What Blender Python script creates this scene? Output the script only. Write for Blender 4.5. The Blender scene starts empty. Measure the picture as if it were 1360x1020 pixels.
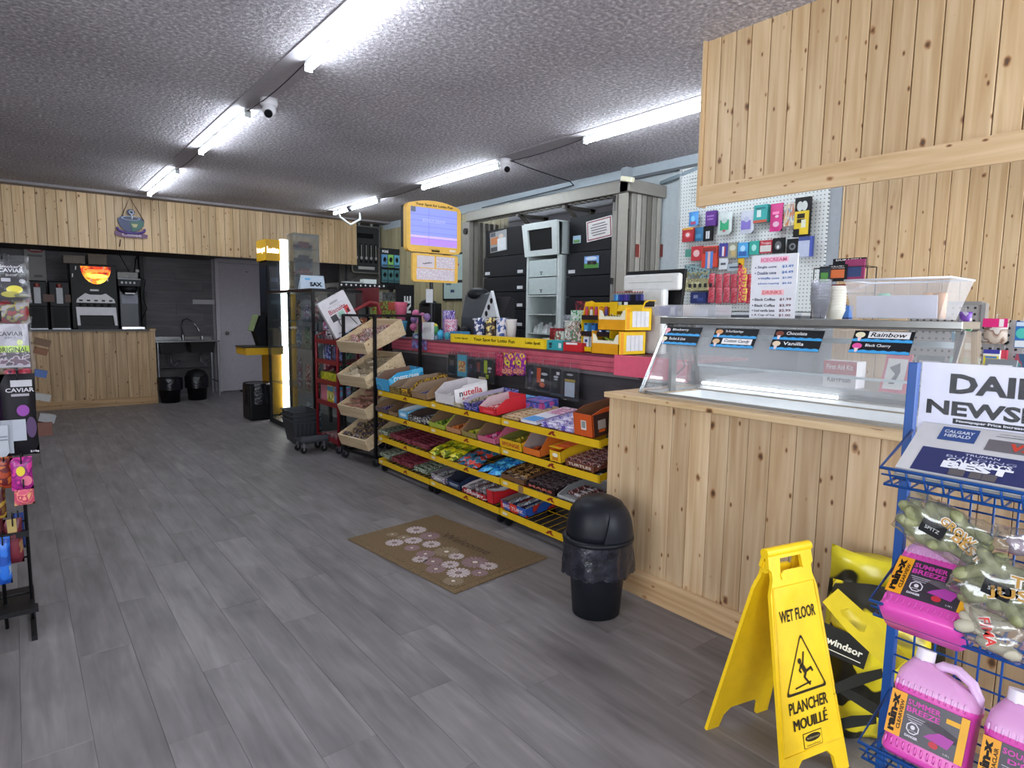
import bpy, math, random
from mathutils import Vector, Matrix
from mathutils.geometry import tessellate_polygon
random.seed(7)
SC = bpy.context.scene
COL = SC.collection
PI = math.pi
# ------------------------------------------------------------------ camera
# solved from the vanishing points; the rows are the world axes in camera space (x right, y down, z forward)
EYE = Vector((0, 0, 1.37)); FPX = 838.0
CR = Matrix(((0.78590883, -0.05731002, 0.61568082), (-0.61817639, -0.09589182, 0.78016839), (0.01432729, -0.99374057, -0.11078993)))
cd = bpy.data.cameras.new('camera'); cam = bpy.data.objects.new('camera', cd); COL.objects.link(cam)
cd.sensor_width = 36; cd.lens = FPX / 1360 * 36; cd.clip_start = .05; cd.clip_end = 100
m = Matrix.Identity(4)
for r in range(3):
    m[r][0] = CR[r][0]; m[r][1] = -CR[r][1]; m[r][2] = -CR[r][2]; m[r][3] = EYE[r]
cam.matrix_world = m; SC.camera = cam
# ------------------------------------------------------------------ world and light
w = bpy.data.worlds.new('sky'); SC.world = w; w.use_nodes = True
w.node_tree.nodes['Background'].inputs[0].default_value = (.62, .78, 1, 1)
w.node_tree.nodes['Background'].inputs[1].default_value = 1.2
SC.view_settings.view_transform = 'Standard'; SC.view_settings.look = 'None'
SC.view_settings.gamma = 1; SC.view_settings.use_curve_mapping = False
SC.view_settings.exposure = 0.72
TUBE = 38.0
def area(name, loc, rot, sx, sy, power, color):
    l = bpy.data.lights.new(name, 'AREA'); l.shape = 'RECTANGLE'; l.size = sx; l.size_y = sy; l.energy = power; l.color = color
    o = bpy.data.objects.new(name, l); COL.objects.link(o); o.location = loc; o.rotation_euler = rot; return o
# daylight entering by the shop windows behind the photographer
area('window_daylight', (3.2, -1.62, 1.55), (PI / 2, 0, 0), 3.2, 2.0, 130, (.90, .95, 1))
area('window_daylight_second', (-.7, -1.62, 1.55), (PI / 2, 0, 0), 2.0, 2.0, 45, (.92, .96, 1))
area('window_daylight_side', (-2.52, .35, 1.5), (PI / 2, 0, -PI / 2), 3.2, 1.9, 72, (.95, .97, 1))

# ------------------------------------------------------------------ helpers
def P(px, py, ax, c):
    "point where the photograph's sight line meets the plane axis = c"
    d = CR @ Vector(((px - 680) / FPX, (py - 510) / FPX, 1)); t = (c - EYE[ax]) / d[ax]
    return EYE + d * t
MATS = {}
def _new(name):
    mt = bpy.data.materials.new(name); mt.use_nodes = True; MATS[name] = mt
    return mt, mt.node_tree.nodes, mt.node_tree.links, mt.node_tree.nodes['Principled BSDF']
def hexc(h):
    if isinstance(h, tuple): return (*h[:3], 1)
    c = [int(h[i:i + 2], 16) / 255 for i in (0, 2, 4)]
    return tuple((x / 12.92 if x <= .04045 else ((x + .055) / 1.055) ** 2.4) for x in c) + (1,)
def M(h, rough=.5, metal=0, coat=0):
    "plain coloured material with slight mottling"
    key = f'{h}_{rough}_{metal}_{coat}'
    if key in MATS: return MATS[key]
    mt, n, l, b = _new(key); c = hexc(h)
    tc = n.new('ShaderNodeTexCoord'); nz = n.new('ShaderNodeTexNoise'); nz.inputs['Scale'].default_value = 23
    l.new(tc.outputs['Object'], nz.inputs['Vector'])
    mx = n.new('ShaderNodeMix'); mx.data_type = 'RGBA'; l.new(nz.outputs['Fac'], mx.inputs['Factor'])
    mx.inputs['A'].default_value = tuple(x * .88 for x in c[:3]) + (1,); mx.inputs['B'].default_value = tuple(min(1, x * 1.1) for x in c[:3]) + (1,)
    l.new(mx.outputs['Result'], b.inputs['Base Color'])
    b.inputs['Roughness'].default_value = rough if max(c[:3]) > .03 or metal else max(rough, .42); b.inputs['Metallic'].default_value = metal; b.inputs['Coat Weight'].default_value = coat
    if max(c[:3]) < .03 and not metal: b.inputs['Specular IOR Level'].default_value = .22
    return mt
def ramp(n, stops, interp='LINEAR'):
    r = n.new('ShaderNodeValToRGB'); r.color_ramp.interpolation = interp; e = r.color_ramp.elements
    while len(e) < len(stops): e.new(.5)
    for i, (p, c) in enumerate(stops): e[i].position = p; e[i].color = hexc(c)
    return r
def PR(key, cols, scale=60, rough=.35, stretch=(1, 1, 1)):
    "printed packaging: hard-edged patches of ink"
    key = 'print_' + key
    if key in MATS: return MATS[key]
    mt, n, l, b = _new(key)
    tc = n.new('ShaderNodeTexCoord'); mp = n.new('ShaderNodeMapping'); l.new(tc.outputs['Object'], mp.inputs['Vector'])
    mp.inputs['Scale'].default_value = stretch
    nz = n.new('ShaderNodeTexNoise'); nz.inputs['Scale'].default_value = scale; nz.inputs['Detail'].default_value = 1
    l.new(mp.outputs['Vector'], nz.inputs['Vector'])
    k = len(cols); lo, hi = .38, .62
    r = ramp(n, [(0 if i == 0 else lo + (hi - lo) * i / k, c) for i, c in enumerate(cols)], 'CONSTANT')
    l.new(nz.outputs['Fac'], r.inputs['Fac']); l.new(r.outputs['Color'], b.inputs['Base Color']); b.inputs['Roughness'].default_value = rough
    return mt
def EM(key, h, s):
    key = 'glow_' + key
    if key in MATS: return MATS[key]
    mt, n, l, b = _new(key); b.inputs['Base Color'].default_value = hexc(h); b.inputs['Emission Color'].default_value = hexc(h); b.inputs['Emission Strength'].default_value = s
    return mt
def CLEAR(key, tint='ffffff', haze=.08, gloss=.10, rough=.05, fres=.45):
    key = 'clear_' + key
    if key in MATS: return MATS[key]
    mt, n, l, b = _new(key); n.remove(b); out = n['Material Output']
    t = n.new('ShaderNodeBsdfTransparent'); t.inputs[0].default_value = hexc(tint)
    g = n.new('ShaderNodeBsdfGlossy'); g.inputs['Roughness'].default_value = rough
    d = n.new('ShaderNodeBsdfDiffuse'); d.inputs[0].default_value = (.8, .82, .85, 1)
    m1 = n.new('ShaderNodeMixShader'); m1.inputs[0].default_value = haze; l.new(t.outputs[0], m1.inputs[1]); l.new(d.outputs[0], m1.inputs[2])
    fr = n.new('ShaderNodeLayerWeight'); fr.inputs['Blend'].default_value = .25
    mm = n.new('ShaderNodeMath'); mm.operation = 'MULTIPLY_ADD'; mm.inputs[1].default_value = fres; mm.inputs[2].default_value = gloss; l.new(fr.outputs['Fresnel'], mm.inputs[0])
    m2 = n.new('ShaderNodeMixShader'); l.new(mm.outputs[0], m2.inputs[0]); l.new(m1.outputs[0], m2.inputs[1]); l.new(g.outputs[0], m2.inputs[2])
    l.new(m2.outputs[0], out.inputs['Surface'])
    return mt
def PINE(key, axis=2, light='d6b991', dark='bd9a6e', rough=.45):
    "knotty pine, grain along the given axis; every board (object) gets its own tone"
    key = 'pine_' + key
    if key in MATS: return MATS[key]
    mt, n, l, b = _new(key)
    tc = n.new('ShaderNodeTexCoord'); oi = n.new('ShaderNodeObjectInfo')
    ad = n.new('ShaderNodeVectorMath'); ad.operation = 'ADD'; l.new(tc.outputs['Object'], ad.inputs[0])
    cm = n.new('ShaderNodeVectorMath'); cm.operation = 'SCALE'; cm.inputs[0].default_value = (17, 23, 31); l.new(oi.outputs['Random'], cm.inputs['Scale']); l.new(cm.outputs[0], ad.inputs[1])
    def mapped(across, along):
        mp = n.new('ShaderNodeMapping'); s = [across] * 3; s[axis] = along; mp.inputs['Scale'].default_value = s; l.new(ad.outputs[0], mp.inputs['Vector']); return mp.outputs[0]
    gr = n.new('ShaderNodeTexNoise'); gr.inputs['Scale'].default_value = 1; gr.inputs['Detail'].default_value = 4; gr.inputs['Distortion'].default_value = .6; l.new(mapped(32, 1.5), gr.inputs['Vector'])
    r1 = ramp(n, [(.3, light), (.7, dark)]); l.new(gr.outputs['Fac'], r1.inputs['Fac'])
    hs = n.new('ShaderNodeHueSaturation'); l.new(r1.outputs['Color'], hs.inputs['Color'])
    mr = n.new('ShaderNodeMapRange'); mr.inputs['To Min'].default_value = .84; mr.inputs['To Max'].default_value = 1.06; l.new(oi.outputs['Random'], mr.inputs['Value']); l.new(mr.outputs[0], hs.inputs['Value'])
    vo = n.new('ShaderNodeTexVoronoi'); vo.inputs['Scale'].default_value = 1; l.new(mapped(8.5, 5.2), vo.inputs['Vector'])
    nz = n.new('ShaderNodeTexNoise'); nz.inputs['Scale'].default_value = 60; l.new(ad.outputs[0], nz.inputs['Vector'])
    ma = n.new('ShaderNodeMath'); ma.operation = 'MULTIPLY_ADD'; ma.inputs[1].default_value = .08; l.new(nz.outputs['Fac'], ma.inputs[0]); l.new(vo.outputs['Distance'], ma.inputs[2])
    vo2 = n.new('ShaderNodeTexVoronoi'); vo2.inputs['Scale'].default_value = 1; l.new(mapped(17, 8.5), vo2.inputs['Vector']); m9 = n.new('ShaderNodeMath'); m9.operation = 'ADD'; m9.inputs[1].default_value = .045; l.new(vo2.outputs['Distance'], m9.inputs[0]); m8 = n.new('ShaderNodeMath'); m8.operation = 'MINIMUM'; l.new(m9.outputs[0], m8.inputs[0]); l.new(ma.outputs[0], m8.inputs[1])
    r2 = ramp(n, [(.075, '4e321e'), (.10, '83593a'), (.125, 'c8a888'), (.17, 'ffffff')]); l.new(m8.outputs[0], r2.inputs['Fac'])
    mx = n.new('ShaderNodeMix'); mx.data_type = 'RGBA'; mx.blend_type = 'MULTIPLY'; mx.inputs['Factor'].default_value = .9
    l.new(hs.outputs['Color'], mx.inputs['A']); l.new(r2.outputs['Color'], mx.inputs['B']); l.new(mx.outputs['Result'], b.inputs['Base Color'])
    b.inputs['Roughness'].default_value = rough
    bp = n.new('ShaderNodeBump'); bp.inputs['Strength'].default_value = .12; l.new(gr.outputs['Fac'], bp.inputs['Height']); l.new(bp.outputs[0], b.inputs['Normal'])
    return mt
def VINYL(key, axis, stops, rough=.5, across=30, along=2.2):
    key = 'vinyl_' + key
    if key in MATS: return MATS[key]
    mt, n, l, b = _new(key)
    tc = n.new('ShaderNodeTexCoord'); oi = n.new('ShaderNodeObjectInfo')
    cm = n.new('ShaderNodeVectorMath'); cm.operation = 'SCALE'; cm.inputs[0].default_value = (13, 29, 7); l.new(oi.outputs['Random'], cm.inputs['Scale'])
    ad = n.new('ShaderNodeVectorMath'); ad.operation = 'ADD'; l.new(tc.outputs['Object'], ad.inputs[0]); l.new(cm.outputs[0], ad.inputs[1])
    def nt(a, c, det):
        mp = n.new('ShaderNodeMapping'); s = [a] * 3; s[axis] = c; mp.inputs['Scale'].default_value = s; l.new(ad.outputs[0], mp.inputs['Vector'])
        g = n.new('ShaderNodeTexNoise'); g.inputs['Scale'].default_value = 1; g.inputs['Detail'].default_value = det; g.inputs['Distortion'].default_value = .5; l.new(mp.outputs[0], g.inputs['Vector']); return g
    g1 = nt(across, along, 5); g2 = nt(6, 2.2, 3)
    mx = n.new('ShaderNodeMath'); mx.operation = 'MULTIPLY_ADD'; mx.inputs[1].default_value = .5; l.new(g1.outputs['Fac'], mx.inputs[0])
    m2 = n.new('ShaderNodeMath'); m2.operation = 'MULTIPLY'; m2.inputs[1].default_value = .5; l.new(g2.outputs['Fac'], m2.inputs[0]); l.new(m2.outputs[0], mx.inputs[2])
    r = ramp(n, stops); l.new(mx.outputs[0], r.inputs['Fac'])
    hs = n.new('ShaderNodeHueSaturation'); l.new(r.outputs['Color'], hs.inputs['Color'])
    mr = n.new('ShaderNodeMapRange'); mr.inputs['To Min'].default_value = .92; mr.inputs['To Max'].default_value = 1.07; l.new(oi.outputs['Random'], mr.inputs['Value']); l.new(mr.outputs[0], hs.inputs['Value'])
    l.new(hs.outputs['Color'], b.inputs['Base Color']); b.inputs['Roughness'].default_value = rough
    bp = n.new('ShaderNodeBump'); bp.inputs['Strength'].default_value = .08; l.new(g1.outputs['Fac'], bp.inputs['Height']); l.new(bp.outputs[0], b.inputs['Normal'])
    return mt
def noisy(key, stops, scale, rough, bump=0, detail=4, dist=.0):
    if key in MATS: return MATS[key]
    mt, n, l, b = _new(key)
    tc = n.new('ShaderNodeTexCoord'); nz = n.new('ShaderNodeTexNoise'); nz.inputs['Scale'].default_value = scale; nz.inputs['Detail'].default_value = detail; l.new(tc.outputs['Object'], nz.inputs['Vector'])
    r = ramp(n, stops); l.new(nz.outputs['Fac'], r.inputs['Fac']); l.new(r.outputs['Color'], b.inputs['Base Color']); b.inputs['Roughness'].default_value = rough
    if bump:
        bp = n.new('ShaderNodeBump'); bp.inputs['Strength'].default_value = bump; bp.inputs['Distance'].default_value = .01; l.new(nz.outputs['Fac'], bp.inputs['Height']); l.new(bp.outputs[0], b.inputs['Normal'])
    return mt

_glyphs = {}
def glyphs(s, bold):
    k = (s, bold)
    if k not in _glyphs:
        cu = bpy.data.curves.new('lettering', 'FONT'); cu.body = s; cu.resolution_u = 2; cu.offset = bold; cu.fill_mode = 'FRONT'; cu.space_line = .95
        o = bpy.data.objects.new('lettering', cu); COL.objects.link(o)
        dg = bpy.context.evaluated_depsgraph_get(); me = bpy.data.meshes.new_from_object(o.evaluated_get(dg))
        vs = [v.co.copy() for v in me.vertices]; fs = [tuple(p.vertices) for p in me.polygons]
        bpy.data.objects.remove(o); bpy.data.curves.remove(cu); bpy.data.meshes.remove(me)
        if not vs: vs = [Vector((0, 0, 0))]
        x0 = min(v.x for v in vs); x1 = max(v.x for v in vs); y0 = min(v.y for v in vs); y1 = max(v.y for v in vs)
        _glyphs[k] = ([(v.x - (x0 + x1) / 2, v.y - (y0 + y1) / 2) for v in vs], fs, max(1e-6, x1 - x0), max(1e-6, y1 - y0))
    return _glyphs[k]
from mathutils import noise as _noise
V = lambda *a: Vector(a)
class MB:
    def __init__(s): s.v = []; s.f = []; s.m = []; s.s = []; s.mats = []; s.M = None
    def mi(s, m):
        if isinstance(m, str): m = M(m)
        if m not in s.mats: s.mats.append(m)
        return s.mats.index(m)
    def add(s, vs, fs, m, smooth=False):
        b = len(s.v); i = s.mi(m)
        s.v += [(s.M @ Vector(p)) if s.M is not None else Vector(p) for p in vs]
        for f in fs: s.f.append(tuple(b + k for k in f)); s.m.append(i); s.s.append(smooth)
        return s
    def box(s, x0, x1, y0, y1, z0, z1, m):
        if x0 > x1: x0, x1 = x1, x0
        if y0 > y1: y0, y1 = y1, y0
        if z0 > z1: z0, z1 = z1, z0
        vs = [(x, y, z) for x in (x0, x1) for y in (y0, y1) for z in (z0, z1)]
        return s.add(vs, [(0, 1, 3, 2), (4, 6, 7, 5), (0, 4, 5, 1), (2, 3, 7, 6), (0, 2, 6, 4), (1, 5, 7, 3)], m)
    def fbox(s, o, u, v, n, a, b, c, m):
        "box from corner o along unit axes u,v,n with sizes a,b,c"
        o = Vector(o); u = Vector(u) * a; v = Vector(v) * b; n = Vector(n) * c
        vs = [o + u * i + v * j + n * k for i in (0, 1) for j in (0, 1) for k in (0, 1)]
        fs = [(0, 1, 3, 2), (4, 6, 7, 5), (0, 4, 5, 1), (2, 3, 7, 6), (0, 2, 6, 4), (1, 5, 7, 3)]
        if u.cross(v).dot(n) < 0: fs = [f[::-1] for f in fs]
        return s.add(vs, fs, m)
    def poly(s, pts, m): return s.add(pts, [tuple(range(len(pts)))], m)
    def prism(s, loops, o, u, v, t, m, m2=None):
        "2-D outline (plus holes) in the u,v plane at o, thickened by t along -n"
        if not isinstance(loops[0][0], (tuple, list)): loops = [loops]
        o = Vector(o); u = Vector(u).normalized(); v = Vector(v).normalized(); n = u.cross(v)
        flat = [p for L in loops for p in L]; N = len(flat)
        tris = tessellate_polygon([[Vector((p[0], p[1], 0)) for p in L] for L in loops])
        out = []
        for t3 in tris:
            a, b, c = [flat[k] for k in t3]
            out.append(tuple(t3) if (b[0] - a[0]) * (c[1] - a[1]) - (b[1] - a[1]) * (c[0] - a[0]) > 0 else tuple(t3[::-1]))
        top = [o + u * p[0] + v * p[1] for p in flat]; bot = [q - n * t for q in top]
        s.add(top, out, m)
        if not t: return s
        s.add(bot, [f[::-1] for f in out], m2 or m)
        k = 0
        for hi, L in enumerate(loops):
            ar = sum(L[i][0] * L[(i + 1) % len(L)][1] - L[(i + 1) % len(L)][0] * L[i][1] for i in range(len(L)))
            fl = (ar > 0) == (hi == 0)
            for i in range(len(L)):
                a, b = k + i, k + (i + 1) % len(L); q = [top[a], bot[a], bot[b], top[b]]
                s.add(q if fl else q[::-1], [(0, 1, 2, 3)], m2 or m)
            k += len(L)
        return s
    def cyl(s, p0, p1, r, m, n=10, r2=None, caps=True):
        p0 = Vector(p0); p1 = Vector(p1); r2 = r if r2 is None else r2; d = (p1 - p0).normalized()
        a = d.orthogonal().normalized(); b = d.cross(a); vs = []
        for p, q in ((p0, r), (p1, r2)):
            for i in range(n): t = 2 * PI * i / n; vs.append(p + (a * math.cos(t) + b * math.sin(t)) * q)
        s.add(vs, [(i, (i + 1) % n, n + (i + 1) % n, n + i) for i in range(n)], m, n > 6)
        if caps: s.add(vs, [tuple(range(n))[::-1], tuple(range(n, 2 * n))], m)
        return s
    def tube(s, pts, r, m, n=5, closed=False):
        pts = [Vector(p) for p in pts]; N = len(pts); vs = []; a = None
        for i, p in enumerate(pts):
            d = (pts[(i + 1) % N] - pts[i - 1]) if closed else (pts[min(i + 1, N - 1)] - pts[max(i - 1, 0)])
            d = d.normalized() if d.length > 1e-9 else Vector((0, 0, 1))
            a = d.orthogonal().normalized() if a is None else (a - d * a.dot(d)).normalized()
            b = d.cross(a)
            for k in range(n): t = 2 * PI * k / n; vs.append(p + (a * math.cos(t) + b * math.sin(t)) * r)
        fs = []
        for i in range(N if closed else N - 1):
            j = (i + 1) % N
            for k in range(n): fs.append((i * n + k, i * n + (k + 1) % n, j * n + (k + 1) % n, j * n + k))
        if not closed: fs += [tuple(range(n))[::-1], tuple((N - 1) * n + k for k in range(n))]
        return s.add(vs, fs, m, n > 4)
    def lathe(s, prof, c, m, n=20, sx=1, sy=1):
        c = Vector(c); vs = []
        for r, z in prof:
            for i in range(n): t = 2 * PI * i / n; vs.append(c + Vector((r * math.cos(t) * sx, r * math.sin(t) * sy, z)))
        fs = []
        for j in range(len(prof) - 1):
            for i in range(n): fs.append((j * n + i, j * n + (i + 1) % n, (j + 1) * n + (i + 1) % n, (j + 1) * n + i))
        if prof[0][0] > 1e-5: fs.append(tuple(range(n))[::-1])
        if prof[-1][0] > 1e-5: fs.append(tuple((len(prof) - 1) * n + i for i in range(n)))
        return s.add(vs, fs, m, True)
    def ball(s, c, rx, m, ry=None, rz=None, n=10, k=6):
        ry = ry or rx; rz = rz or rx; c = Vector(c); vs = [c + Vector((0, 0, -rz))]
        for j in range(1, k):
            a = -PI / 2 + PI * j / k
            for i in range(n): t = 2 * PI * i / n; vs.append(c + Vector((rx * math.cos(a) * math.cos(t), ry * math.cos(a) * math.sin(t), rz * math.sin(a))))
        vs.append(c + Vector((0, 0, rz))); L = len(vs) - 1; fs = [(0, 1 + (i + 1) % n, 1 + i) for i in range(n)]
        for j in range(k - 2):
            for i in range(n): fs.append((1 + j * n + i, 1 + j * n + (i + 1) % n, 1 + (j + 1) * n + (i + 1) % n, 1 + (j + 1) * n + i))
        fs += [(L, 1 + (k - 2) * n + i, 1 + (k - 2) * n + (i + 1) % n) for i in range(n)]
        return s.add(vs, fs, m, True)
    def text(s, st, o, u, v, h, m, w=None, bold=.0, eps=.0012, shear=0):
        gv, gf, gw, gh = glyphs(st, bold); o = Vector(o); u = Vector(u).normalized(); v = Vector(v).normalized(); n = u.cross(v) * eps
        ky = h / gh; kx = (w / gw) if w else ky
        return s.add([o + u * (x * kx + y * ky * shear) + v * (y * ky) + n for x, y in gv], gf, m)
    def rect(s, o, u, v, w, h, m, eps=.001):
        "flat printed rectangle centred on o"
        o = Vector(o); u = Vector(u).normalized(); v = Vector(v).normalized(); n = u.cross(v) * eps
        return s.add([o + u * (a * w / 2) + v * (b * h / 2) + n for a, b in ((-1, -1), (1, -1), (1, 1), (-1, 1))], [(0, 1, 2, 3)], m)
    def disc(s, o, u, v, rx, ry, m, eps=.001, n=14):
        o = Vector(o); u = Vector(u).normalized(); v = Vector(v).normalized(); k = u.cross(v) * eps
        return s.add([o + u * (rx * math.cos(2 * PI * i / n)) + v * (ry * math.sin(2 * PI * i / n)) + k for i in range(n)], [tuple(range(n))], m)
    def pillow(s, o, u, v, w, h, t, m, nu=6, nv=8, crimp=0.0, jit=0, crumple=0, fr=14):
        "sealed bag or wrapper centred on o: bulging in the middle, flat at the ends"
        o = Vector(o); u = Vector(u).normalized(); v = Vector(v).normalized(); n = u.cross(v); vs = []
        for side in (1, -1):
            for j in range(nv + 1):
                for i in range(nu + 1):
                    a = i / nu * 2 - 1; b = j / nv * 2 - 1
                    q = max(0, 1 - abs(a) ** 3) * max(0, 1 - abs(b) ** (4 if crimp == 0 else 3))
                    d = side * t / 2 * q ** .6 + (random.uniform(-jit, jit) if jit and 0 < q else 0)
                    wv = w / 2 * (1 - .06 * (1 - abs(b)) * (1 if crimp == 0 else 0))
                    p = o + u * (a * wv) + v * (b * h / 2) + n * d
                    if crumple: k = p * fr + V(side * 3, 0, 0) * (1 if q > 0 else 0); p = p + n * (_noise.noise(k) * crumple * (1 if q > 0 else .5)) + u * (_noise.noise(k * .7 + V(9, 2, 1)) * crumple * .7) + v * (_noise.noise(k * .7 + V(1, 7, 4)) * crumple * .7)
                    vs.append(p)
        fs = []; W = nu + 1; T = W * (nv + 1)
        for j in range(nv):
            for i in range(nu):
                a = j * W + i; fs.append((a, a + 1, a + W + 1, a + W)); fs.append((T + a, T + a + W, T + a + W + 1, T + a + 1))
        return s.add(vs, fs, m, True)
    def mesh(s, name):
        me = bpy.data.meshes.new(name); me.from_pydata([tuple(p) for p in s.v], [], s.f)
        for mt in s.mats: me.materials.append(mt)
        me.polygons.foreach_set('material_index', s.m); me.polygons.foreach_set('use_smooth', s.s); me.update(); return me
    def build(s, name, parent=None, local=False, bevel=0, kind=None, label=None, solid=0):
        off = Vector((0, 0, 0))
        if parent is None:
            xs = [p.x for p in s.v]; ys = [p.y for p in s.v]; zs = [p.z for p in s.v]
            off = Vector(((min(xs) + max(xs)) / 2, (min(ys) + max(ys)) / 2, min(zs)))
        elif not local:
            q = parent
            while q is not None: off = off + q.location; q = q.parent
        if off.length: s.v = [p - off for p in s.v]
        o = bpy.data.objects.new(name, s.mesh(name)); COL.objects.link(o)
        if parent is None: o.location = off
        else: o.parent = parent
        if bevel:
            b = o.modifiers.new('bevel', 'BEVEL'); b.width = bevel; b.segments = 2; b.limit_method = 'ANGLE'
        if kind: o['kind'] = kind
        if label: o['label'] = label
        return o
def thing(name, label, cat, loc=(0, 0, 0), rz=0, group=None, rot=None):
    o = bpy.data.objects.new(name, None); o.empty_display_size = .1; COL.objects.link(o); o.location = loc; o.rotation_euler = rot or (0, 0, rz)
    o['label'] = label; o['category'] = cat
    if group: o['group'] = group
    return o
def tag(o, label, cat, group=None):
    o['label'] = label; o['category'] = cat
    if group: o['group'] = group
    return o
def dup(o, loc=None, rot=None, label=None, group=None, parent=None):
    c = o.copy(); COL.objects.link(c)
    if loc is not None: c.location = loc
    if rot is not None: c.rotation_euler = rot
    if label: c['label'] = label
    if group: c['group'] = group
    if parent is not None: c.parent = parent
    for ch in list(o.children): dup(ch, parent=c)
    return c
def piece(name, me, parent, loc, rot=(0, 0, 0), scale=None):
    o = bpy.data.objects.new(name, me); COL.objects.link(o); o.parent = parent
    q = parent; off = Vector((0, 0, 0))
    while q is not None: off = off + q.location; q = q.parent
    o.location = Vector(loc) - off; o.rotation_euler = rot
    if scale: o.scale = scale
    return o
X, Y, Z = V(1, 0, 0), V(0, 1, 0), V(0, 0, 1)

# ================================================================== SETTING
XL, XR, YN, YB, ZC = -2.4, 5.03, -1.5, 11.3, 2.85
def struct(mb, name, **k):
    o = mb.build(name, **k); o['kind'] = 'structure'; return o
# ---- floor: vinyl planks laid along the shop
FLM = VINYL('floor', 1, [(.26, '555051'), (.42, '6c6768'), (.56, '7b7677'), (.74, '928d8d')], rough=.5, across=26, along=2.6)
fl = MB(); fl.box(XL, XR, YN, YB, -.06, -.004, '2f2c2b'); floor = struct(fl, 'floor')
b = MB(); b.M = Matrix.Identity(4)
def plank_mesh(name, wd, ln, th, mat, ch=.002):
    "board lying in x (width) and y (length), chamfered top edges"
    q = MB(); w2 = wd / 2; l2 = ln / 2
    vs = [(-w2, -l2, 0), (w2, -l2, 0), (w2, l2, 0), (-w2, l2, 0), (-w2, -l2, th - ch), (w2, -l2, th - ch), (w2, l2, th - ch), (-w2, l2, th - ch),
          (-w2 + ch, -l2 + ch, th), (w2 - ch, -l2 + ch, th), (w2 - ch, l2 - ch, th), (-w2 + ch, l2 - ch, th)]
    q.add(vs, [(0, 3, 2, 1), (0, 1, 5, 4), (1, 2, 6, 5), (2, 3, 7, 6), (3, 0, 4, 7), (4, 5, 9, 8), (5, 6, 10, 9), (6, 7, 11, 10), (7, 4, 8, 11), (8, 9, 10, 11)], mat)
    return q.mesh(name)
PW, PL = .182, 1.22
pm = plank_mesh('plank', PW - .0006, PL - .0006, .005, FLM, .0009)
offs = [0, .41, .82, .2, .65, 1.02, .3]
for i in range(20):
    x = -.42 + i * PW + PW / 2; y0 = .25 - 1.22 + offs[i % 7]
    for j in range(11):
        yc = y0 + j * PL + PL / 2; a, c = yc - PL / 2, yc + PL / 2
        if a > YB - .05: continue
        if c > YB: continue
        piece('plank', pm, floor, (x, yc, -.005))
# the rest of the floor, out of the camera's view or hidden behind the counters
q = MB()
q.box(XL, -.42, YN, YB, -.005, -.0005, FLM); q.box(-.42 + 20 * PW, XR, YN, YB, -.005, -.0005, FLM); q.box(-.42, -.42 + 20 * PW, YN, -.2, -.006, -.003, FLM)
for i in range(20):
    x = -.42 + i * PW; y0 = .25 - 1.22 + offs[i % 7]; e = y0 + (int((YB - y0) / PL)) * PL
    if e < YB - .01: q.box(x + .0005, x + PW - .0005, e + .001, YB, -.005, 0, FLM)
q.build('plank_remainder', floor, kind='stuff')
# ---- ceiling: sprayed popcorn texture
mt, n, l, bs = _new('popcorn')
tc = n.new('ShaderNodeTexCoord'); n1 = n.new('ShaderNodeTexNoise'); n1.inputs['Scale'].default_value = 42; n1.inputs['Detail'].default_value = 5; n1.inputs['Roughness'].default_value = .65
l.new(tc.outputs['Object'], n1.inputs['Vector']); n2 = n.new('ShaderNodeTexNoise'); n2.inputs['Scale'].default_value = .7; l.new(tc.outputs['Object'], n2.inputs['Vector'])
r = ramp(n, [(.36, '958f93'), (.52, 'b8b1b5'), (.66, 'ebe6e9')]); l.new(n1.outputs['Fac'], r.inputs['Fac'])
r2 = ramp(n, [(.35, 'e4e2e4'), (.6, 'ffffff')]); l.new(n2.outputs['Fac'], r2.inputs['Fac'])
mx = n.new('ShaderNodeMix'); mx.data_type = 'RGBA'; mx.blend_type = 'MULTIPLY'; mx.inputs['Factor'].default_value = 1
l.new(r.outputs['Color'], mx.inputs['A']); l.new(r2.outputs['Color'], mx.inputs['B']); l.new(mx.outputs['Result'], bs.inputs['Base Color'])
bs.inputs['Roughness'].default_value = .9; bp = n.new('ShaderNodeBump'); bp.inputs['Strength'].default_value = .9; bp.inputs['Distance'].default_value = .02; l.new(n1.outputs['Fac'], bp.inputs['Height']); l.new(bp.outputs[0], bs.inputs['Normal'])
q = MB(); q.box(XL, XR, YN, YB, ZC, ZC + .1, mt); ceiling = struct(q, 'ceiling')
# smooth bands where the spray was scraped off along both rows of lamps
SM = M('a8a2a6', .8)
for x in (1.45, 3.83):
    q = MB(); q.box(x - .11, x + .09, .3, 9.6, ZC - .004, ZC, SM); q.build('ceiling_seam', ceiling)
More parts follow.
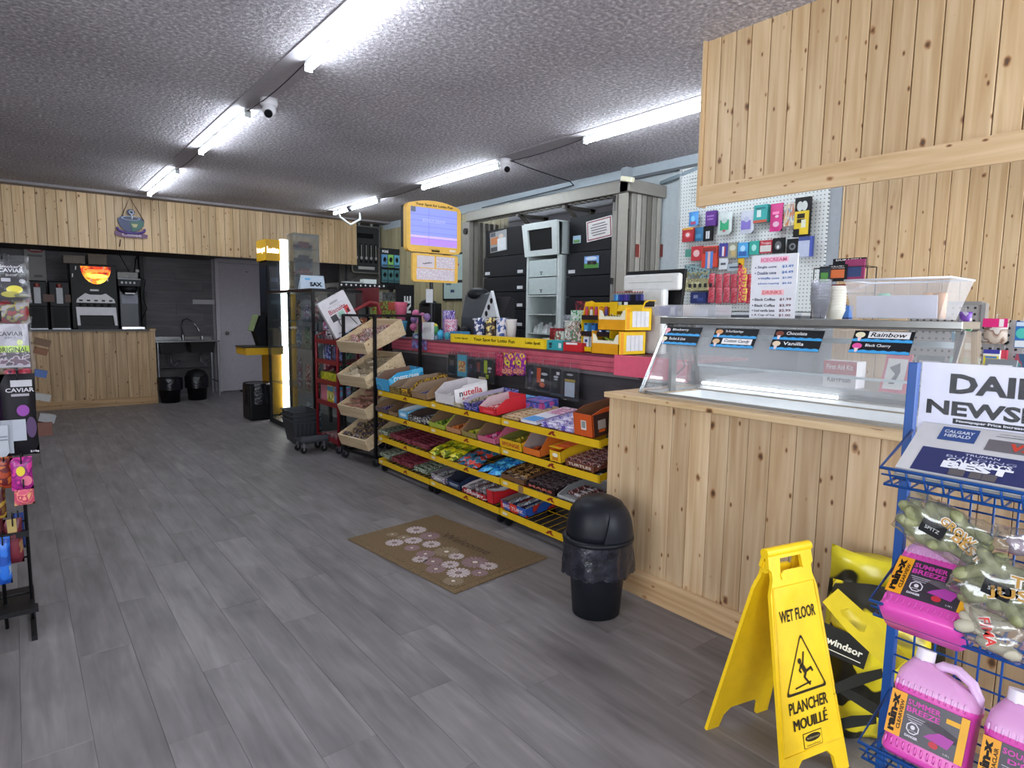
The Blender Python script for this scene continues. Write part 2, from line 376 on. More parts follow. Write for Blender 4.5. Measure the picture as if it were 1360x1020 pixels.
# ---- walls
PN = PINE('wall', 2); PNH = PINE('board', 1); PNX = PINE('crossboard', 0)
def vboards(parent, mat, ax, c, a0, a1, z0, z1, face, wd=.0975, th=.012, jit=.008):
    "row of upright tongue-and-groove boards on the plane axis=c, from a0 to a1; face = +1/-1 direction they look"
    cache = {}
    bk_ = MB(); e0, e1 = sorted((c + face * .0004, c + face * .0018)); (bk_.box(e0, e1, a0, a1, z0, z1, M('3b2a1c', .8)) if ax == 0 else bk_.box(a0, a1, e0, e1, z0, z1, M('3b2a1c', .8))); bk_.build('board_backing', parent)
    a = a0; k = 0
    while a < a1 - .005:
        wv = wd + (random.choice((-1, 0, 1)) * jit); wv = min(wv, a1 - a)
        key = round(wv, 3)
        if key not in cache:
            p = MB(); h = z1 - z0; ch = .003; w2 = wv / 2 - .0018
            vs = []
            for zz in (0, h): vs += [(-w2, 0, zz), (w2, 0, zz), (w2, th - ch, zz), (w2 - ch, th, zz), (-w2 + ch, th, zz), (-w2, th - ch, zz)]
            fs = [(i, (i + 1) % 6, 6 + (i + 1) % 6, 6 + i) for i in range(6)] + [(5, 4, 3, 2, 1, 0), (6, 7, 8, 9, 10, 11)]
            p.add(vs, fs, mat); cache[key] = p.mesh('board')
        ctr = a + wv / 2
        if ax == 0: loc = (c + face * .002, ctr, z0 + random.uniform(0, .001)); rz = (PI / 2 if face < 0 else -PI / 2)
        else: loc = (ctr, c + face * .002, z0 + random.uniform(0, .001)); rz = (PI if face < 0 else 0)
        piece('board', cache[key], parent, loc, (0, 0, rz)); a += wv; k += 1
WR = M('b4bcc0', .6); DG = M('4a4649', .7)
q = MB(); q.box(XR, XR + .1, YN, YB, 0, ZC, WR); wall_r = struct(q, 'wall_right')
vboards(wall_r, PN, 0, XR, -.3, 2.33, .0, ZC, -1)
vboards(wall_r, PINE('aged', 2, 'b3a988', '948a66'), 0, XR, 6.45, 10.1, .9, 2.80, -1)
q = MB(); q.box(XL, XR, YB, YB + .1, 0, ZC, M('928c90', .7)); wall_b = struct(q, 'wall_back')
q = MB(); LWM = M('a59e98', .7); q.box(XL - .1, XL, YN, -1.3, 0, ZC, LWM); q.box(XL - .1, XL, 2.0, YB, 0, ZC, LWM); q.box(XL - .1, XL, -1.3, 2.0, 0, .5, LWM); q.box(XL - .1, XL, -1.3, 2.0, 2.5, ZC, LWM); struct(q, 'wall_left')
q = MB(); fr = M('dcdcdc', .4)
for z in (.5, 2.46): q.box(XL - .07, XL - .03, -1.3, 2.0, z, z + .04, fr)
for y in (-1.3, .33, 1.96): q.box(XL - .07, XL - .03, y, y + .04, .54, 2.46, fr)
w3 = struct(q, 'window_3')
for a, c in ((-1.26, .33), (.37, 1.96)): p = MB(); p.box(XL - .052, XL - .048, a, c, .54, 2.46, CLEAR('window', haze=.0, gloss=.02)); p.build('pane', w3)
# far wall cladding: grey vinyl planks lying flat, coffee corner to the door
GW = VINYL('wallplank', 0, [(.30, '454246'), (.5, '585559'), (.7, '6a666a')], rough=.55, across=30, along=1.8)
gcache = {}
for r_ in range(13):
    z0 = r_ * .182; x = -1.2 - (r_ % 3) * .4
    while x < 2.6:
        x1 = min(x + 1.22, 2.6)
        if x1 - x > .05:
            k = round(x1 - x, 2)
            if k not in gcache:
                p = MB(); p.box(-k / 2 + .001, k / 2 - .001, -.012, 0, .001, .181, GW); gcache[k] = p.mesh('plank')
            piece('plank', gcache[k], wall_b, ((x + x1) / 2, YB - .001 - .001 * (r_ % 2), z0))
        x = x1
# wall behind the wall-mounted panel, a step in front of the far wall
q = MB(); q.box(4.30, XR - .013, 10.1, 10.18, 0, ZC, M('4c4846', .7)); struct(q, 'wall_step')
# near wall with shop windows (behind the photographer)
q = MB(); NW = M('b9b3aa', .7)
q.box(XL, XR, YN - .1, YN, 0, .55, NW); q.box(XL, XR, YN - .1, YN, 2.55, ZC, NW); q.box(XL, -1.7, YN - .1, YN, .55, 2.55, NW); q.box(.3, 1.6, YN - .1, YN, .55, 2.55, NW); q.box(4.8, XR, YN - .1, YN, .55, 2.55, NW)
struct(q, 'wall_near')
for k, (a, c) in enumerate(((-1.7, .3), (1.6, 4.8))):
    q = MB(); fr = M('dcdcdc', .4)
    q.box(a, c, YN - .07, YN - .03, .55, .6, fr); q.box(a, c, YN - .07, YN - .03, 2.5, 2.55, fr)
    for x in (a, (a + c) / 2 - .02, c - .04): q.box(x, x + .04, YN - .07, YN - .03, .6, 2.5, fr)
    wi = struct(q, 'window_%d' % (k + 1))
    for a1, c1 in ((a + .04, (a + c) / 2 - .02), ((a + c) / 2 + .02, c - .04)):
        p = MB(); p.box(a1, c1, YN - .052, YN - .048, .6, 2.5, CLEAR('window', haze=.0, gloss=.02)); p.build('pane', wi)
# door in the far wall
q = MB(); WD = M('bdb6bd', .5)
q.box(2.64, 2.70, YB - .06, YB, 0, 2.20, WD); q.box(3.62, 3.68, YB - .06, YB, 0, 2.20, WD); q.box(2.70, 3.62, YB - .06, YB, 2.14, 2.20, WD)
dr = struct(q, 'door_1')
q = MB(); q.box(2.705, 3.615, YB - .045, YB - .01, .01, 2.135, M('b4adb6', .5)); leaf = q.build('door_leaf', dr)
q = MB(); q.cyl((2.79, YB - .045, .98), (2.79, YB - .085, .98), .012, M('9a9488', .3, 1)); q.ball((2.79, YB - .10, .98), .03, M('9a9488', .3, 1)); q.build('door_knob', dr)
q = MB(); q.box(3.12, 3.16, YB - .05, YB - .045, 2.0, 2.012, '555055'); q.build('coat_hook', dr)
# pine bulkhead over the coffee corner
q = MB(); q.box(XL, 4.50, 9.87, 9.90, 2.17, ZC, PINE('dull', 0)); q.box(XL, 2.55, 9.90, YB, 2.165, 2.19, M('4a3f38', .7)); q.box(XL, 2.55, 9.88, 9.96, 2.14, 2.17, M('6e5a48', .6))
bh = struct(q, 'bulkhead_coffee_corner'); vboards(bh, PN, 1, 9.87, -.35, 4.50, 2.13, ZC, -1, wd=.105)
q = MB(); q.box(-.4, 5, 9.66, 9.87, ZC - .03, ZC, M('8d878a', .8)); struct(q, 'trim_1')
# pine bulkhead over the ice cream counter
q = MB(); q.box(3.062, 3.10, -1.2, 2.19, 1.99, ZC, PINE('dull', 0)); bi = struct(q, 'bulkhead_ice_cream')
vboards(bi, PN, 0, 3.062, -.3, 2.19, 1.98, ZC, -1)
q = MB(); q.box(3.028, 3.049, -.3, 2.19, 1.975, 2.085, PNH); q.build('bottom_board', bi)
q = MB(); q.box(3.024, 3.10, 2.19, 2.203, 1.975, ZC, PN); q.build('end_board', bi)
# painted timber at the wall-ceiling joint
q = MB(); q.box(XR - .03, XR, 2.35, 9.9, ZC - .11, ZC, M('aab4bb', .5)); q.box(XR - .06, XR - .03, 2.35, 6.4, ZC - .12, ZC - .095, M('5b5f63', .5)); struct(q, 'trim_2')
q = MB(); q.box(XR - .02, XR, 2.33, 2.42, .0, ZC - .11, M('9aa0a6', .5)); struct(q, 'trim_3')
# horizontal siding above the shelving behind the till
q = MB(); q.box(4.985, 5.03, 4.16, 6.42, 1.0, 2.6, M('77767a', .6)); sd = struct(q, 'wall_siding')
for k in range(7):
    p = MB(); z0 = 2.0 + k * .085; p.poly([(4.965, 4.16, z0), (4.965, 6.42, z0), (4.98, 6.42, z0 + .083), (4.98, 4.16, z0 + .083)][::-1], M('8d8c90', .5)); p.box(4.965, 4.985, 4.16, 6.42, z0, z0 + .004, M('8d8c90', .5)); p.build('siding_board', sd)

# ---- ceiling lamps: two rows of tubes
def lamp(x, y0, y1, label):
    t = thing('ceiling_lamp', label, 'lamp', (x, (y0 + y1) / 2, ZC - .05), group='fluorescent ceiling tubes')
    q = MB(); q.box(x - .018, x + .018, y0, y1, ZC - .028, ZC - .004, M('d8d8d8', .4)); q.build('lamp_housing', t)
    q = MB(); q.cyl((x, y0 + .01, ZC - .042), (x, y1 - .01, ZC - .042), .021, EM('tube', 'e9f5ff', TUBE), 12); q.build('light_tube', t)
    for yy in (y0, y1 - .015):
        q = MB(); q.box(x - .022, x + .022, yy, yy + .015, ZC - .066, ZC - .02, M('d0d4d4', .4)); q.build('end_cap', t)
s_ = 1.48 / 1.23
lamp(1.47, 2.05 * s_ , 3.22 * s_, 'glowing ceiling tube at the top edge of the photo, nearest in the left row')
lamp(1.45, 4.18 * s_, 5.42 * s_, 'glowing white ceiling tube just beyond the white camera, middle of the left row')
lamp(1.45, 6.29 * s_, 7.75 * s_, 'glowing white ceiling tube nearest the coffee cup sign, end of the left row')
lamp(3.83, 2.15 * s_, 3.26 * s_, 'long glowing ceiling tube cut off by the pine bulkhead, nearest in the right row')
lamp(3.83, 4.23 * s_, 5.47 * s_, 'glowing ceiling tube next to the small camera, middle of the right row')
lamp(3.83, 6.40 * s_, 7.61 * s_, 'glowing ceiling tube with a white hanger under it, end of the right row')
# power cords along the lamp rows
for x, nm in ((1.45, 'left'), (3.83, 'right')):
    for a, c in (((3.22 * s_, 4.18 * s_), (5.42 * s_, 6.29 * s_)) if x < 2 else ((3.26 * s_, 4.23 * s_), (5.47 * s_, 6.4 * s_))):
        pts = [(x + .0, a + (c - a) * k / 8, ZC - .02 - .02 * math.sin(PI * k / 8)) for k in range(9)]
        q = MB(); q.tube(pts, .004, M('35302f', .5)); tag(q.build('ceiling_wiring'), 'thin dark cord between the %s ceiling tubes of the %s row' % ('two nearer' if a < 5 else 'two farther', nm), 'cord')
# cameras
def dome(x, y, label, face):
    t = thing('security_camera', label, 'camera', (x, y, ZC - .12)); W_ = M('dedce0', .4)
    q = MB(); q.lathe([(.058, ZC - .001), (.058, ZC - .04), (.05, ZC - .055)][::-1], (x, y, 0), W_); q.build('camera_base', t)
    q = MB(); q.ball((x, y, ZC - .08), .048, W_, n=14, k=8); q.build('camera_ball', t)
    d = Vector(face).normalized(); q = MB(); q.cyl(V(x, y, ZC - .08) + d * .038, V(x, y, ZC - .08) + d * .054, .028, M('15151a', .2), 14); q.build('lens', t)
c1 = P(357, 131, 2, ZC); dome(c1.x, c1.y, 'white dome security camera between two tubes of the left ceiling row', (-.3, -.6, -.6))
c2 = P(671, 211, 2, ZC); dome(c2.x, c2.y, 'white dome security camera at the near end of the right row tube', (-.1, -.8, -.5))
q = MB(); q.tube([(c2.x + .05, c2.y - .02, ZC - .01)] + [P(px, py, 2, ZC - .02) for px, py in ((700, 222), (712, 226), (735, 234), (757, 241))] + [P(762, 246, 0, 4.95), P(740, 252, 0, 4.95), P(640, 276, 0, 4.95)], .006, M('25252a', .5)); tag(q.build('camera_cable'), 'thin black cable sagging from the small camera to the steel gate beam', 'cable')
q = MB(); a = P(448, 279, 2, ZC - .05); c = P(478, 283, 2, ZC - .05)
q.tube([a, a + V(.02, -.05, -.10), (a + c) / 2 + V(0, -.05, -.19), c + V(-.02, -.05, -.10), c], .014, M('d4e0e4', .4), 6); q.ball(P(464, 277, 2, ZC - .05), .04, '333338'); tag(q.build('lamp_hanger'), 'white bent hanger with a dark clip under the far right tube', 'hanger')
# strip light fixture on the gate beam, old exit lamp at the end of the beam

# ================================================================== ICE CREAM COUNTER
ST = M('a9a9a6', .28, .9); STD = M('6f6e6c', .35, .8); BLK = M('16161a', .45); WHT = M('e6e6e6', .45); YEL = M('e8b70d', .4)
def PPl(px, py, o, n):
    d = CR @ Vector(((px - 680) / FPX, (py - 510) / FPX, 1)); n = Vector(n); return EYE + d * ((Vector(o) - EYE).dot(n) / d.dot(n))
t = thing('ice_cream_counter', 'knotty pine counter holding the glass ice cream case', 'counter', (2.7, 1.0, 0))
q = MB(); q.box(2.372, 3.0, 2.16, 2.172, 0, .955, '4c3824'); q.box(2.372, 2.385, -.25, 2.17, 0, .955, '4c3824'); q.box(2.372, 3.0, -.25, -.24, 0, .955, '4c3824'); q.build('carcass', t)
fpn = PINE('counter', 2, 'd0b592', 'b4936c')
cmesh = {}
a = -.25; 
while a < 2.17:
    wv = min(random.choice((.09, .098, .106)), 2.185 - a)
    p = MB(); p.box(2.355, 2.371, a + .001, a + wv - .001, .10, .955, fpn); p.build('board', t, bevel=.002); a += wv
for k in range(6):
    p = MB(); p.box(2.372 + k * .104, 2.372 + k * .104 + .102, 2.172, 2.184, .0, .955, fpn); p.build('board', t, bevel=.002)
q = MB(); q.box(2.335, 2.352, -.25, 2.185, 0, .125, PINE('base', 1, 'd2b189', 'a98256')); q.build('baseboard', t)
CT = PINE('top', 1, 'd9bf98', 'b59468')
q = MB(); q.box(2.33, 2.45, -.25, 2.20, .958, .985, CT); q.box(2.45, 3.0, 2.02, 2.20, .958, .985, CT); q.box(2.45, 3.0, -.25, .665, .958, .985, CT); q.box(2.885, 3.02, .665, 2.02, .958, .985, CT); q.build('counter_top', t, bevel=.003)
# glass case with the freezer well
g = thing('ice_cream_case', 'long glass ice cream display case with a slanted front and steel frame', 'display case', (2.7, 1.4, .985))
IN = M('f6fcff', .35)
q = MB(); q.box(2.46, 2.87, .68, 2.01, .90, .91, IN); q.box(2.45, 2.46, .68, 2.01, .91, .98, IN); q.box(2.87, 2.878, .68, 2.01, .91, .98, IN); q.box(2.46, 2.87, 2.0, 2.015, .91, .98, IN); q.box(2.46, 2.87, .67, .68, .91, .98, IN); q.build('freezer_well', g)
q = MB(); q.box(2.44, 2.455, .76, 2.03, .987, 1.0, ST); q.box(2.44, 2.88, 2.02, 2.035, .987, 1.0, ST); q.box(2.86, 2.885, .66, 2.03, .987, 1.012, ST); q.box(2.855, 2.86, .8, 2.0, .99, 1.006, M('eeeeee', .2, .3)); q.build('bottom_frame', g)
q = MB(); q.box(2.60, 2.79, .765, 2.08, 1.338, 1.365, ST); q.box(2.60, 2.605, .765, 2.08, 1.330, 1.338, STD); q.build('top_shelf', g, bevel=.002)
q = MB()
for y in (2.045, .765):
    q2 = MB(); q2.fbox((2.43, y - .006, .987), (.505, 0, .863), (-.863, 0, .505), Y, .395, .014, .012, M('c9ccce', .25, .9)); q2.build('front_post', g)
for y in (2.02, .78):
    q2 = MB(); q2.box(2.62, 2.66, y - .01, y + .01, .987, 1.335, STD); q2.build('side_post', g)
    q2 = MB(); q2.fbox((2.865, y - .01, .987), (-.225, 0, .974), (.974, 0, .225), Y, .355, .012, .02, STD); q2.build('side_post', g)
GL = CLEAR('caseglass', haze=.07, gloss=.0, rough=.25, fres=.3)
SN = V(-.873, 0, .488); SO = V(2.44, 0, .99)  # slanted front plane
q = MB(); q.fbox((2.435, .775, .99), Y, (.494, 0, .870), (.870, 0, -.494), 1.26, .385, .004, GL); q.build('front_glass', g)
for y in (2.035, .757):
    q = MB(); q.prism([(2.45, .99), (2.62, 1.33), (2.79, 1.33), (2.865, .99)], (0, y, 0), X, Z, .004, CLEAR('sideglass', haze=.03, gloss=.04)); q.build('side_glass', g)
q = MB(); q.fbox((2.87, .79, 1.012), Y, (-.225, 0, .974), (.974, 0, .225), 1.22, .326, .004, CLEAR('backglass', haze=.14, gloss=.01, rough=.3, fres=.2)); q.build('back_glass', g)
q = MB(); q.box(2.802, 2.822, .79, 2.01, 1.262, 1.285, M('c4cdd2', .3, .4)); q.box(2.838, 2.856, .79, 2.01, 1.11, 1.12, M('c4cdd2', .3, .4)); q.build('door_rail', g)
q = MB(); q.cyl((2.845, 1.28, 1.022), (2.845, 1.98, 1.022), .007, EM('caselamp', 'f4fbff', 5), 8); q.build('case_lamp', g)
# flavour cards on the slanted glass
GU = V(0, -1, 0); GV = V(.494, 0, .870)
def card(px0, px1, py0, py1, rows, label):
    c = PPl((px0 + px1) / 2, (py0 + py1) / 2, (2.435, 0, .99), (-.870, 0, .494)); a = PPl(px0, (py0 + py1) / 2, (2.435, 0, .99), (-.870, 0, .494)); b_ = PPl(px1, (py0 + py1) / 2, (2.435, 0, .99), (-.870, 0, .494))
    w_ = (b_ - a).length; h_ = .098; c.z = min(c.z, 1.30) - .006; c = V(2.435 + (c.z - .99) * .494 / .87, c.y, c.z) + V(-.870, 0, .494) * .004
    q = MB(); q.fbox(c - GU * w_ / 2 - GV * h_ / 2, GU, GV, GU.cross(GV), w_, h_, .0015, '1c1d22'); c = c + GU.cross(GV) * .002
    for k, (st, cone, hand) in enumerate(rows):
        vc = c + GV * (h_ * (.25 - .5 * k))
        pts = [(-w_ / 2, -h_ * .25), (w_ / 2, -h_ * .25)] + [(w_ / 2 - w_ * i / 12, -h_ * (.11 if i % 2 else .145)) for i in range(13)]
        q.prism(pts, vc + GU.cross(GV) * .0008, GU, GV, 0, '3d9fdc')
        q.disc(vc - GU * w_ * .38 + GV * h_ * .04, GU, GV, w_ * .085, h_ * .13, cone, eps=.002); q.prism([(-.008, 0), (.008, 0), (.004, -.018), (-.004, -.018)], vc - GU * w_ * .38 - GV * h_ * .05 + GU.cross(GV) * .0022, GU, GV, 0, 'e8cfd0')
        if hand:
            q.rect(vc + GU * w_ * .1 + GV * h_ * .06, GU, GV, w_ * .68, h_ * .30, 'ece9ea', eps=.0022); q.text(st, vc + GU * w_ * .1 + GV * h_ * .06, GU, GV, h_ * .2, '16161a', w=w_ * .58, eps=.003, shear=.25, bold=.015)
        else: q.text(st, vc - GU * w_ * .03 + GV * h_ * .07, GU, GV, h_ * .16, 'f0f0f2', w=w_ * .42, eps=.002, bold=.01)
    tag(q.build('flavour_card'), label, 'sign', 'flavour cards on the ice cream case')
card(879, 930, 432, 458, (('Blueberry', 'f0a8b4', 0), ('Rocket & Lime', 'e6e0c4', 0)), 'black and blue flavour card on the glass, leftmost, showing a pink and a cream cone')
card(947, 1005, 433, 463, (('Tin Roof Butterfinger', 'd79a64', 0), ('Cotton Candy', 'd8b48a', 1)), 'flavour card on the case glass with Cotton Candy handwritten on white')
card(1026, 1092, 436, 466, (('Chocolate', '7a3a28', 0), ('Vanilla', 'e4cdb0', 0)), 'flavour card on the case glass reading Chocolate and Vanilla')
card(1131, 1212, 437, 470, (('Rainbow', 'ece2c0', 1), ('Black Cherry', 'e0519a', 0)), 'rightmost flavour card on the case glass with Rainbow handwritten large')
def boxthing(name, label, cat, x0, x1, y0, y1, z0, z1, m, deco=(), group=None, bevel=0, face='x'):
    "upright carton; deco = print on the face looking at the shop (-x) or (-y): (kind, u, v, w, h, colour[, text])"
    q = MB(); q.box(x0, x1, y0, y1, z0, z1, m); W_ = abs(y1 - y0) if face == 'x' else abs(x1 - x0); H_ = z1 - z0
    c = V(min(x0, x1), (y0 + y1) / 2, (z0 + z1) / 2) if face == 'x' else V((x0 + x1) / 2, min(y0, y1), (z0 + z1) / 2)
    u = -Y if face == 'x' else X
    decorate(q, c, u, Z, W_, H_, deco); o = q.build(name, bevel=bevel); return tag(o, label, cat, group)
def decorate(q, c, u, v, W_, H_, deco):
    e = .001
    for d in deco:
        p = Vector(c) + Vector(u) * (d[1] * W_ / 2) + Vector(v) * (d[2] * H_ / 2)
        if d[0] == 'r': q.rect(p, u, v, d[3] * W_, d[4] * H_, d[5], eps=e)
        elif d[0] == 'o': q.disc(p, u, v, d[3] * W_ / 2, d[4] * H_ / 2, d[5], eps=e)
        elif d[0] == 't': q.text(d[6], p, u, v, d[4] * H_, d[5], w=d[3] * W_, eps=e, bold=.02)
        e += .0006
# reflections in the case glass, built as solid cartons on the shelf behind
q = MB(); q.box(3.15, 3.75, .3, 2.1, 1.0, 1.03, M('8f9296', .35, .6)); q.box(3.17, 3.73, .32, 2.08, 0, 1.0, M('74777b', .5)); tag(q.build('work_bench', bevel=.004), 'grey work bench behind the glass ice cream case', 'bench')
for k, (y, wd, ht, c1_, c2_, lb) in enumerate(((1.44, .16, .13, 'a8424f', 'dcd8dc', 'First Aid Kit carton, red and white, behind the case glass'),)):
    boxthing('first_aid_kit', 'red and white first aid kit carton seen through the case glass', 'box', 3.2, 3.3, y - wd / 2, y + wd / 2, 1.03, 1.03 + ht, 'd8d4d6', (('r', 0, .5, 1, .5, 'b8323f'), ('t', 0, .55, .8, .2, 'f2dfe2', 'First Aid Kit'), ('t', 0, -.4, .7, .2, '4a4a52', 'KerrPosh')))
for k, (y, c1_, c2_, lb) in enumerate(((1.20, 'd3566c', '8d8f95', 'white card sleeve with a pink edge and dark figure, behind the case glass'), (1.07, '5a5f64', 'e6e6e6', 'white card sleeve with a dark runner figure, behind the case glass'), (.94, '9dc4b8', 'd5655f', 'pale green card sleeve with a red cone, behind the case glass'), (.81, '767c82', 'a9c9c4', 'grey card sleeve beside the blue rack post, behind the case glass'))):
    q = MB(); q.fbox((3.2, y + .055, 1.03), -Y, (.35, 0, .937), (.937, 0, -.35), .11, .19, .012, c1_); o_ = V(3.2, y, 1.03) + V(.35, 0, .937) * .09
    q.rect(o_, -Y, (.35, 0, .937), .085, .15, 'dfe0e0' if k != 2 else 'bcd8cc'); q.prism([(-.02, -.05), (.0, .0), (-.03, .03), (.012, .055), (.02, .01), (.004, -.05)], o_ + V(-.937, 0, .35) * .002, -Y, (.35, 0, .937), 0, c2_ if k == 2 else '3a3a40')
    tag(q.build('card_sleeve'), lb, 'packet')
# ------- on top of the case
zt = 1.367
def onshelf(px, x=2.75): return P(px, 420, 0, x).y
ms = thing('price_board', 'white ice cream and drinks price sign standing on the glass case', 'sign', (2.72, 1.62, zt))
ya, yb = onshelf(995, 2.68), onshelf(1055, 2.68); yc = (ya + yb) / 2; wb = ya - yb; zt2 = P(1027, 338, 0, 2.68).z; hb = zt2 - zt
q = MB(); q.box(2.68, 2.686, yb, ya, zt, zt2, 'dcdce2'); q.build('board', ms)
q = MB(); q.box(2.686, 2.76, yc - .04, yc + .04, zt, zt + .006, 'c8c8ce'); q.build('stand', ms)
q = MB(); u, v = -Y, Z
def mt_(st, fx, fy, w_, h_, c, bold=.02, al=None):
    q.text(st, V(2.68, ya - wb * fx, zt2 - hb * fy), u, v, hb * h_, c, w=wb * w_, bold=bold)
q.rect(V(2.68, yc, zt2 - hb * .08), u, v, wb * .62, hb * .085, 'f0b8cc', eps=.0006); mt_('ICECREAM', .49, .08, .56, .055, 'd0648e')
for k, (a_, b_, ind) in enumerate((('Single cone', '$3.49', 0), ('Double cone', '$4.49', 0), ('Waffle cone', '$1.00', 1), ('Extra topping', '$0.50', 1))):
    fy = (.195, .285, .37, .455)[k]; hh = .05 if not ind else .036
    mt_(a_, .35 + ind * .07, fy, .42, hh, '35466e' if not ind else '4a6fb0'); mt_(b_, .80, fy, .24 - ind * .04, hh * .95, '3f6fb4'); q.disc(V(2.68, ya - wb * (.09 + ind * .09), zt2 - hb * fy), u, v, .003, .003, '35466e')
q.rect(V(2.68, yc, zt2 - hb * .595), u, v, wb * .5, hb * .085, 'f0b8c0', eps=.0006); mt_('DRINKS', .49, .595, .42, .055, 'd0605f')
for k, (a_, b_) in enumerate((('Black Coffee', '$1.99'), ('Black Coffee', '$2.99'), ('Iced vanilla latte', '$2.99'), ('A Cup of Ice', '$1.00'))):
    fy = (.705, .80, .88, .955)[k]; mt_(a_, .34, fy, .46, .045, '30303a'); mt_(b_, .79, fy, .25, .045, '6a2a34'); q.disc(V(2.68, ya - wb * .07, zt2 - hb * fy), u, v, .003, .003, '30303a')
q.build('lettering', ms)
# clear cups, foam cups, tub with scoops
CLP = CLEAR('tub', 'f4f4f8', haze=.22, gloss=.05, rough=.2)
for k in range(7):
    q = MB(); z0 = zt + k * .013; q.lathe([(.028, z0), (.041, z0 + .085), (.043, z0 + .09)], (2.75, onshelf(1088), 0), CLEAR('cup', 'fafaff', haze=.16, gloss=.08)); tag(q.build('plastic_cup'), 'clear plastic cup in the nested stack beside the price sign', 'cup', 'clear cups nested on the case')
for k in range(9):
    q = MB(); z0 = zt + k * .0125; q.lathe([(.030, z0), (.043, z0 + .04), (.045, z0 + .043)], (2.84, onshelf(1108, 2.84), 0), 'e4e0d2'); tag(q.build('paper_cup'), 'cream paper cup in the stack between the clear cups and the tub', 'cup', 'paper cups stacked on the case')
q = MB(); q.box(2.86, 2.9, onshelf(1124, 2.86) - .01, onshelf(1120, 2.86) + .01, zt, zt + .06, '3a6db4'); tag(q.build('blue_carton'), 'small blue carton between the paper cups and the clear tub', 'box')
tb = thing('storage_tub', 'large translucent plastic tub on top of the ice cream case', 'tub', (2.78, 1.02, zt))
y1_, y2_ = onshelf(1132, 2.64), onshelf(1270, 2.82); yT1, yT2 = onshelf(1120, 2.62), onshelf(1290, 2.86)
q = MB()
def frus(q, xa, xb, ya_, yb_, z0, xa2, xb2, ya2, yb2, z1, th, m):
    lo = [(xa, ya_, z0), (xb, ya_, z0), (xb, yb_, z0), (xa, yb_, z0)]; hi = [(xa2, ya2, z1), (xb2, ya2, z1), (xb2, yb2, z1), (xa2, yb2, z1)]
    vs = lo + hi; q.add(vs, [(0, 1, 5, 4), (1, 2, 6, 5), (2, 3, 7, 6), (3, 0, 4, 7), (3, 2, 1, 0)], m)
frus(q, 2.64, 2.82, y2_, y1_, zt + .003, 2.61, 2.86, yT2, yT1, 1.52, .002, CLP); q.build('tub_body', tb)
q = MB(); rim = [(2.61, yT2, 1.52), (2.86, yT2, 1.52), (2.86, yT1, 1.52), (2.61, yT1, 1.52)]; q.tube(rim, .005, M('dcdce2', .3), 5, True); q.build('tub_rim', tb)
q = MB(); q.fbox((2.648, y1_ - .012, zt + .008), -Y, (-.15, 0, .989), (.989, 0, .15), (y1_ - y2_) - .02, .085, .004, 'dedde4'); q.build('paper_liner', tb)
for px, c, lb in ((1172, '8fcbb0', 'mint green scoop handle inside the translucent tub'), (1232, 'dba87c', 'tan cone tip in the tub, left of the two'), (1262, 'dba87c', 'tan cone tip in the tub near its right end')):
    yy = min(onshelf(px, 2.75), y1_ - .03); yy = max(yy, y2_ + .035); q = MB(); q.lathe([(.022, zt + .006), (.024, zt + .10), (.018, zt + .105)], (2.75, yy, 0), c, 12); tag(q.build('scoop_cup'), lb, 'cup')
# battery rack behind
br = thing('battery_rack', 'black wire rack of battery packs behind the price sign', 'rack', (2.9, 1.42, zt))
BW = M('2a2523', .4, .6); ra, rb_ = onshelf(1080, 2.88), onshelf(1150, 2.88); rt = P(1080, 357, 0, 2.88).z
q = MB()
for y in (ra, rb_):
    for x in (2.86, 2.95): q2 = MB(); q2.tube([(x, y, zt), (x, y, rt)], .0025, BW, 4); q2.build('upright', br)
for z in (zt + .005, (zt + rt) / 2, rt): q2 = MB(); q2.tube([(2.86, ra, z), (2.86, rb_, z), (2.95, rb_, z), (2.95, ra, z)], .0022, BW, 4, True); q2.build('shelf_ring', br)
for k, (pa, pb, ya_, yb_, ms_, lb) in enumerate(((1088, 1102, 354, 378, ('26343c', '4f8a3c'), 'dark battery card with a green edge, left in the wire rack'), (1100, 1124, 352, 374, ('1b1b1f', 'd06a34'), 'black and copper battery pack in the middle of the wire rack'), (1122, 1148, 345, 372, ('8d2a5a', '2a3c6a'), 'magenta and blue battery card, right in the wire rack'), (1106, 1150, 344, 358, ('17171b', '17171b'), 'black battery header card at the back of the wire rack'), (1098, 1140, 378, 386, ('7a2426', '2e2622'), 'dark red battery pack on the lower ring of the wire rack'))):
    x = 2.87 + .012 * (k if k < 4 else 0); A_ = P(pa, (ya_ + yb_) / 2, 0, x); B_ = P(pb, (ya_ + yb_) / 2, 0, x); zt_ = P(pa, ya_, 0, x).z; zb_ = P(pa, yb_, 0, x).z
    q = MB(); q.box(x, x + .008, B_.y, A_.y, zb_, zt_, ms_[0]); c = V(x, (A_.y + B_.y) / 2, (zb_ + zt_) / 2)
    decorate(q, c, -Y, Z, A_.y - B_.y, zt_ - zb_, (('r', 0, -.1, .8, .5, ms_[1]), ('t', 0, .7, .8, .16, 'e2dada', 'DURACELL')) if k in (1, 3) else (('r', 0, -.2, .7, .5, ms_[1]),))
    tag(q.build('battery_pack'), lb, 'battery pack', 'batteries in the wire rack')
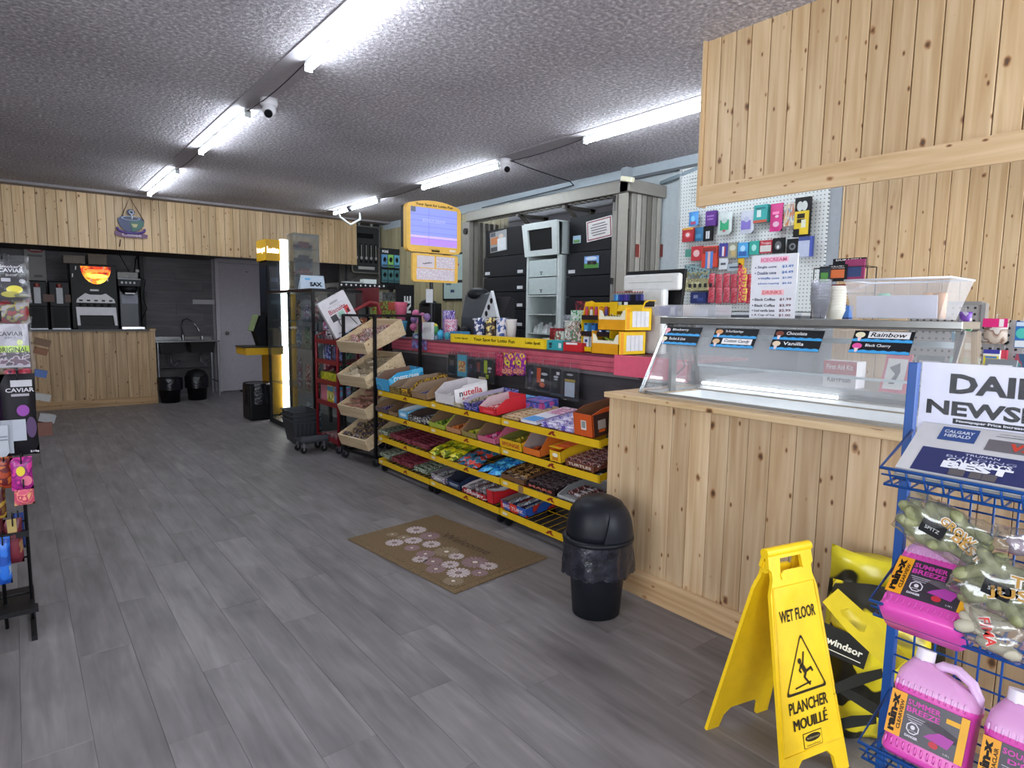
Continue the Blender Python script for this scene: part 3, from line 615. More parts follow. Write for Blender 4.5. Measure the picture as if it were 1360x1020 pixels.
# clear organiser boxes on the case, left of the sign
for (pa, pb, m_, lb) in ((874, 911, 'c', 'clear organiser box with a purple packet at the left end of the case top'), (912, 955, 'd', 'low clear organiser box with folded paper next to the price sign')):
    ya_, yb_ = onshelf(pa, 2.7), onshelf(pb, 2.7); ob = thing('organiser_box', lb, 'box', (2.75, (ya_ + yb_) / 2, zt)); z1 = P(pa, 405, 0, 2.7).z
    q = MB(); frus(q, 2.67, 2.80, yb_, ya_, zt + .001, 2.668, 2.802, yb_ - .002, ya_ + .002, z1, .002, CLEAR('organiser', 'f0f0f4', haze=.3, gloss=.1)); q.build('box_body', ob)
    if m_ == 'c':
        boxthing('purple_packet', 'purple patterned packet with a barcode in the clear organiser box', 'packet', 2.69, 2.71, yb_ + .06, ya_ - .01, zt + .004, z1 - .006, PR('purpack', ('4a3f8a', 'b7b2dc', '3b2f78'), 60), (('r', .7, 0, .25, .8, 'dcdce0'),))
    else:
        q = MB(); q.fbox((2.69, ya_ - .05, zt + .004), -Y, (0, 0, 1), X, .075, .035, .01, 'e6e6ee'); tag(q.build('folded_paper'), 'folded white paper leaning in the low clear organiser box', 'paper')

# ================================================================== CASH COUNTER
t = thing('cash_counter', 'long checkout counter with charcoal front and pink slatwall edge', 'counter', (3.3, 4.0, 0))
CH = VINYL('counterfront', 1, [(.3, '2e2b2e'), (.5, '3a373a'), (.7, '474447')], rough=.5)
q = MB(); q.box(3.03, 3.6, 2.19, 5.78, 0, 1.0, M('2b282a', .6)); q.build('carcass', t)
for k in range(5):
    z0 = .02 + k * .195; q = MB(); q.box(3.022, 3.03, 2.19, 5.78, z0, z0 + .193, CH); q.build('front_panel', t)
PK = noisy('pinkslat', [(.3, 'b04a5c'), (.7, 'c45c6c')], 8, .5)
for k in range(3):
    q = MB(); z0 = 1.005 + k * .032; q.box(3.0, 3.03, 2.75, 5.78, z0, z0 + .029, PK); q.build('slat', t)
q = MB(); q.box(3.008, 3.03, 2.19, 5.78, 1.0, 1.1, '8a3446'); q.build('slat_backing', t)
q = MB(); q.box(2.998, 3.02, 2.2, 2.75, .99, 1.12, M('e2607a', .5)); q.build('pink_end_panel', t)  # continues the pink strip, its colour brightened for the light on this end
q = MB(); q.box(3.0, 3.62, 2.19, 5.79, 1.1, 1.115, M('6e2f3c', .5)); q.box(3.012, 3.022, 2.3, 5.78, .975, 1.0, M('8a8486', .4, .5)); q.build('counter_top', t)

# ================================================================== CANDY RACKS
SH_Z = (.695, .505, .30, .10); XF = 2.42; XD = .44; AL = math.atan(.055 / .44)
SD = V(math.cos(AL), 0, math.sin(AL)); SNn = V(-math.sin(AL), 0, math.cos(AL))
YS = M('d6ab14', .4); RB = M('1a1a1c', .45)
WIRE = M('c79a18', .4)
def candy_rack(y0, y1, label, lastopen=False):
    t = thing('candy_rack', label, 'shelving rack', (2.65, (y0 + y1) / 2, 0), group='yellow strip candy racks')
    for z in SH_Z:
        q = MB(); q.box(XF, XF + .006, y0, y1, z - .03, z + .008, YS); q.box(XF, XF + .02, y0, y1, z - .034, z - .03, YS)
        for y in (y0, y1 - .004): q.prism([(0, -.03), (.03, -.026), (.44, .025), (.44, .075), (.03, .012), (0, .008)], (XF, y + (.004 if y != y0 else .004), z), X, Z, .004, YS)
        sh = q.build('shelf', t)
        q = MB(); c = V(XF - .0005, y1 - .03, z - .011); q.rect(V(XF, y1 - .045, z - .011), -Y, Z, .05, .018, 'cfc7b4'); yb = (y0 + y1) / 2 - .05
        q.prism([(-.04, -.013), (-.02, .004), (0, .013), (.022, .013), (.012, .002), (.035, -.013), (.008, -.013), (-.006, -.002), (-.014, -.013)], (XF - .0012, yb, z - .011), -Y, Z, 0, '7c1f16'); q.build('strip_badge', sh)
        w_ = MB()
        for k in range(13):
            y = y0 + .03 + (y1 - y0 - .06) * k / 12; w_.tube([V(XF + .01, y, z - .006), V(XF + .01, y, z - .006) + SD * .42], .0022, WIRE, 4)
        for k in (0, .2, .4): w_.tube([V(XF + .012, y0 + .01, z - .008) + SD * k, V(XF + .012, y1 - .01, z - .008) + SD * k], .0024, WIRE, 4)
        w_.build('wire_deck', sh, kind='stuff')
    for y in (y0 + .02, y1 - .045):
        q = MB(); q.box(XF + .42, XF + .445, y, y + .025, .06, .80, RB); q.build('upright', t)
        q = MB(); q.box(XF + .03, XF + .43, y + .004, y + .02, .05, .068, RB); q.build('foot_rail', t)
        for x in (XF + .04, XF + .41):
            q = MB(); q.cyl((x, y, .028), (x, y + .022, .028), .028, BLK, 12); q.box(x - .012, x + .012, y - .002, y + .024, .03, .056, RB); q.build('caster', t)
YU = ((4.06, 4.91), (3.18, 4.05), (2.30, 3.165))
candy_rack(*YU[0], 'far candy rack with yellow price strips, next to the wooden crates')
candy_rack(*YU[1], 'middle candy rack with yellow price strips, holding the white and red hazelnut box')
candy_rack(*YU[2], 'near candy rack with yellow price strips, behind the black bin')
def fy(px): return P(px, 560, 0, 2.46).y
def orient(o, U, Vv, N, loc):
    mm = Matrix.Identity(4)
    for i in range(3): mm[i][0] = U[i]; mm[i][1] = Vv[i]; mm[i][2] = N[i]; mm[i][3] = loc[i]
    o.matrix_world = mm
    o.location = mm.to_translation(); o.rotation_euler = mm.to_euler()
_bar = {}
def bar_mesh(key, L, W_, T, m, stripe=None):
    "wrapped bar: x = length, crimped ends"
    if key not in _bar:
        q = MB(); nx = 6; vs = []; fs = []
        prof = [(-1, 0), (-.86, .06), (-.8, 1), (.8, 1), (.86, .06), (1, 0)]
        rows = []
        for a, h in prof:
            wv = 1.0 if abs(a) > .83 else .86
            rows.append([(a * L / 2, -wv * W_ / 2, 0), (a * L / 2, -wv * W_ / 2 * .8, h * T + .0008), (a * L / 2, wv * W_ / 2 * .8, h * T + .0008), (a * L / 2, wv * W_ / 2, 0)])
        vs = [p for r_ in rows for p in r_]
        for i in range(len(prof) - 1):
            for k in range(4): a = i * 4 + k; b_ = i * 4 + (k + 1) % 4; fs.append((a, a + 4, b_ + 4, b_))
        q.add(vs, fs, m)
        if stripe: q.rect((0, 0, T + .0008), X, Y, L * .95, W_ * .35, stripe, eps=.0008) if False else q.rect((0, 0, T), X, Y, L * .9, W_ * .34, stripe, eps=.0016)
        _bar[key] = q.mesh('wrapped_bar')
    return _bar[key]
def bars(key, n_dep, n_y, lay, y_hi, y_lo, z, L, W_, T, m, stripe, group, label, along='y', x0=.03, lift=.0, jit=.006, name='chocolate_bar', cat='candy'):
    "bars lying on a sloped shelf between y_hi (left) and y_lo (right)"
    me = bar_mesh(key, L, W_, T, m, stripe)
    for l_ in range(lay):
        for i in range(n_dep):
            if l_ < lay - 1 and i > 0: continue
            for j in range(n_y):
                yy = y_hi - (y_hi - y_lo) * (j + .5) / n_y + random.uniform(-jit, jit); st = (L if along == 'x' else W_) * 1.0
                dd = x0 + st * (i + .5) + random.uniform(-jit, jit) * .5
                base = V(XF + .01, yy, z) + SD * dd + SNn * (lift + .002 + l_ * T * 1.05)
                a = random.uniform(-.08, .08)
                U = (Y * -1 if along == 'y' else SD); Vv = (SD if along == 'y' else Y)
                N = U.cross(Vv); N = N if N.z > 0 else -N
                U2 = (U * math.cos(a) + Vv * math.sin(a)); V2 = N.cross(U2)
                o = bpy.data.objects.new(name, me); COL.objects.link(o); orient(o, U2, V2, N, base); tag(o, label, cat, group)
def carton(pa, pb, z, hf, hb, dep, outer, label, inner='8a7460', text=None, tc='f0f0f0', lid=0, deco=(), x0=.012, name='candy_box', ya=None, yb=None, th=.003, sidetext=None, filled=None, group=None):
    y_hi = ya if ya is not None else fy(pa); y_lo = yb if yb is not None else fy(pb); w_ = y_hi - y_lo - .006; o = V(XF + x0, y_hi - .003, z + .004)
    q = MB(); u = -Y
    q.fbox(o, u, SD, SNn, w_, dep, th, outer)
    q.fbox(o, u, SNn, SD, w_, hf, th, outer)                                  # front lip
    q.fbox(o + SD * (dep - th), u, SNn, SD, w_, hb, th, outer)               # back
    pts = [(0, 0), (dep, 0), (dep, hb), (min(dep, .09), hb * .98), (0, hf)]
    q.prism(pts, o + u * th, SD, SNn, th, inner, outer) if False else None
    for off in (0, w_ - th):
        p0 = o + u * off; vs = [p0 + SD * a + SNn * b for a, b in pts]; vs2 = [p + u * th for p in vs]
        fs = [tuple(range(5)), tuple(range(9, 4, -1))] + [(i, (i + 1) % 5, 5 + (i + 1) % 5, 5 + i) for i in range(5)]
        q.add(vs, [(0, 1, 2, 3, 4)], inner if off else outer); q.add(vs2, [(4, 3, 2, 1, 0)], outer if off else inner)
        q.add(vs + vs2, [(i, (i + 1) % 5, 5 + (i + 1) % 5, 5 + i) for i in range(5)], outer)
    if lid: q.fbox(o + SNn * hb + SD * .0, u, SD, SNn, w_, dep, th, outer)
    c = o + u * w_ / 2 + SNn * hf / 2 - SD * .0
    decorate(q, c, u, SNn, w_, hf, deco)
    if text == 'OH!' or text: q.text(text, c, u, SNn, hf * .45, tc, w=w_ * .8, eps=.002, bold=.03)
    if sidetext:
        for st, col, fd, fh, ww, hh in sidetext:
            q.text(st, o + u * w_ + SD * dep * fd + SNn * hb * fh, SD, SNn, hb * hh, col, w=dep * ww, eps=.0015, bold=.03)
            q.text(st, o - u * 0 + SD * dep * fd + SNn * hb * fh, -SD, SNn, hb * hh, col, w=dep * ww, eps=.0015, bold=.03)
    ob = q.build(name); tag(ob, label, 'box', group); return (y_hi, y_lo)
KB = '8c6f52'
z1, z2, z3, z4 = [z + .008 for z in SH_Z]
# ---- far rack
carton(505, 522, z1, .10, .15, .34, PR('bluecarton', ('3f9fd0', '58b4de', '2e86b8'), 6), 'tall bright blue candy carton at the far end of the top shelf', inner='7a5a48', sidetext=(('COFFEE CRISP', 'e8eef2', .5, .6, .7, .3),))
r = carton(522, 536, z1, .05, .09, .36, PR('brownyel', ('7a6438', '9c7f2e', '5c4a30'), 30), 'brown and gold candy carton right of the tall blue one, top shelf')
bars('kb1', 4, 2, 2, r[0] - .01, r[1] + .01, z1, .11, .036, .014, PR('grywrap', ('6a6a5a', '8a8468', 'b0a890'), 90), None, 'grey wrapped bars on the far rack, top shelf', 'grey wrapped bar in the brown and gold carton on the far rack', along='x', lift=.004)
carton(537, 550, z1, .06, .12, .36, PR('goldbr', ('3b2a1e', 'b8902a', '5a4632'), 40), 'dark brown carton with gold print on the far rack top shelf', deco=(('r', -.2, .2, .6, .5, 'e3b32a'),), text='OH!', tc='5a2a10')
r = carton(551, 571, z1, .045, .10, .34, KB, 'plain brown carton beside the price strip joint, far rack top shelf')
bars('kb2', 3, 2, 2, r[0] - .01, r[1] + .01, z1, .11, .036, .014, PR('bluwrap', ('38406a', 'b0a8b8', '5a4e58', '2c3a72'), 90), None, 'blue and silver bars on the far rack top shelf', 'blue and silver wrapped bar in the brown carton on the far rack', along='x', lift=.004)
r = carton(503, 520, z2, .035, .08, .34, '5a4a52', 'open carton with purple bars, left end of the far rack second shelf', inner=KB)
bars('pu1', 3, 2, 2, r[0] - .008, r[1] + .008, z2, .10, .034, .013, PR('puwrap', ('2c1f52', '5a3f8c', 'c9b8d8', '1c1438'), 70), None, 'purple bars on the far rack second shelf', 'purple wrapped bar in the open carton on the far rack', along='x', lift=.004)
carton(520, 533, z2, .03, .09, .34, KB, 'brown open carton second from the left, far rack second shelf', inner='6e543e')
carton(534, 546, z2, .06, .07, .34, '68b2dc', 'light blue carton on the far rack second shelf', inner='d8e4ea', deco=(('r', 0, 0, .6, .4, 'cfe4f0'),))
r = carton(546, 570, z2, .045, .065, .34, PR('bwcart', ('3a3638', 'cfcac8', '1c1a1e'), 40), 'black and white patterned carton on the far rack second shelf', inner='4a3a34')
bars('dk1', 4, 2, 1, r[0] - .01, r[1] + .01, z2, .1, .034, .014, PR('dkpur', ('2e2634', '5c4a60', 'c8beca'), 90), None, 'dark purple bars on the far rack second shelf', 'dark purple wrapped bar in the black and white carton', along='x', lift=.004)
GRN = PR('grnwrap', ('2f3a2a', '8fa08c', '4c5a3c', 'c0c4b4'), 80); DRD = PR('redwrap', ('5c1622', '8a2434', 'b66a78', '3e0e18'), 80)
for zz, nm, seq in ((z3, 'third', ((503, 516, GRN, 'green'), (516, 530, DRD, 'dark red'), (530, 545, DRD, 'dark red'), (545, 568, DRD, 'dark red'))), (z4, 'bottom', ((503, 517, GRN, 'green'), (518, 531, DRD, 'dark red'), (532, 547, DRD, 'dark red'), (548, 568, GRN, 'green')))):
    for pa, pb, m_, cn in seq:
        yh, yl = fy(pa), fy(pb)
        bars('p' + cn + str(pb - pa), 7, 1, 2, yh, yl, zz, (yh - yl) * .98, .045, .016, m_, None, '%s packets on the %s shelf of the far rack' % (cn, nm), '%s wrapped packet in a pile on the %s shelf of the far rack' % (cn, nm), along='y', jit=.004, name='candy_packet')
# ---- middle rack
r = carton(580, 606, z1, .07, .135, .30, 'd9d4d6', 'white hazelnut spread carton with red lettering on the middle rack top shelf', inner='b8b2b6', x0=.03)
q = MB(); o_ = V(XF + .022, fy(608), z1 + .01) ; q.fbox(o_ + V(0, 0, 0), SD, SNn, -Y, .28, .115, .004, 'e8e4e6')
q.text('utella', o_ + SD * .155 + SNn * .080 - Y * .004, SD, SNn, .046, 'c3202a', w=.165, bold=.02, eps=.001); q.text('n', o_ + SD * .052 + SNn * .072 - Y * .004, SD, SNn, .032, '1c1a1c', w=.03, bold=.02, eps=.0016)
q.text('B-ready', o_ + SD * .12 + SNn * .036 - Y * .004, SD, SNn, .02, 'd0405a', w=.12, eps=.001, bold=.02); q.rect(o_ + SD * .24 + SNn * .03 - Y * .004, SD, SNn, .04, .03, '3a3030')
tag(q.build('carton_flap'), 'white carton side lettered nutella in black and red, leaning open on the middle rack', 'box')
bars('nu', 3, 2, 3, fy(582), fy(604), z1, .10, .034, .016, PR('silwrap', ('b8b4b0', '8c8680', 'd8d4d0'), 90), None, 'silver bars in the white carton', 'silver wrapped bar inside the white hazelnut spread carton', along='x', x0=.04, lift=.006)
carton(607, 622, z1, .03, .06, .34, PR('tanbox', ('a89a82', 'c4b8a0', '7c705c'), 30), 'low tan carton right of the white hazelnut spread carton')
r = carton(620, 640, z1, .05, .085, .36, PR('blupur', ('2a2a6c', '3f4aa0', 'a098c8', '1e1c4e'), 30), 'dark blue and purple carton on the middle rack top shelf', inner='b0a4b8')
bars('bp', 4, 2, 1, r[0] - .01, r[1] + .01, z1, .09, .03, .02, PR('purw2', ('3a2a6a', 'a89ac0', '5a4a90'), 80), None, 'purple packets in the dark blue carton', 'small purple packet in the dark blue carton on the middle rack', along='x', lift=.02)
r = carton(641, 664, z1, .045, .095, .26, 'c8232e', 'bright red open carton at the near end of the middle rack top shelf', inner='c9b4b8', deco=(('r', .1, -.1, .6, .4, 'e04a50'),))
bars('rd', 3, 2, 2, r[0] - .012, r[1] + .012, z1, .10, .034, .014, PR('redw2', ('a01c28', 'd8444c', 'e8c8c8'), 80), None, 'red bars in the bright red carton', 'red wrapped bar in the bright red carton', along='x', lift=.01)
carton(0, 0, z1, .075, .08, .12, PR('azure', ('2f86c0', '6ab8e0', '1c5a90'), 20), 'azure blue carton at the back of the middle rack top shelf', ya=fy(664) + .22, yb=fy(664) + .06, x0=.29, lid=1)
carton(0, 0, z1, .08, .085, .14, PR('bluviolet', ('2c4a9c', '5a3f8c', '3f74c4', 'b04a8a'), 20), 'blue and violet sweet box standing where the middle and near racks meet', ya=fy(664) + .03, yb=fy(664) - .17, x0=.27, lid=1)
GR2 = PR('grnbag', ('6a8a2c', 'a8c048', '3c5a20'), 40); ORG = PR('orgbag', ('c8642c', 'e8964a', '8a3c1c'), 40); YLB = PR('yelbag', ('b8b42c', '5a6a20', 'd8d050'), 40); PNB = PR('pnkbag', ('c4246a', 'e85c98', '8a1a4a', 'f0a0c0'), 40)
for pa, pb, c_, bm_, cn, k in ((574, 596, '9aa83c', GR2, 'lime green', 0), (597, 617, 'b07c58', ORG, 'orange', 1), (618, 638, '8a7a44', YLB, 'yellow-green', 2), (639, 664, 'b8607a', PNB, 'hot pink', 3)):
    r = carton(pa, pb, z2, .035, .10, .36, c_, 'open brown-lined carton of %s bars on the middle rack second shelf' % cn, inner='7a5f48')
    bars('mb%d' % k, 3 if k < 3 else 4, 2, 2, r[0] - .01, r[1] + .01, z2, .09, .04, .013, bm_, None, '%s bars on the middle rack second shelf' % cn, '%s wrapped bar in its carton on the middle rack second shelf' % cn, along='x', lift=.005)
def bags(key, pa, pb, z, nx, ny, lay, m, group, label, w_=.10, h_=.13, t_=.03):
    k = 'bag' + key
    if k not in _bar: q = MB(); q.pillow((0, 0, t_ / 2), X, Y, w_, h_, t_, m, nu=5, nv=6); _bar[k] = q.mesh('candy_bag')
    yh, yl = fy(pa), fy(pb)
    for l_ in range(lay):
        for i in range(nx):
            if l_ < lay - 1 and i > 0: continue
            for j in range(ny):
                base = V(XF + .02, yh - (yh - yl) * (j + .5) / ny, z) + SD * (.05 + (.36 / nx) * i + random.uniform(-.01, .01)) + SNn * (.004 + l_ * t_ * .8 + .01 * (i % 2))
                a = random.uniform(-.5, .5); U = Y * -math.cos(a) + SD * math.sin(a); Nn = (SNn + V(-.15, random.uniform(-.15, .15), 0)).normalized(); Vv = Nn.cross(U).normalized(); U = Vv.cross(Nn)
                o = bpy.data.objects.new('candy_bag', _bar[k]); COL.objects.link(o); orient(o, U, Vv, Nn, base); tag(o, label, 'candy bag', group)
bags('y', 575, 612, z3, 3, 3, 2, PR('ybag', ('e0c818', 'b8c020', 'f0e040', '6a7a1c'), 30), 'yellow candy bags on the middle rack third shelf', 'bright yellow candy bag in the heap on the middle rack third shelf')
bags('b', 613, 636, z3, 3, 2, 2, PR('bbag', ('2a6a8a', '1c3a4a', '4aa0c0', 'c84030'), 30), 'blue candy bags on the middle rack third shelf', 'teal and dark blue candy bag beside the yellow heap')
bags('t', 642, 664, z3, 3, 2, 1, PR('tbag', ('2a9ad8', '1c50b0', '60c0e8'), 25), 'turquoise candy bags on the middle rack third shelf', 'turquoise candy bag at the near end of the middle rack third shelf')
r = carton(577, 598, z4, .05, .055, .34, PR('greyprint', ('8a8488', 'b8b0b4', '5c4a6a'), 25), 'grey printed carton of bars on the middle rack bottom shelf', inner='6a6266', text='CAMEO', tc='e0dce0')
bars('gy', 4, 2, 2, r[0] - .01, r[1] + .01, z4, .09, .032, .015, PR('gyw', ('8a8a8c', 'b4b4b6', '5a565c'), 80), None, 'grey bars on the middle rack bottom shelf', 'grey wrapped bar in the grey printed carton', along='x', lift=.015)
carton(599, 617, z4, .055, .085, .34, '1c2a48', 'navy blue carton with small white print, middle rack bottom shelf', inner='2a2c3a', deco=(('r', 0, .2, .7, .12, 'a8b0c0'), ('r', 0, -.2, .6, .1, 'a8b0c0')))
r = carton(619, 652, z4, .04, .055, .36, PR('redwhite', ('b02430', 'dcd4d4', '8a1a24'), 15), 'white and red carton full of silver packets, middle rack bottom shelf', inner='d8d0d2', text='HERSHEY', tc='e8e0e0')
bars('sv', 5, 3, 2, r[0] - .01, r[1] + .01, z4, .07, .04, .016, PR('svw', ('6e6466', 'a49c9e', '4a3e44', 'c8c2c4'), 60), None, 'silver packets in the white and red carton', 'silver and brown packet heaped in the white and red carton', along='x', lift=.02)
carton(0, 0, z4, .09, .07, .34, 'c0222c', 'red carton with a white inside at the near end of the middle rack bottom', ya=fy(654) + .01, yb=fy(662), inner='dcd6d8')
# ---- near rack
r = carton(671, 694, z1, .012, .02, .34, 'b89a74', 'shallow tray of tan bars at the far end of the near rack top shelf')
bars('tn', 6, 1, 1, r[0] - .006, r[1] + .006, z1, r[0] - r[1] - .02, .05, .014, PR('tanw', ('b89a70', 'd8c8a8', '8a6a44'), 60, stretch=(1, 3, 1)), None, 'tan bars on the near rack top shelf', 'tan wrapped bar lying in the shallow tray on the near rack', along='y', x0=.02)
q = MB(); q.fbox(V(XF + .015, fy(696), z1 + .004), -Y, SD, SNn, fy(696) - fy(717), .37, .018, 'd8d4de'); c = V(XF + .015, (fy(696) + fy(717)) / 2, z1 + .004) + SNn * .018 + SD * .185
decorate(q, c, -Y, SD, fy(696) - fy(717), .37, (('r', -.1, -.72, .8, .26, '3f8fd0'), ('r', .05, .5, .8, .45, PR('lolly', ('c88aa8', 'b04a6c', 'e8d8e4'), 30)), ('r', .95, 0, .08, 1, '5a3a8c')))
tag(q.build('candy_box'), 'flat white, pink and blue box lying on the near rack top shelf', 'box')
LAV = PR('lavpack', ('5a4a9c', 'c8c0dc', '8a7cc0', 'e4e0ee'), 30, stretch=(.6, 2, 1))
for k, (pa, pb) in enumerate(((720, 742), (744, 765))):
    yh, yl = fy(pa), fy(pb)
    bars('lv%d' % k, 6, 1, 2, yh, yl, z1, (yh - yl) * .96, .058, .014, LAV, None, 'lavender packets on the near rack top shelf', 'lavender and white packet lying next to the tall orange carton', along='y', x0=.01)
r = carton(768, 794, z1, .125, .15, .42, 'c4501c', 'tall orange peanut butter cup carton on the near rack top shelf', inner='6a4a34', deco=(('r', .08, .0, .28, .42, 'd8d4cc'), ('r', .08, .05, .2, .3, '8a8a88')), x0=.01)
q = MB(); yy = fy(794) + .004; o_ = V(XF + .02, yy, z1 + .008)
q.fbox(o_, SD, SNn, -Y, .40, .12, .003, '3a2420')
for k in range(3): q.rect(o_ + SD * (.06 + .12 * k) + SNn * .06 - Y * .003, SD, SNn, .06, .05, 'a89c94'); q.rect(o_ + SD * (.06 + .12 * k) + SNn * .025 - Y * .003, SD, SNn, .05, .014, 'e06018')
tag(q.build('carton_flap'), 'dark printed side flap of the tall orange carton on the near rack', 'box')
r = carton(669, 699, z2, .055, .07, .36, 'd8a818', 'yellow carton with red lettering on the near rack second shelf', inner='6a6a30', text='SPONGE', tc='a8341c')
bars('sp', 3, 2, 2, r[0] - .012, r[1] + .012, z2, .10, .04, .014, PR('spw', ('6a7a2c', '3c4a1c', 'd8c040'), 60), None, 'olive bars in the yellow carton', 'olive and yellow bar in the yellow carton', along='x', lift=.012)
r = carton(700, 724, z2, .04, .135, .36, 'd06a24', 'orange carton with a tall grey inside on the near rack second shelf', inner='9a8a86')
bars('or', 3, 2, 1, r[0] - .01, r[1] + .02, z2, .10, .038, .014, PR('orw', ('a83a10', 'd85a1c', '7a2a0c'), 40), None, 'orange bars on the near rack second shelf', 'orange wrapped bar in the tall-sided orange carton', along='x', lift=.01)
r = carton(736, 752, z2, .065, .085, .38, 'e0b01c', 'yellow carton with an orange lid strip on the near rack second shelf', inner='e06a1c', lid=1, deco=(('o', 0, .3, .5, .4, 'e8e0d0'), ('r', 0, -.4, .5, .3, 'c07a14')))
q = MB(); q.fbox(V(XF + .03, fy(740), z2 + .004) + SNn * .089, -Y, SD, SNn, .09, .34, .004, 'e2601a'); tag(q.build('lid_strip'), 'orange strip lid on top of the yellow carton, near rack second shelf', 'box')
r = carton(757, 797, z2, .035, .04, .38, '6a3c2c', 'dark brown carton of chocolate bars with pale lettering, near rack second shelf', inner='5a3426', text='TURTLES', tc='d8c8b8')
bars('tu', 6, 3, 2, r[0] - .01, r[1] + .01, z2, .10, .045, .014, PR('tuw', ('5a1c20', '7c2a2c', 'c8b4ac', '3c1214'), 50), None, 'brown-red bars in the dark brown carton', 'brown-red wrapped bar in the dark brown carton', along='y', x0=.02, lift=.012)
r = carton(671, 703, z3, .03, .05, .36, '6a4a34', 'brown carton of gold-foil chocolates on the near rack third shelf', inner='4a3224')
bags('cn', 673, 702, z3 + .006, 4, 3, 2, PR('coin', ('4a2c1c', '7a5634', 'c8a060', '3a2014'), 40), 'brown and gold chocolates on the near rack third shelf', 'brown and gold foil chocolate in the brown carton', w_=.07, h_=.07, t_=.025)
q = MB(); q.fbox(V(XF - .004, fy(697), z3 - .045), -Y, Z, X, .045, .045, .003, '8a6a4c'); tag(q.build('price_tag'), 'square brown tag hanging over the yellow strip of the near rack third shelf', 'tag')
r = carton(705, 745, z3, .035, .04, .38, '221618', 'black carton of dark bars in the middle of the near rack third shelf', inner='1c1214', text='MARS', tc='c0685c')
bars('ma', 6, 3, 2, r[0] - .01, r[1] + .01, z3, .10, .045, .014, PR('maw', ('1c1014', '3a2428', '8a7c80', '120a0c'), 60), None, 'near-black bars in the black carton', 'near-black wrapped bar in the black carton on the near rack', along='y', x0=.02, lift=.012)
r = carton(747, 792, z3, .02, .05, .36, 'a8aaac', 'grey tray behind the black bin on the near rack third shelf', inner='8e9092', th=.005)
bars('tr', 3, 2, 1, r[0] - .03, r[1] + .03, z3, .12, .05, .014, PR('trw', ('2a2a2c', '8c2a2c', 'b8b8ba'), 50), None, 'bars in the grey tray', 'black and red bar in the grey tray on the near rack', along='y', x0=.06, lift=.012)
r = carton(671, 707, z4, .055, .06, .36, PR('blured', ('2c56a8', '2c56a8', '4a3a6a', 'c83428'), 14), 'blue and red carton of bars, the only one on the near rack bottom shelf', inner='7a6a60', text='BIG TURK', tc='e0c0c4')
bars('bt', 4, 3, 1, r[0] - .01, r[1] + .01, z4, .09, .036, .014, PR('btw', ('9a9a9e', '5c5c60', 'c8c8cc'), 60), None, 'silver bars in the blue and red carton', 'silver wrapped bar in the blue and red carton', along='x', lift=.03)
# small tan card standing behind the middle rack's white carton
q = MB(); a = P(640, 502, 0, 2.86); q.fbox((2.86, a.y + .07, z1 + .06), -Y, (.2, 0, .98), (.98, 0, -.2), .09, .11, .004, 'a89c84'); q.prism([(-.02, -.03), (.02, -.03), (0, .03)], (2.868, a.y + .025, z1 + .12), -Y, (.2, 0, .98), 0, '7c8460'); tag(q.build('small_card'), 'small tan card with a green tree standing behind the white carton, top shelf', 'card')

# ================================================================== THINGS ON THE CHECKOUT COUNTER
ZK = 1.1165
def frame_of(ax):
    return (-Y, Z) if ax == 0 else (X, Z)
def ext(px0, px1, py0, py1, ax, c):
    "world box of a photo rectangle on the plane axis=c: (left, right along the other axis), (bottom, top)"
    pm = (px0 + px1) / 2; ym = (py0 + py1) / 2; o = 1 - ax
    a = P(px0, ym, ax, c)[o]; b_ = P(px1, ym, ax, c)[o]; return a, b_, P(pm, py1, ax, c).z, P(pm, py0, ax, c).z
def pack(name, label, cat, px0, px1, py0, py1, ax, c, m, t=.02, deco=(), group=None, hook=None, shape='box', z=None, parent=None, lean=0):
    a, b_, zb, zt_ = ext(px0, px1, py0, py1, ax, c)
    if z is not None: zb = z; zt_ = max(zt_, zb + .02)
    u, v = frame_of(ax); W_ = abs(a - b_); H_ = zt_ - zb; n = u.cross(v)
    cc = V(0, 0, (zb + zt_) / 2); cc[ax] = c; cc[1 - ax] = (a + b_) / 2
    vv = (Z * math.cos(lean) + n * -math.sin(lean)); nn = u.cross(vv)
    q = MB()
    if shape == 'box': q.fbox(cc - u * W_ / 2 - vv * H_ / 2, u, vv, -nn, W_, H_, t, m); fc = cc
    elif shape == 'bag': q.pillow(cc - nn * t / 2, u, vv, W_, H_, t, m, nu=6, nv=8); q.rect(cc + vv * H_ * .47 - nn * t / 2, u, vv, W_ * .96, H_ * .06, m, eps=.003); fc = cc + nn * .002
    elif shape == 'can': W_ *= .64; q.lathe([(W_ / 2 * .96, 0), (W_ / 2, .004), (W_ / 2, H_ - .004), (W_ / 2 * .92, H_)], (cc.x - nn.x * W_ / 2, cc.y - nn.y * W_ / 2, zb), m, 16); fc = cc + nn * .001
    decorate(q, fc, u, vv, W_, H_, deco)
    if hook is not None: q.tube([cc + vv * H_ * .5 - nn * t / 2, cc + vv * (H_ * .5 + .02) - nn * t / 2, cc + vv * (H_ * .5 + .02) - nn * (t / 2 + hook)], .002, M('c8c8c8', .3, .8), 4)
    if parent is not None:
        return q.build(name, parent, label=label)
    o = q.build(name); return tag(o, label, cat, group)
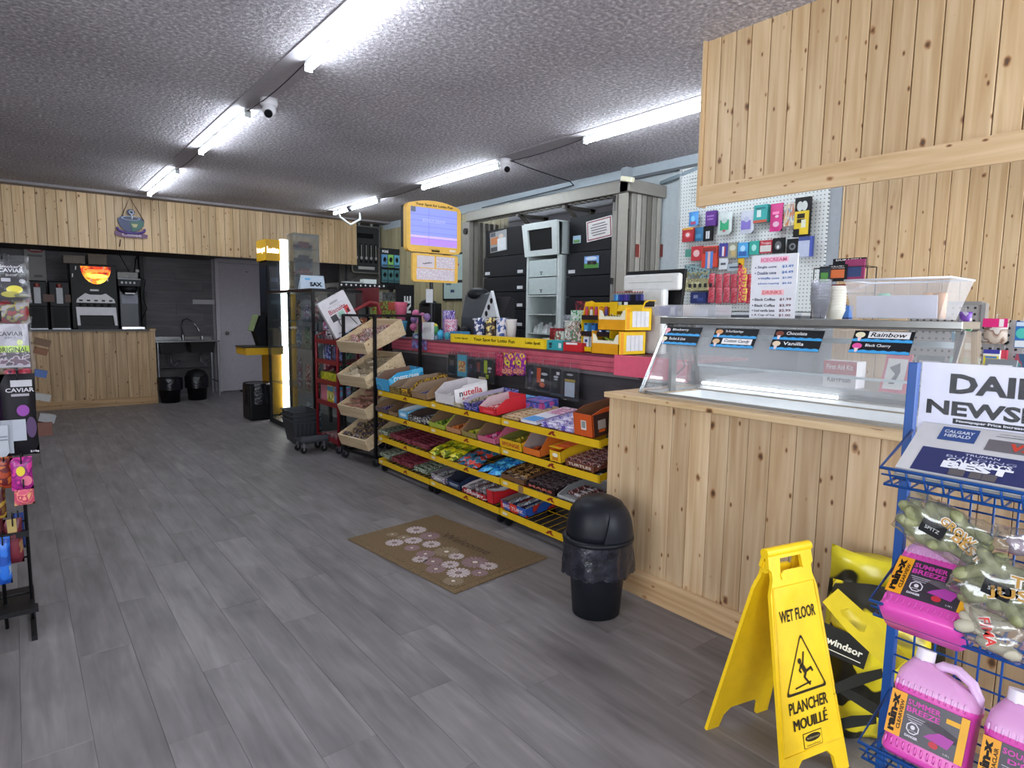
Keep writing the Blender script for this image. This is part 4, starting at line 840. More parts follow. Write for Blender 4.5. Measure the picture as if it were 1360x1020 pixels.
# yellow lottery banner box along the counter edge
a, b_, _, _ = ext(599, 725, 445, 462, 0, 3.01); q = MB(); q.box(3.005, 3.07, b_, a, ZK, ZK + .072, M('e6bc10', .4)); c = V(3.005, (a + b_) / 2, ZK + .036)
q.rect(c, -Y, Z, a - b_ - .03, .058, 'f0cc20', eps=.0008)
q.text('Your Spot for Lotto Fun', c, -Y, Z, .034, '2c2408', w=(a - b_) * .44, eps=.0016, bold=.03)
q.text('Lotto Spot!', V(3.005, a - .17, ZK + .038), -Y, Z, .02, '2c2408', w=.2, eps=.0016, bold=.03); q.text('Lotto Spot!', V(3.005, b_ + .14, ZK + .038), -Y, Z, .028, '2c2408', w=.17, eps=.0016, bold=.04)
tag(q.build('banner_box', bevel=.003), 'long yellow lottery banner box lettered Your Spot for Lotto Fun on the counter edge', 'sign')
pack('teal_carton', 'small teal carton at the right end of the yellow banner box', 'box', 726, 747, 452, 469, 0, 3.02, '2f9aa0', t=.09, z=ZK, deco=(('r', -.5, .2, .2, .3, '1c3a44'), ('r', -.5, -.4, .16, .2, '1c3a44'), ('r', .7, 0, .18, .5, 'd0dcdc')))
pack('red_carton', 'bright red low carton with a white price label between the teal carton and yellow display', 'box', 748, 773, 455, 472, 0, 3.02, 'c01f28', t=.1, z=ZK, deco=(('r', -.1, .75, .6, .22, 'e4dede'),))
# plastic tumblers
zmid = P(535, 426, 0, 3.1).z; ztop = P(535, 401, 0, 3.1).z
for k in range(3):
    yy = P(535, 430, 0, 3.12).y; q = MB(); z0 = zmid + .004 + k * .012; hq = ztop - zmid - .03; q.lathe([(.046, z0), (.064, z0 + hq - .005), (.067, z0 + hq)], (3.1, yy, 0), 'd86a86', 16); tag(q.build('plastic_tumbler'), 'pink plastic tumbler stacked on the blue ones at the counter end', 'cup', 'pink tumblers')
for k in range(2):
    q = MB(); z0 = ZK + k * .010; hq = zmid - ZK - .012; q.lathe([(.044, z0), (.062, z0 + hq - .005), (.064, z0 + hq)], (3.1, yy, 0), '4a9ac0', 16); tag(q.build('plastic_tumbler'), 'light blue plastic tumbler under the pink ones at the counter end', 'cup', 'blue tumblers')
# toy and sweet clutter behind the edge
def toy(px, py, r, c, label, name='candy_egg', sz=1.0, x=3.12, cat='toy'):
    p = P(px, py, 0, x); q = MB(); q.ball(p, r, c, rz=r * sz, n=12, k=7); q.ball(p - Z * r * sz * .8, r * .6, c, rz=r * .3)
    return tag(q.build(name), label, cat, 'round toy capsules by the tumblers')
jar = thing('capsule_tray', 'clear tray heaped with pink and purple toy capsules by the tumblers', 'tray', (3.13, P(558, 430, 0, 3.13).y, ZK))
ja, jb = P(548, 440, 0, 3.07).y, P(572, 440, 0, 3.07).y
q = MB(); q.box(3.07, 3.2, jb, ja, ZK, ZK + .05, PR('trayprint', ('5aa0c0', 'd8e0e8', '3a6a9a'), 30)); q.build('tray_body', jar)
PC = ('c86a94', 'a85a88', '8a6a9c', 'b87a9c', 'c4a080')
lab = ('lower left', 'lower right', 'middle left', 'middle', 'middle right', 'upper left', 'upper right', 'topmost')
for k, (px, py) in enumerate(((549, 434), (561, 436), (550, 424), (558, 428), (564, 424), (552, 416), (561, 420), (567, 421))):
    toy(px, py, .036, PC[k % 5], 'pink-purple toy capsule heaped in the clear tray, %s of the heap' % lab[k], 'toy_capsule')
pack('folded_card', 'white folded card standing between the capsules and the green bottle', 'card', 561, 573, 428, 450, 0, 3.06, 'd8d8da', t=.03, z=ZK)
toy(577, 434, .034, 'd8c030', 'yellow capped sweet jar lid next to the white folded card', 'toy_capsule'); toy(578, 438, .032, '4a9a5c', 'green sweet bottle standing next to the white folded card', 'toy_capsule', 1.5)
toy(585, 444, .03, '38a0c8', 'cyan plastic egg at the counter edge left of the banner box', 'toy_capsule', 1.4, 3.07); toy(594, 446, .027, '3f9aa8', 'teal plastic egg touching the banner box', 'toy_capsule', 1.3, 3.07)
pack('sweet_jar', 'clear jar of pink sweets with a purple lid behind the blue eggs', 'jar', 584, 599, 424, 440, 0, 3.14, PR('jarpink', ('c86a7c', 'd8d0d8', '9a4a8a'), 50), shape='can', z=ZK, deco=())
pack('purple_bag', 'purple and white sweet bag standing behind the jar of pink sweets', 'bag', 585, 602, 412, 428, 0, 3.2, PR('purbag2', ('5a3a9a', 'd8d0e8', '7a5ab8'), 40), shape='bag', t=.04, z=ZK)
pack('toy_card', 'blue and purple toy card hanging off the pink edge under the tumblers', 'card', 547, 566, 452, 464, 0, 2.985, PR('toycard', ('4a4a8c', 'a04a6a', '6a8ac0'), 30), t=.01)
pack('blue_tray', 'flat blue tray between the eggs and the yellow banner box', 'tray', 590, 612, 440, 447, 0, 3.16, '3a8ab8', t=.1, z=ZK)
# tins and the foam cup
for k, (pa, pb, c_, d_, lb) in enumerate(((625, 637, '2c3a6c', 'd8d8e0', 'dark blue tin with white print, leftmost of the three tins behind the banner'), (641, 652, '4a3a30', 'e0c87a', 'brown tin with a cream label, middle of the three tins'), (654, 667, 'd8d4da', '3a5a9c', 'white and blue tin, rightmost of the three tins'))):
    pack('tin_can', lb, 'tin', pa, pb, 422, 450, 0, 3.14, PR('tin%d' % k, (c_, c_, d_), 25), shape='can', z=ZK, deco=(('r', 0, .88, .8, .06, 'c8c8cc'),))
yy = P(679, 435, 0, 3.16).y; hq = P(679, 424, 0, 3.16).z - ZK; q = MB(); q.lathe([(.030, ZK), (.046, ZK + hq - .004), (.050, ZK + hq), (.046, ZK + hq - .002), (.03, ZK + .02)], (3.16, yy, 0), 'e8e8ea', 18); tag(q.build('foam_cup'), 'white foam cup standing alone right of the three tins', 'cup')
q = MB(); q.cyl((3.14, yy + .16, ZK + .13), (3.15, yy + .165, ZK + .22), .003, 'c8c8d0', 6); tag(q.build('spoon'), 'thin metal spoon handle sticking up between the tins', 'spoon')
# lottery terminal, scanner and cable clutter
tt = thing('lottery_terminal', 'dark grey lottery terminal with a white three-hole side, behind the tins', 'terminal', (3.5, P(640, 430, 0, 3.4).y, ZK))
GR = M('3c4146', .5); a, b_, zb, zt_ = ext(614, 662, 384, 440, 0, 3.38)
q = MB(); q.prism([(0, 0), (.42, 0), (.42, .10), (.12, .36), (.02, .38), (-.03, .14)], (3.33, a, ZK), X, Z, -.0001, GR) if False else None
def yprism(q, pts, y0, y1, m, x0=0, z0=0): return q.prism(pts, (x0, y0, z0), X, Z, abs(y0 - y1), m) if y0 < y1 else q.prism(pts, (x0, y1, z0), X, Z, abs(y0 - y1), m)
def slab_y(q, pts, ylo, yhi, m):  # outline in (x,z), extruded in y between ylo and yhi (front face looks to -y)
    return q.prism(pts, (0, ylo, 0), X, Z, yhi - ylo, m)
hh = zt_ - ZK; mid = b_ + (a - b_) * .42
q = MB(); slab_y(q, [(3.36, ZK), (3.62, ZK), (3.62, ZK + hh * .55), (3.50, ZK + hh * .95), (3.42, ZK + hh * .9), (3.37, ZK + hh * .45)], mid, a, GR); q.build('terminal_body', tt, bevel=.01)
q = MB(); q.ball((3.46, (a + mid) / 2 + .02, ZK + hh * .92), .10, M('1c1e20', .5), ry=.12, rz=.06); q.build('printer_hood', tt)
q = MB(); slab_y(q, [(3.37, ZK + .04), (3.56, ZK + .04), (3.60, ZK + hh * .8), (3.54, ZK + hh * .86)], b_ + .03, mid - .01, M('17181b', .4)); q.build('screen_back', tt)
q = MB(); A_ = P(637, 428, 0, 3.35); B_ = P(662, 430, 0, 3.35); T_ = P(652, 386, 0, 3.35); q.prism([(0, 0), ((A_.y - B_.y), 0), ((A_.y - T_.y) * 1.0, T_.z - A_.z)], (3.35, A_.y, A_.z), -Y, Z, .03, 'c9ccd0'); q.build('side_cover', tt, label='white triangular cover with round holes')
q = MB()
for k in range(3): q.disc((3.35, A_.y + (T_.y - A_.y) * (.35 + .22 * k) - .045, A_.z + (T_.z - A_.z) * (.28 + .2 * k)), -Y, Z, .022, .026, '1c1c20', eps=.002)
q.build('cover_holes', tt, kind='stuff')
q = MB(); a2, b2, _, _ = ext(655, 690, 410, 440, 0, 3.3)
q.ball((3.32, P(655, 425, 0, 3.3).y, ZK + .19), .05, M('1a1a1e', .35), ry=.09, rz=.035); q.ball((3.32, P(672, 425, 0, 3.3).y, ZK + .17), .04, M('1a1a1e', .35), ry=.07, rz=.05); q.cyl((3.33, P(668, 425, 0, 3.3).y, ZK), (3.32, P(664, 425, 0, 3.3).y, ZK + .18), .025, M('1a1a1e', .35), 10); q.lathe([(.07, ZK), (.06, ZK + .015)], (3.33, P(668, 425, 0, 3.3).y, 0), M('1a1a1e', .35)); tag(q.build('barcode_scanner'), 'black barcode scanner on its stand behind the brown and white tins', 'scanner')
q = MB(); y0 = P(604, 432, 0, 3.3).y
for k in range(5): q.ball((3.28 + .03 * (k % 2), y0 + .16 - .09 * k, ZK + .06 + .02 * (k % 3)), .05, M('141417', .3), ry=.08, rz=.05)
tag(q.build('bundled_bag'), 'crumpled glossy black bag lying between the toys and the dark blue tin', 'bag')
q = MB(); a, b_, zb, zt_ = ext(556, 576, 400, 425, 0, 3.45); q.box(3.45, 3.55, b_, a, ZK, zt_ - .02, M('17171a', .4)); q.ball((3.48, (a + b_) / 2, zt_ - .02), .08, M('17171a', .4), rz=.04, ry=.12); tag(q.build('card_reader', bevel=.01), 'black rounded device behind the toys, under the yellow notice frame', 'device')
# sundries between banner and yellow display
for k, (pa, pb, ya_, yb_, x, c_, d_, lb) in enumerate(((730, 752, 436, 458, 3.2, ('6a1c26', '6a1c26', 'a0303a'), '', 'dark red rack of gum behind the red carton'), (737, 747, 440, 452, 3.12, ('d8d4cc', '5a9a8c', '9a4a3c'), '', 'small teal and white pack in the dark red gum rack'), (750, 763, 426, 452, 3.14, ('b8c0b4', '8a5a4c', 'd8d8d4'), '', 'upright cream and brown carton left of the yellow display'), (757, 771, 436, 456, 3.10, ('c8c4bc', '7a3a3a', '5a8a6a'), '', 'cream pack with red print touching the yellow display'), (758, 770, 412, 430, 3.22, ('a8c8b0', 'd8d8d8', '3a8a5c'), '', 'mint green and white carton high left of the yellow display'), (764, 776, 400, 416, 3.26, ('4a1c22', '2a2226', '9a3040'), '', 'dark pack with a red top above the mint carton'), (748, 757, 418, 434, 3.26, ('6a7078', '9aa0a8'), '', 'small grey device behind the gum rack'))):
    pack('gum_pack', lb, 'packet', pa, pb, ya_, yb_, 0, x, PR('gum%d' % k, c_, 40), t=.05, z=ZK if k not in (4, 5) else None)
q = MB(); a, b_, zb, zt_ = ext(756, 780, 398, 440, 0, 3.3); q.box(3.30, 3.36, b_, a, ZK, zb + .10, M('3a2024', .5)); tag(q.build('gum_stand'), 'dark stepped stand carrying the mint carton and red-topped pack', 'stand')
q = MB()
for k, c_ in enumerate(('c8cccc', 'a8b4b4', 'd8dcdc')):
    q2 = MB(); a, b_, zb, zt_ = ext(723, 742, 446, 450, 0, 3.3); q2.box(3.28, 3.42, b_ + .01 * k, a - .01 * (2 - k), ZK + .001 + k * .022, ZK + .021 + k * .022, c_); tag(q2.build('booklet_stack'), 'pale booklet, %s of the stack beside the white tower' % ('lowest', 'middle', 'topmost')[k], 'booklet')
# yellow arched lighter display
yd = thing('lighter_display', 'yellow arched counter display of lighters and packs', 'display stand', (3.1, P(795, 440, 0, 3.08).y, ZK))
a, b_, _, zt_ = ext(774, 812, 399, 470, 0, 3.06); YD = M('e4b80e', .4); hh = zt_ - ZK
for y in (a, b_ + .004):
    q = MB(); q.prism([(0, 0), (.14, 0), (.14, hh * .96), (.10, hh), (.04, hh * .97), (0, hh * .55), (.01, hh * .5), (.01, hh * .1)], (3.04, y - .004, ZK), X, Z, .004, YD); q.build('side_panel', yd)
q = MB(); q.box(3.176, 3.18, b_, a, ZK, ZK + hh * .97, YD); q.build('back_panel', yd)
q = MB(); q.prism([(0, hh * .80), (.03, hh * .97), (.07, hh), (.14, hh), (.14, hh * .985), (.07, hh * .985), (.036, hh * .95), (.008, hh * .80)][::-1], (3.04, b_, ZK), X, Z, -(a - b_), YD); q.build('arched_hood', yd)
q = MB(); A_ = P(815, 400, 0, 3.06); q.fbox((3.04, b_, ZK + hh * .55), (0, -1, 0), Z, X, .06, hh * .42, .008, M('d8ac0c', .4)); q.build('side_fin', yd)
for k in range(3):
    q = MB(); z0 = ZK + hh * (.02, .32, .63)[k]; q.box(3.045, 3.17, b_ + .004, a - .004, z0, z0 + .008, '1c1a1e' if k else YD); q.box(3.043, 3.047, b_ + .004, a - .004, z0, z0 + hh * .09, '2a1c20' if k else YD); q.build('tier', yd)
nn = 6
RC = ('c42838', 'd8d0c8', 'c42c50', 'e0c8c0', '5a4aa0', 'b8303c')
for k in range(nn):
    yy = a - .02 - (a - b_ - .04) * k / (nn - 1); q = MB(); z0 = ZK + hh * .63 + .009; q.cyl((3.075, yy, z0), (3.075, yy, z0 + .06), .011, RC[k], 8); q.cyl((3.075, yy, z0 + .06), (3.075, yy, z0 + .08), .009, 'b8303c' if k % 2 else '9a3a70', 8); tag(q.build('lip_balm'), 'small %s tube on the top tier of the yellow arched display, %s from left' % (('red', 'cream', 'crimson', 'pale', 'violet', 'dark red')[k], ('first', 'second', 'third', 'fourth', 'fifth', 'last')[k]), 'tube')
for k in range(4):
    yy = a - .03 - (a - b_ - .06) * k / 3; z0 = ZK + hh * .32 + .009; boxthing('lighter_pack', '%s pack on the middle tier of the yellow arched display, %s from left' % (('sky blue', 'white-capped blue', 'deep blue', 'light blue')[k], ('first', 'second', 'third', 'last')[k]), 'packet', 3.06, 3.09, yy - .018, yy + .018, z0, z0 + hh * .22, ('4a98c8', '2a6ab0', '24489a', '5aaad0')[k], (('r', 0, .8, .8, .16, '2a2a30'), ('r', 0, -.4, .5, .2, 'd8dce0')))
for k, c_ in enumerate(('d8dce0', 'c0c8cc')):
    yy = a - .035 - k * .07; boxthing('card_game', '%s boxed pack with a blue diamond on the lowest tier of the yellow display' % ('white', 'pale grey')[k], 'packet', 3.06, 3.09, yy - .026, yy + .026, ZK + .012, ZK + .012 + hh * .27, c_, (('r', 0, .4, .5, .2, '2a3a7a'), ('o', 0, -.4, .3, .14, '2a2a34')))
# two yellow-orange cartons of candy
OC = M('e09a10', .45)
for k, (pa, pb, pc, py0, py1) in enumerate(((788, 846, 868, 455, 482), (795, 850, 866, 430, 455))):
    a, b_, zb, zt_ = ext(pa, (pa + pb) / 2 + (pb - pa) / 2 - 14, py0, py1, 0, 3.02); z0 = ZK + k * .155; z1_ = z0 + .15
    b_ = a - .24
    t = thing('candy_carton', ('lower yellow-orange open carton of green-wrapped candy, right of the arched display', 'upper yellow-orange open carton of yellow-wrapped candy, stacked on the lower one')[k], 'box', (3.12, (a + b_) / 2, z0))
    q = MB(); q.box(3.0 + .01 * k, 3.26, b_, a, z0, z0 + .004, OC); q.box(3.0 + .01 * k, 3.004 + .01 * k, b_, a, z0, z0 + .07, OC); q.box(3.256, 3.26, b_, a, z0, z1_, OC); q.box(3.0 + .01 * k, 3.26, a - .004, a, z0, z1_, OC); q.box(3.0 + .01 * k, 3.26, b_, b_ + .004, z0, z1_, OC); q.build('carton_body', t)
    q = MB(); q.prism([(0, .0), (.24, .0), (.24, .065), (.21, .055), (.19, .02), (.05, .02), (.03, .055), (0, .065)], (3.006 + .01 * k, a, z0 + .07), -Y, Z, .003, 'e8e2c8'); q.build('inner_flap', t)
    q = MB(); c = V(3.13, b_, (z0 + z1_) / 2); q.rect(c, X, Z, .25, .14, 'e8c018', eps=.001); q.rect(c + X * .02, X, Z, .16, .10, 'd8d8dc', eps=.002)
    for i in range(1, 4): q.rect(c + X * (.02 - .08 + .04 * i), X, Z, .002, .1, '8a8a90', eps=.003)
    q.rect(c - X * .1, X, Z, .03, .13, 'e89a20', eps=.002); q.build('side_print', t)
    m_ = PR('wrapc%d' % k, (('4a5a1c', 'a8a83c', '6a8a2c'), ('c8b020', 'e8e0a0', '3a2a1c'))[k], 60)
    for i in range(7):
        key = 'cw%d' % k
        if key not in _bar: q = MB(); q.pillow((0, 0, 0), X, Y, .075, .03, .02, m_, nu=4, nv=4); _bar[key] = q.mesh('wrapped_candy')
        o = bpy.data.objects.new('wrapped_candy', _bar[key]); COL.objects.link(o); o.location = (3.05 + .03 * (i % 2), a - .04 - .027 * i, z0 + .085 + .008 * (i % 3)); o.rotation_euler = (random.uniform(-.4, .4), random.uniform(-.3, .3), PI / 2 + random.uniform(-.8, .8)); tag(o, 'twist-wrapped %s candy heaped in the %s orange carton' % (('green', 'yellow')[k], ('lower', 'upper')[k]), 'candy', 'wrapped candy in the %s orange carton' % ('lower', 'upper')[k])
# black tray of lighters on top of the cartons
a, b_, zb, zt_ = ext(816, 871, 424, 434, 0, 3.1); z0 = ZK + .155 * 2
lt = thing('lighter_tray', 'black tray of upright coloured lighters on the stacked orange cartons', 'tray', (3.1, (a + b_) / 2, z0)); b_ = a - .27
q = MB(); q.box(3.06, 3.17, b_, a, z0, z0 + .006, BLK); q.box(3.06, 3.064, b_, a, z0, z0 + .035, BLK); q.box(3.166, 3.17, b_, a, z0, z0 + .035, BLK); q.box(3.06, 3.17, a - .004, a, z0, z0 + .035, BLK); q.box(3.06, 3.17, b_, b_ + .004, z0, z0 + .035, BLK)
q.rect((3.06, a - .06, z0 + .018), -Y, Z, .07, .02, 'a8b0a8'); q.rect((3.06, a - .13, z0 + .018), -Y, Z, .03, .018, 'd8d8d8'); q.build('tray_body', lt)
LC = ('3a7ab8', '5aa0d0', '2a3a8c', '24308a', '3a2a80', '4a3a9a', '24306a', '1c1c2a', '1a1a24', '2a2c6a', '1c2450', '4a4a90')
LN = ('blue', 'light blue', 'navy', 'navy', 'violet', 'violet', 'navy', 'black', 'black', 'dark blue', 'dark blue', 'slate blue')
for k in range(12):
    yy = a - .018 - k * .0205; q = MB(); q.box(3.075, 3.087, yy - .008, yy + .008, z0 + .007, z0 + .075, LC[k]); q.box(3.077, 3.085, yy - .007, yy + .007, z0 + .075, z0 + .088, M('b8b8bc', .3, .9)); q.box(3.077, 3.081, yy - .007, yy + .001, z0 + .088, z0 + .094, 'b03030')
    tag(q.build('lighter'), '%s lighter standing in the black tray, number %s from the left' % (LN[k], ('one', 'two', 'three', 'four', 'five', 'six', 'seven', 'eight', 'nine', 'ten', 'eleven', 'twelve')[k]), 'lighter', 'lighters in the black tray')
# till screen seen from behind
mo = thing('till_monitor', 'till monitor seen from behind, black screen on a white stand', 'monitor', (3.45, P(868, 420, 0, 3.4).y, ZK))
a, b_, zb, zt_ = ext(828, 905, 358, 406, 0, 3.40); _, _, zs0, zs1 = ext(828, 905, 363, 388, 0, 3.35)
TW = M('d6d6d4', .4)
q = MB(); q.fbox((3.40, a, zb - .03), -Y, (.12, 0, .993), (.993, 0, -.12), a - b_, zt_ - zb + .03, .025, M('141416', .35)); q.build('screen', mo, bevel=.004)
q = MB(); a2, b2, z2_, z3_ = ext(829, 903, 364, 386, 0, 3.36); q.box(3.35, 3.395, b2, a2, z2_, z3_, TW); q.build('back_housing', mo, bevel=.015)
q = MB(); q.rect((3.3499, (a2 + b2) / 2, (z2_ + z3_) / 2), -Y, Z, (a2 - b2) * .8, .003, '8a8a8a', eps=.001); q.build('housing_seam', mo)
q = MB(); a3, b3, z4_, z5_ = ext(838, 882, 384, 430, 0, 3.32); q.box(3.31, 3.37, b3, a3, ZK, z5_, TW); q.build('stand', mo, bevel=.018)
q = MB(); c = V(3.31, (a3 + b3) / 2 - .03, z5_ - .12); q.tube([c + V(-.001, -.045 * math.cos(t_ * PI / 10), .045 * math.sin(t_ * PI / 10)) for t_ in range(11)], .002, 'a0b0b0', 4); q.build('stand_ring', mo)

# ---- packs hanging on the pink slatwall
HP = dict(t=.012, hook=.03)
def vape(px0, px1, py0, py1, x, card_c, d, label, group='blister packs on the pink slatwall'):
    a, b_, zb, zt_ = ext(px0, px1, py0, py1, 0, x); t = thing('blister_pack', label, 'blister pack', (x, (a + b_) / 2, zb), group=group)
    W_ = a - b_; H_ = zt_ - zb; c = V(x, (a + b_) / 2, (zb + zt_) / 2)
    q = MB(); q.box(x, x + .004, b_ + W_ * .1, a - W_ * .1, zb + H_ * .08, zt_ - H_ * .12, card_c); decorate(q, c, -Y, Z, W_ * .8, H_ * .8, d); q.build('card', t)
    q = MB(); q.box(x - .012, x + .012, b_, a, zb, zt_, CLEAR('blister', 'f4f4f6', haze=.03, gloss=.04)); q.build('clear_shell', t, bevel=.003)
    q = MB(); q.tube([(x, (a + b_) / 2, zt_ - .01), (x, (a + b_) / 2, zt_ + .03), (3.0, (a + b_) / 2, zt_ + .03)], .0018, M('c8c8c8', .3, .8), 4); q.build('peg', t)
DK = '17171b'
vape(594, 606, 468, 498, 2.96, DK, (('r', 0, .1, .5, .3, '4a4a50'),), 'black blister pack, leftmost on the pink slatwall')
vape(606, 621, 467, 503, 2.95, '58b4d0', (('r', 0, -.1, .8, .5, PR('toon', ('d8b040', 'b03a2c', 'e8d080'), 40)),), 'bright blue blister pack with yellow and red art, second on the pink slatwall')
vape(621, 630, 473, 505, 2.95, '2a2230', (('r', 0, .2, .5, .2, '5a4a60'),), 'narrow dark blister pack right of the bright blue one')
vape(631, 641, 474, 506, 2.94, '1c1a1e', (('r', -.1, .2, .5, .5, '8a3a2c'),), 'dark blister pack with a rust red strip, left group on the slatwall')
vape(640, 656, 474, 510, 2.93, DK, (('r', -.45, .3, .35, .6, 'b0c428'), ('r', -.1, -.6, .3, .2, 'b0c428'), ('o', .4, .2, .4, .12, 'c8c8cc'), ('o', .4, -.1, .25, .1, 'b8b8bc')), 'black blister pack with a lime green strip, right end of the left group')
for k, (pa, pb, c_) in enumerate(((656, 667, ('9a2a4a', 'c8486a', '6a1c3a')), (667, 682, ('6a2a8a', 'c83a6a', 'd8c040')), (682, 697, ('7a2a90', 'b83a7a', 'd8b840')))):
    pack('candy_pouch', ('dark pink candy pouch, left of the three hung on the slatwall', 'purple candy pouch with a yellow face, middle of the three on the slatwall', 'purple candy pouch with a yellow face, right of the three on the slatwall')[k], 'pouch', pa, pb, 469, 499, 0, 2.955, PR('pouch%d' % k, c_, 40), t=.025, shape='bag', hook=.04, deco=(('o', 0, .15, .42, .24, 'd8c838'), ('o', 0, .15, .2, .1, '5a2a6a'), ('r', 0, -.62, .9, .18, PR('pouchtext', ('d8a080', 'b04a5a'), 80))) if k else ())
vape(699, 711, 481, 517, 2.94, '211c2a', (('o', .2, .3, .5, .12, 'b8b0c0'), ('r', -.2, 0, .3, .6, '3a2a5a')), 'dark violet blister pack starting the right group on the slatwall')
vape(710, 732, 483, 521, 2.93, DK, (('r', -.6, .2, .3, .65, 'd0501c'), ('o', .25, .35, .5, .12, 'c8c8cc'), ('o', -.05, -.6, .4, .22, 'c8602c'), ('r', .0, -.2, .25, .12, 'e8e0d8')), 'black blister pack with an orange strip, widest on the slatwall')
vape(730, 747, 485, 526, 2.93, DK, (('o', 0, .3, .5, .1, 'b8b8bc'), ('o', 0, .1, .4, .08, 'a8a8ac'), ('r', .4, .6, .3, .12, 'd8d8d8')), 'black blister pack with grey rings, second from right on the slatwall')
vape(746, 768, 488, 532, 2.92, '1c1b1c', (('r', 0, .25, .8, .1, 'a8903c'), ('r', 0, -.42, .75, .55, 'b8c4d0'), ('o', 0, .7, .5, .08, 'a8a8ac')), 'blister pack with a pale blue information label, rightmost on the slatwall')
q = MB(); q.tube([P(906, 482, 0, 2.95), P(885, 520, 0, 2.95), P(860, 530, 0, 2.93)], .004, '2a2a2e'); 
q = MB()
q.tube([V(2.98, 2.5, .99), V(2.9, 2.46, 1.0), V(2.8, 2.3, .995), V(2.75, 2.14, 1.0), V(2.85, 2.1, 1.1), V(2.95, 2.22, 1.2), V(2.97, 2.3, 1.1)], .004, '25252a'); tag(q.build('black_cable'), 'black cable looping on the counter end inside the left of the glass case', 'cable')

# ================================================================== LOTTERY SCREEN ON ITS POLE
ls = thing('lottery_screen', 'yellow framed lottery screen on a pole above the checkout counter', 'screen', (3.15, 5.3, ZK))
a, b_, zb, zt_ = ext(540, 612, 272, 336, 1, 5.2); YF = M('ecba52', .4); w_ = b_ - a; h_ = zt_ - zb
def rr(w, h, r, arch=0, n=5):
    pts = []
    for cx_, cy_, s0 in ((w / 2 - r, h / 2 - r, 0), (-w / 2 + r, h / 2 - r, 1), (-w / 2 + r, -h / 2 + r, 2), (w / 2 - r, -h / 2 + r, 3)):
        for i in range(n + 1): t_ = PI / 2 * (s0 + i / n); pts.append((cx_ + r * math.cos(t_), cy_ + r * math.sin(t_)))
        if s0 == 0 and arch:
            for i in range(1, 8): x_ = (w / 2 - r) * (1 - i / 4); pts.append((x_, h / 2 + arch * (1 - (x_ / (w / 2 - r)) ** 2)))
    return pts
c = V((a + b_) / 2, 5.2, (zb + zt_) / 2)
q = MB(); q.prism([rr(w_, h_, .05, .035), [(-w_ * .43, -h_ * .36), (w_ * .43, -h_ * .36), (w_ * .43, h_ * .42), (-w_ * .43, h_ * .42)]], c, X, Z, .06, YF)
q.text("Your Spot for Lotto Fun", c + Z * h_ * .475, X, Z, .028, '2a2210', w=w_ * .68, bold=.03); q.text('Lotto Spot', c - Z * h_ * .43, X, Z, .014, '3a2c10', w=w_ * .18); q.rect(c - Z * h_ * .46 + X * w_ * .02, X, Z, .09, .016, '2a2210', eps=.002); q.rect(c - Z * h_ * .43 + X * w_ * .34, X, Z, .07, .02, 'e8d8c8', eps=.002); q.build('frame', ls, bevel=.004)
q = MB(); q.box(c.x - w_ * .43, c.x + w_ * .43, 5.205, 5.25, c.z - h_ * .36, c.z + h_ * .42, EM('scr', '7f88d8', .42)); sc_ = V(c.x, 5.205, c.z + h_ * .03)
q.rect(sc_ - Z * h_ * .31, X, Z, w_ * .86, h_ * .14, EM('scr2', 'a07ad8', .42)); q.rect(sc_ - Z * h_ * .21, X, Z, w_ * .86, h_ * .05, EM('scr3', 'b8a0e0', .42), eps=.0015)
for k in range(1, 6): q.rect(sc_ + Z * h_ * (.36 - .12 * k), X, Z, w_ * .86, .003, EM('scr4', '6068c0', .35), eps=.002)
q.rect(sc_ - X * w_ * .1, X, Z, .003, h_ * .78, EM('scr4', '6068c0', .35), eps=.002); q.text('BONUS DRAW', sc_ + Z * h_ * .13, X, Z, .03, EM('scr5', 'a8acec', .45), w=w_ * .42, eps=.002)
q.rect(sc_ - X * w_ * .38 + Z * h_ * .34, X, Z, .05, .05, EM('scr6', '5a6070', .3), eps=.003); q.build('display', ls)
q = MB(); q.box(c.x - w_ * .49, c.x - w_ * .36, 5.26, 5.32, c.z - h_ * .4, c.z + h_ * .45, BLK); q.box(c.x - w_ * .36, c.x + w_ * .4, 5.26, 5.30, c.z - h_ * .4, c.z + h_ * .4, BLK); q.build('back_case', ls)
a2, b2, zb2, zt2_ = ext(548, 608, 338, 375, 1, 5.2); c2_ = V((a2 + b2) / 2, 5.2, (zb2 + zt2_) / 2); w2_ = b2 - a2; h2_ = zt2_ - zb2
q = MB(); q.prism(rr(w2_, h2_, .02), c2_, X, Z, .03, YF); NP = PR('notice', ('d8ccd4', 'c8b4c0', 'e4dce2'), 60)
q.rect(c2_ - X * w2_ * .22 + Z * h2_ * .22, X, Z, w2_ * .38, h2_ * .42, 'd8ccd2', eps=.002); q.rect(c2_ + X * w2_ * .22 + Z * h2_ * .22, X, Z, w2_ * .42, h2_ * .42, NP, eps=.002); q.rect(c2_ - Z * h2_ * .22, X, Z, w2_ * .84, h2_ * .4, NP, eps=.002)
for k in range(3): q.rect(c2_ - X * w2_ * (.25 - .06 * k) + Z * h2_ * (.15 + .02 * k), X, Z, .04, .008, '6a6068', eps=.003)
q.build('notice_frame', ls, bevel=.003)
q = MB(); q.cyl((c2_.x, 5.28, ZK), (c2_.x, 5.28, c.z), .018, M('2a2a2e', .4, .6), 10); q.lathe([(.09, ZK), (.09, ZK + .012), (.03, ZK + .02)], (c2_.x, 5.28, 0), BLK); q.box(c2_.x - .03, c2_.x + .03, 5.23, 5.27, c2_.z - .05, c2_.z + .05, BLK); q.build('pole', ls)
pack('white_note', 'white note taped to the screen pole above the checkout devices', 'paper', 566, 575, 384, 402, 1, 5.24, 'c0c0c4', t=.004)

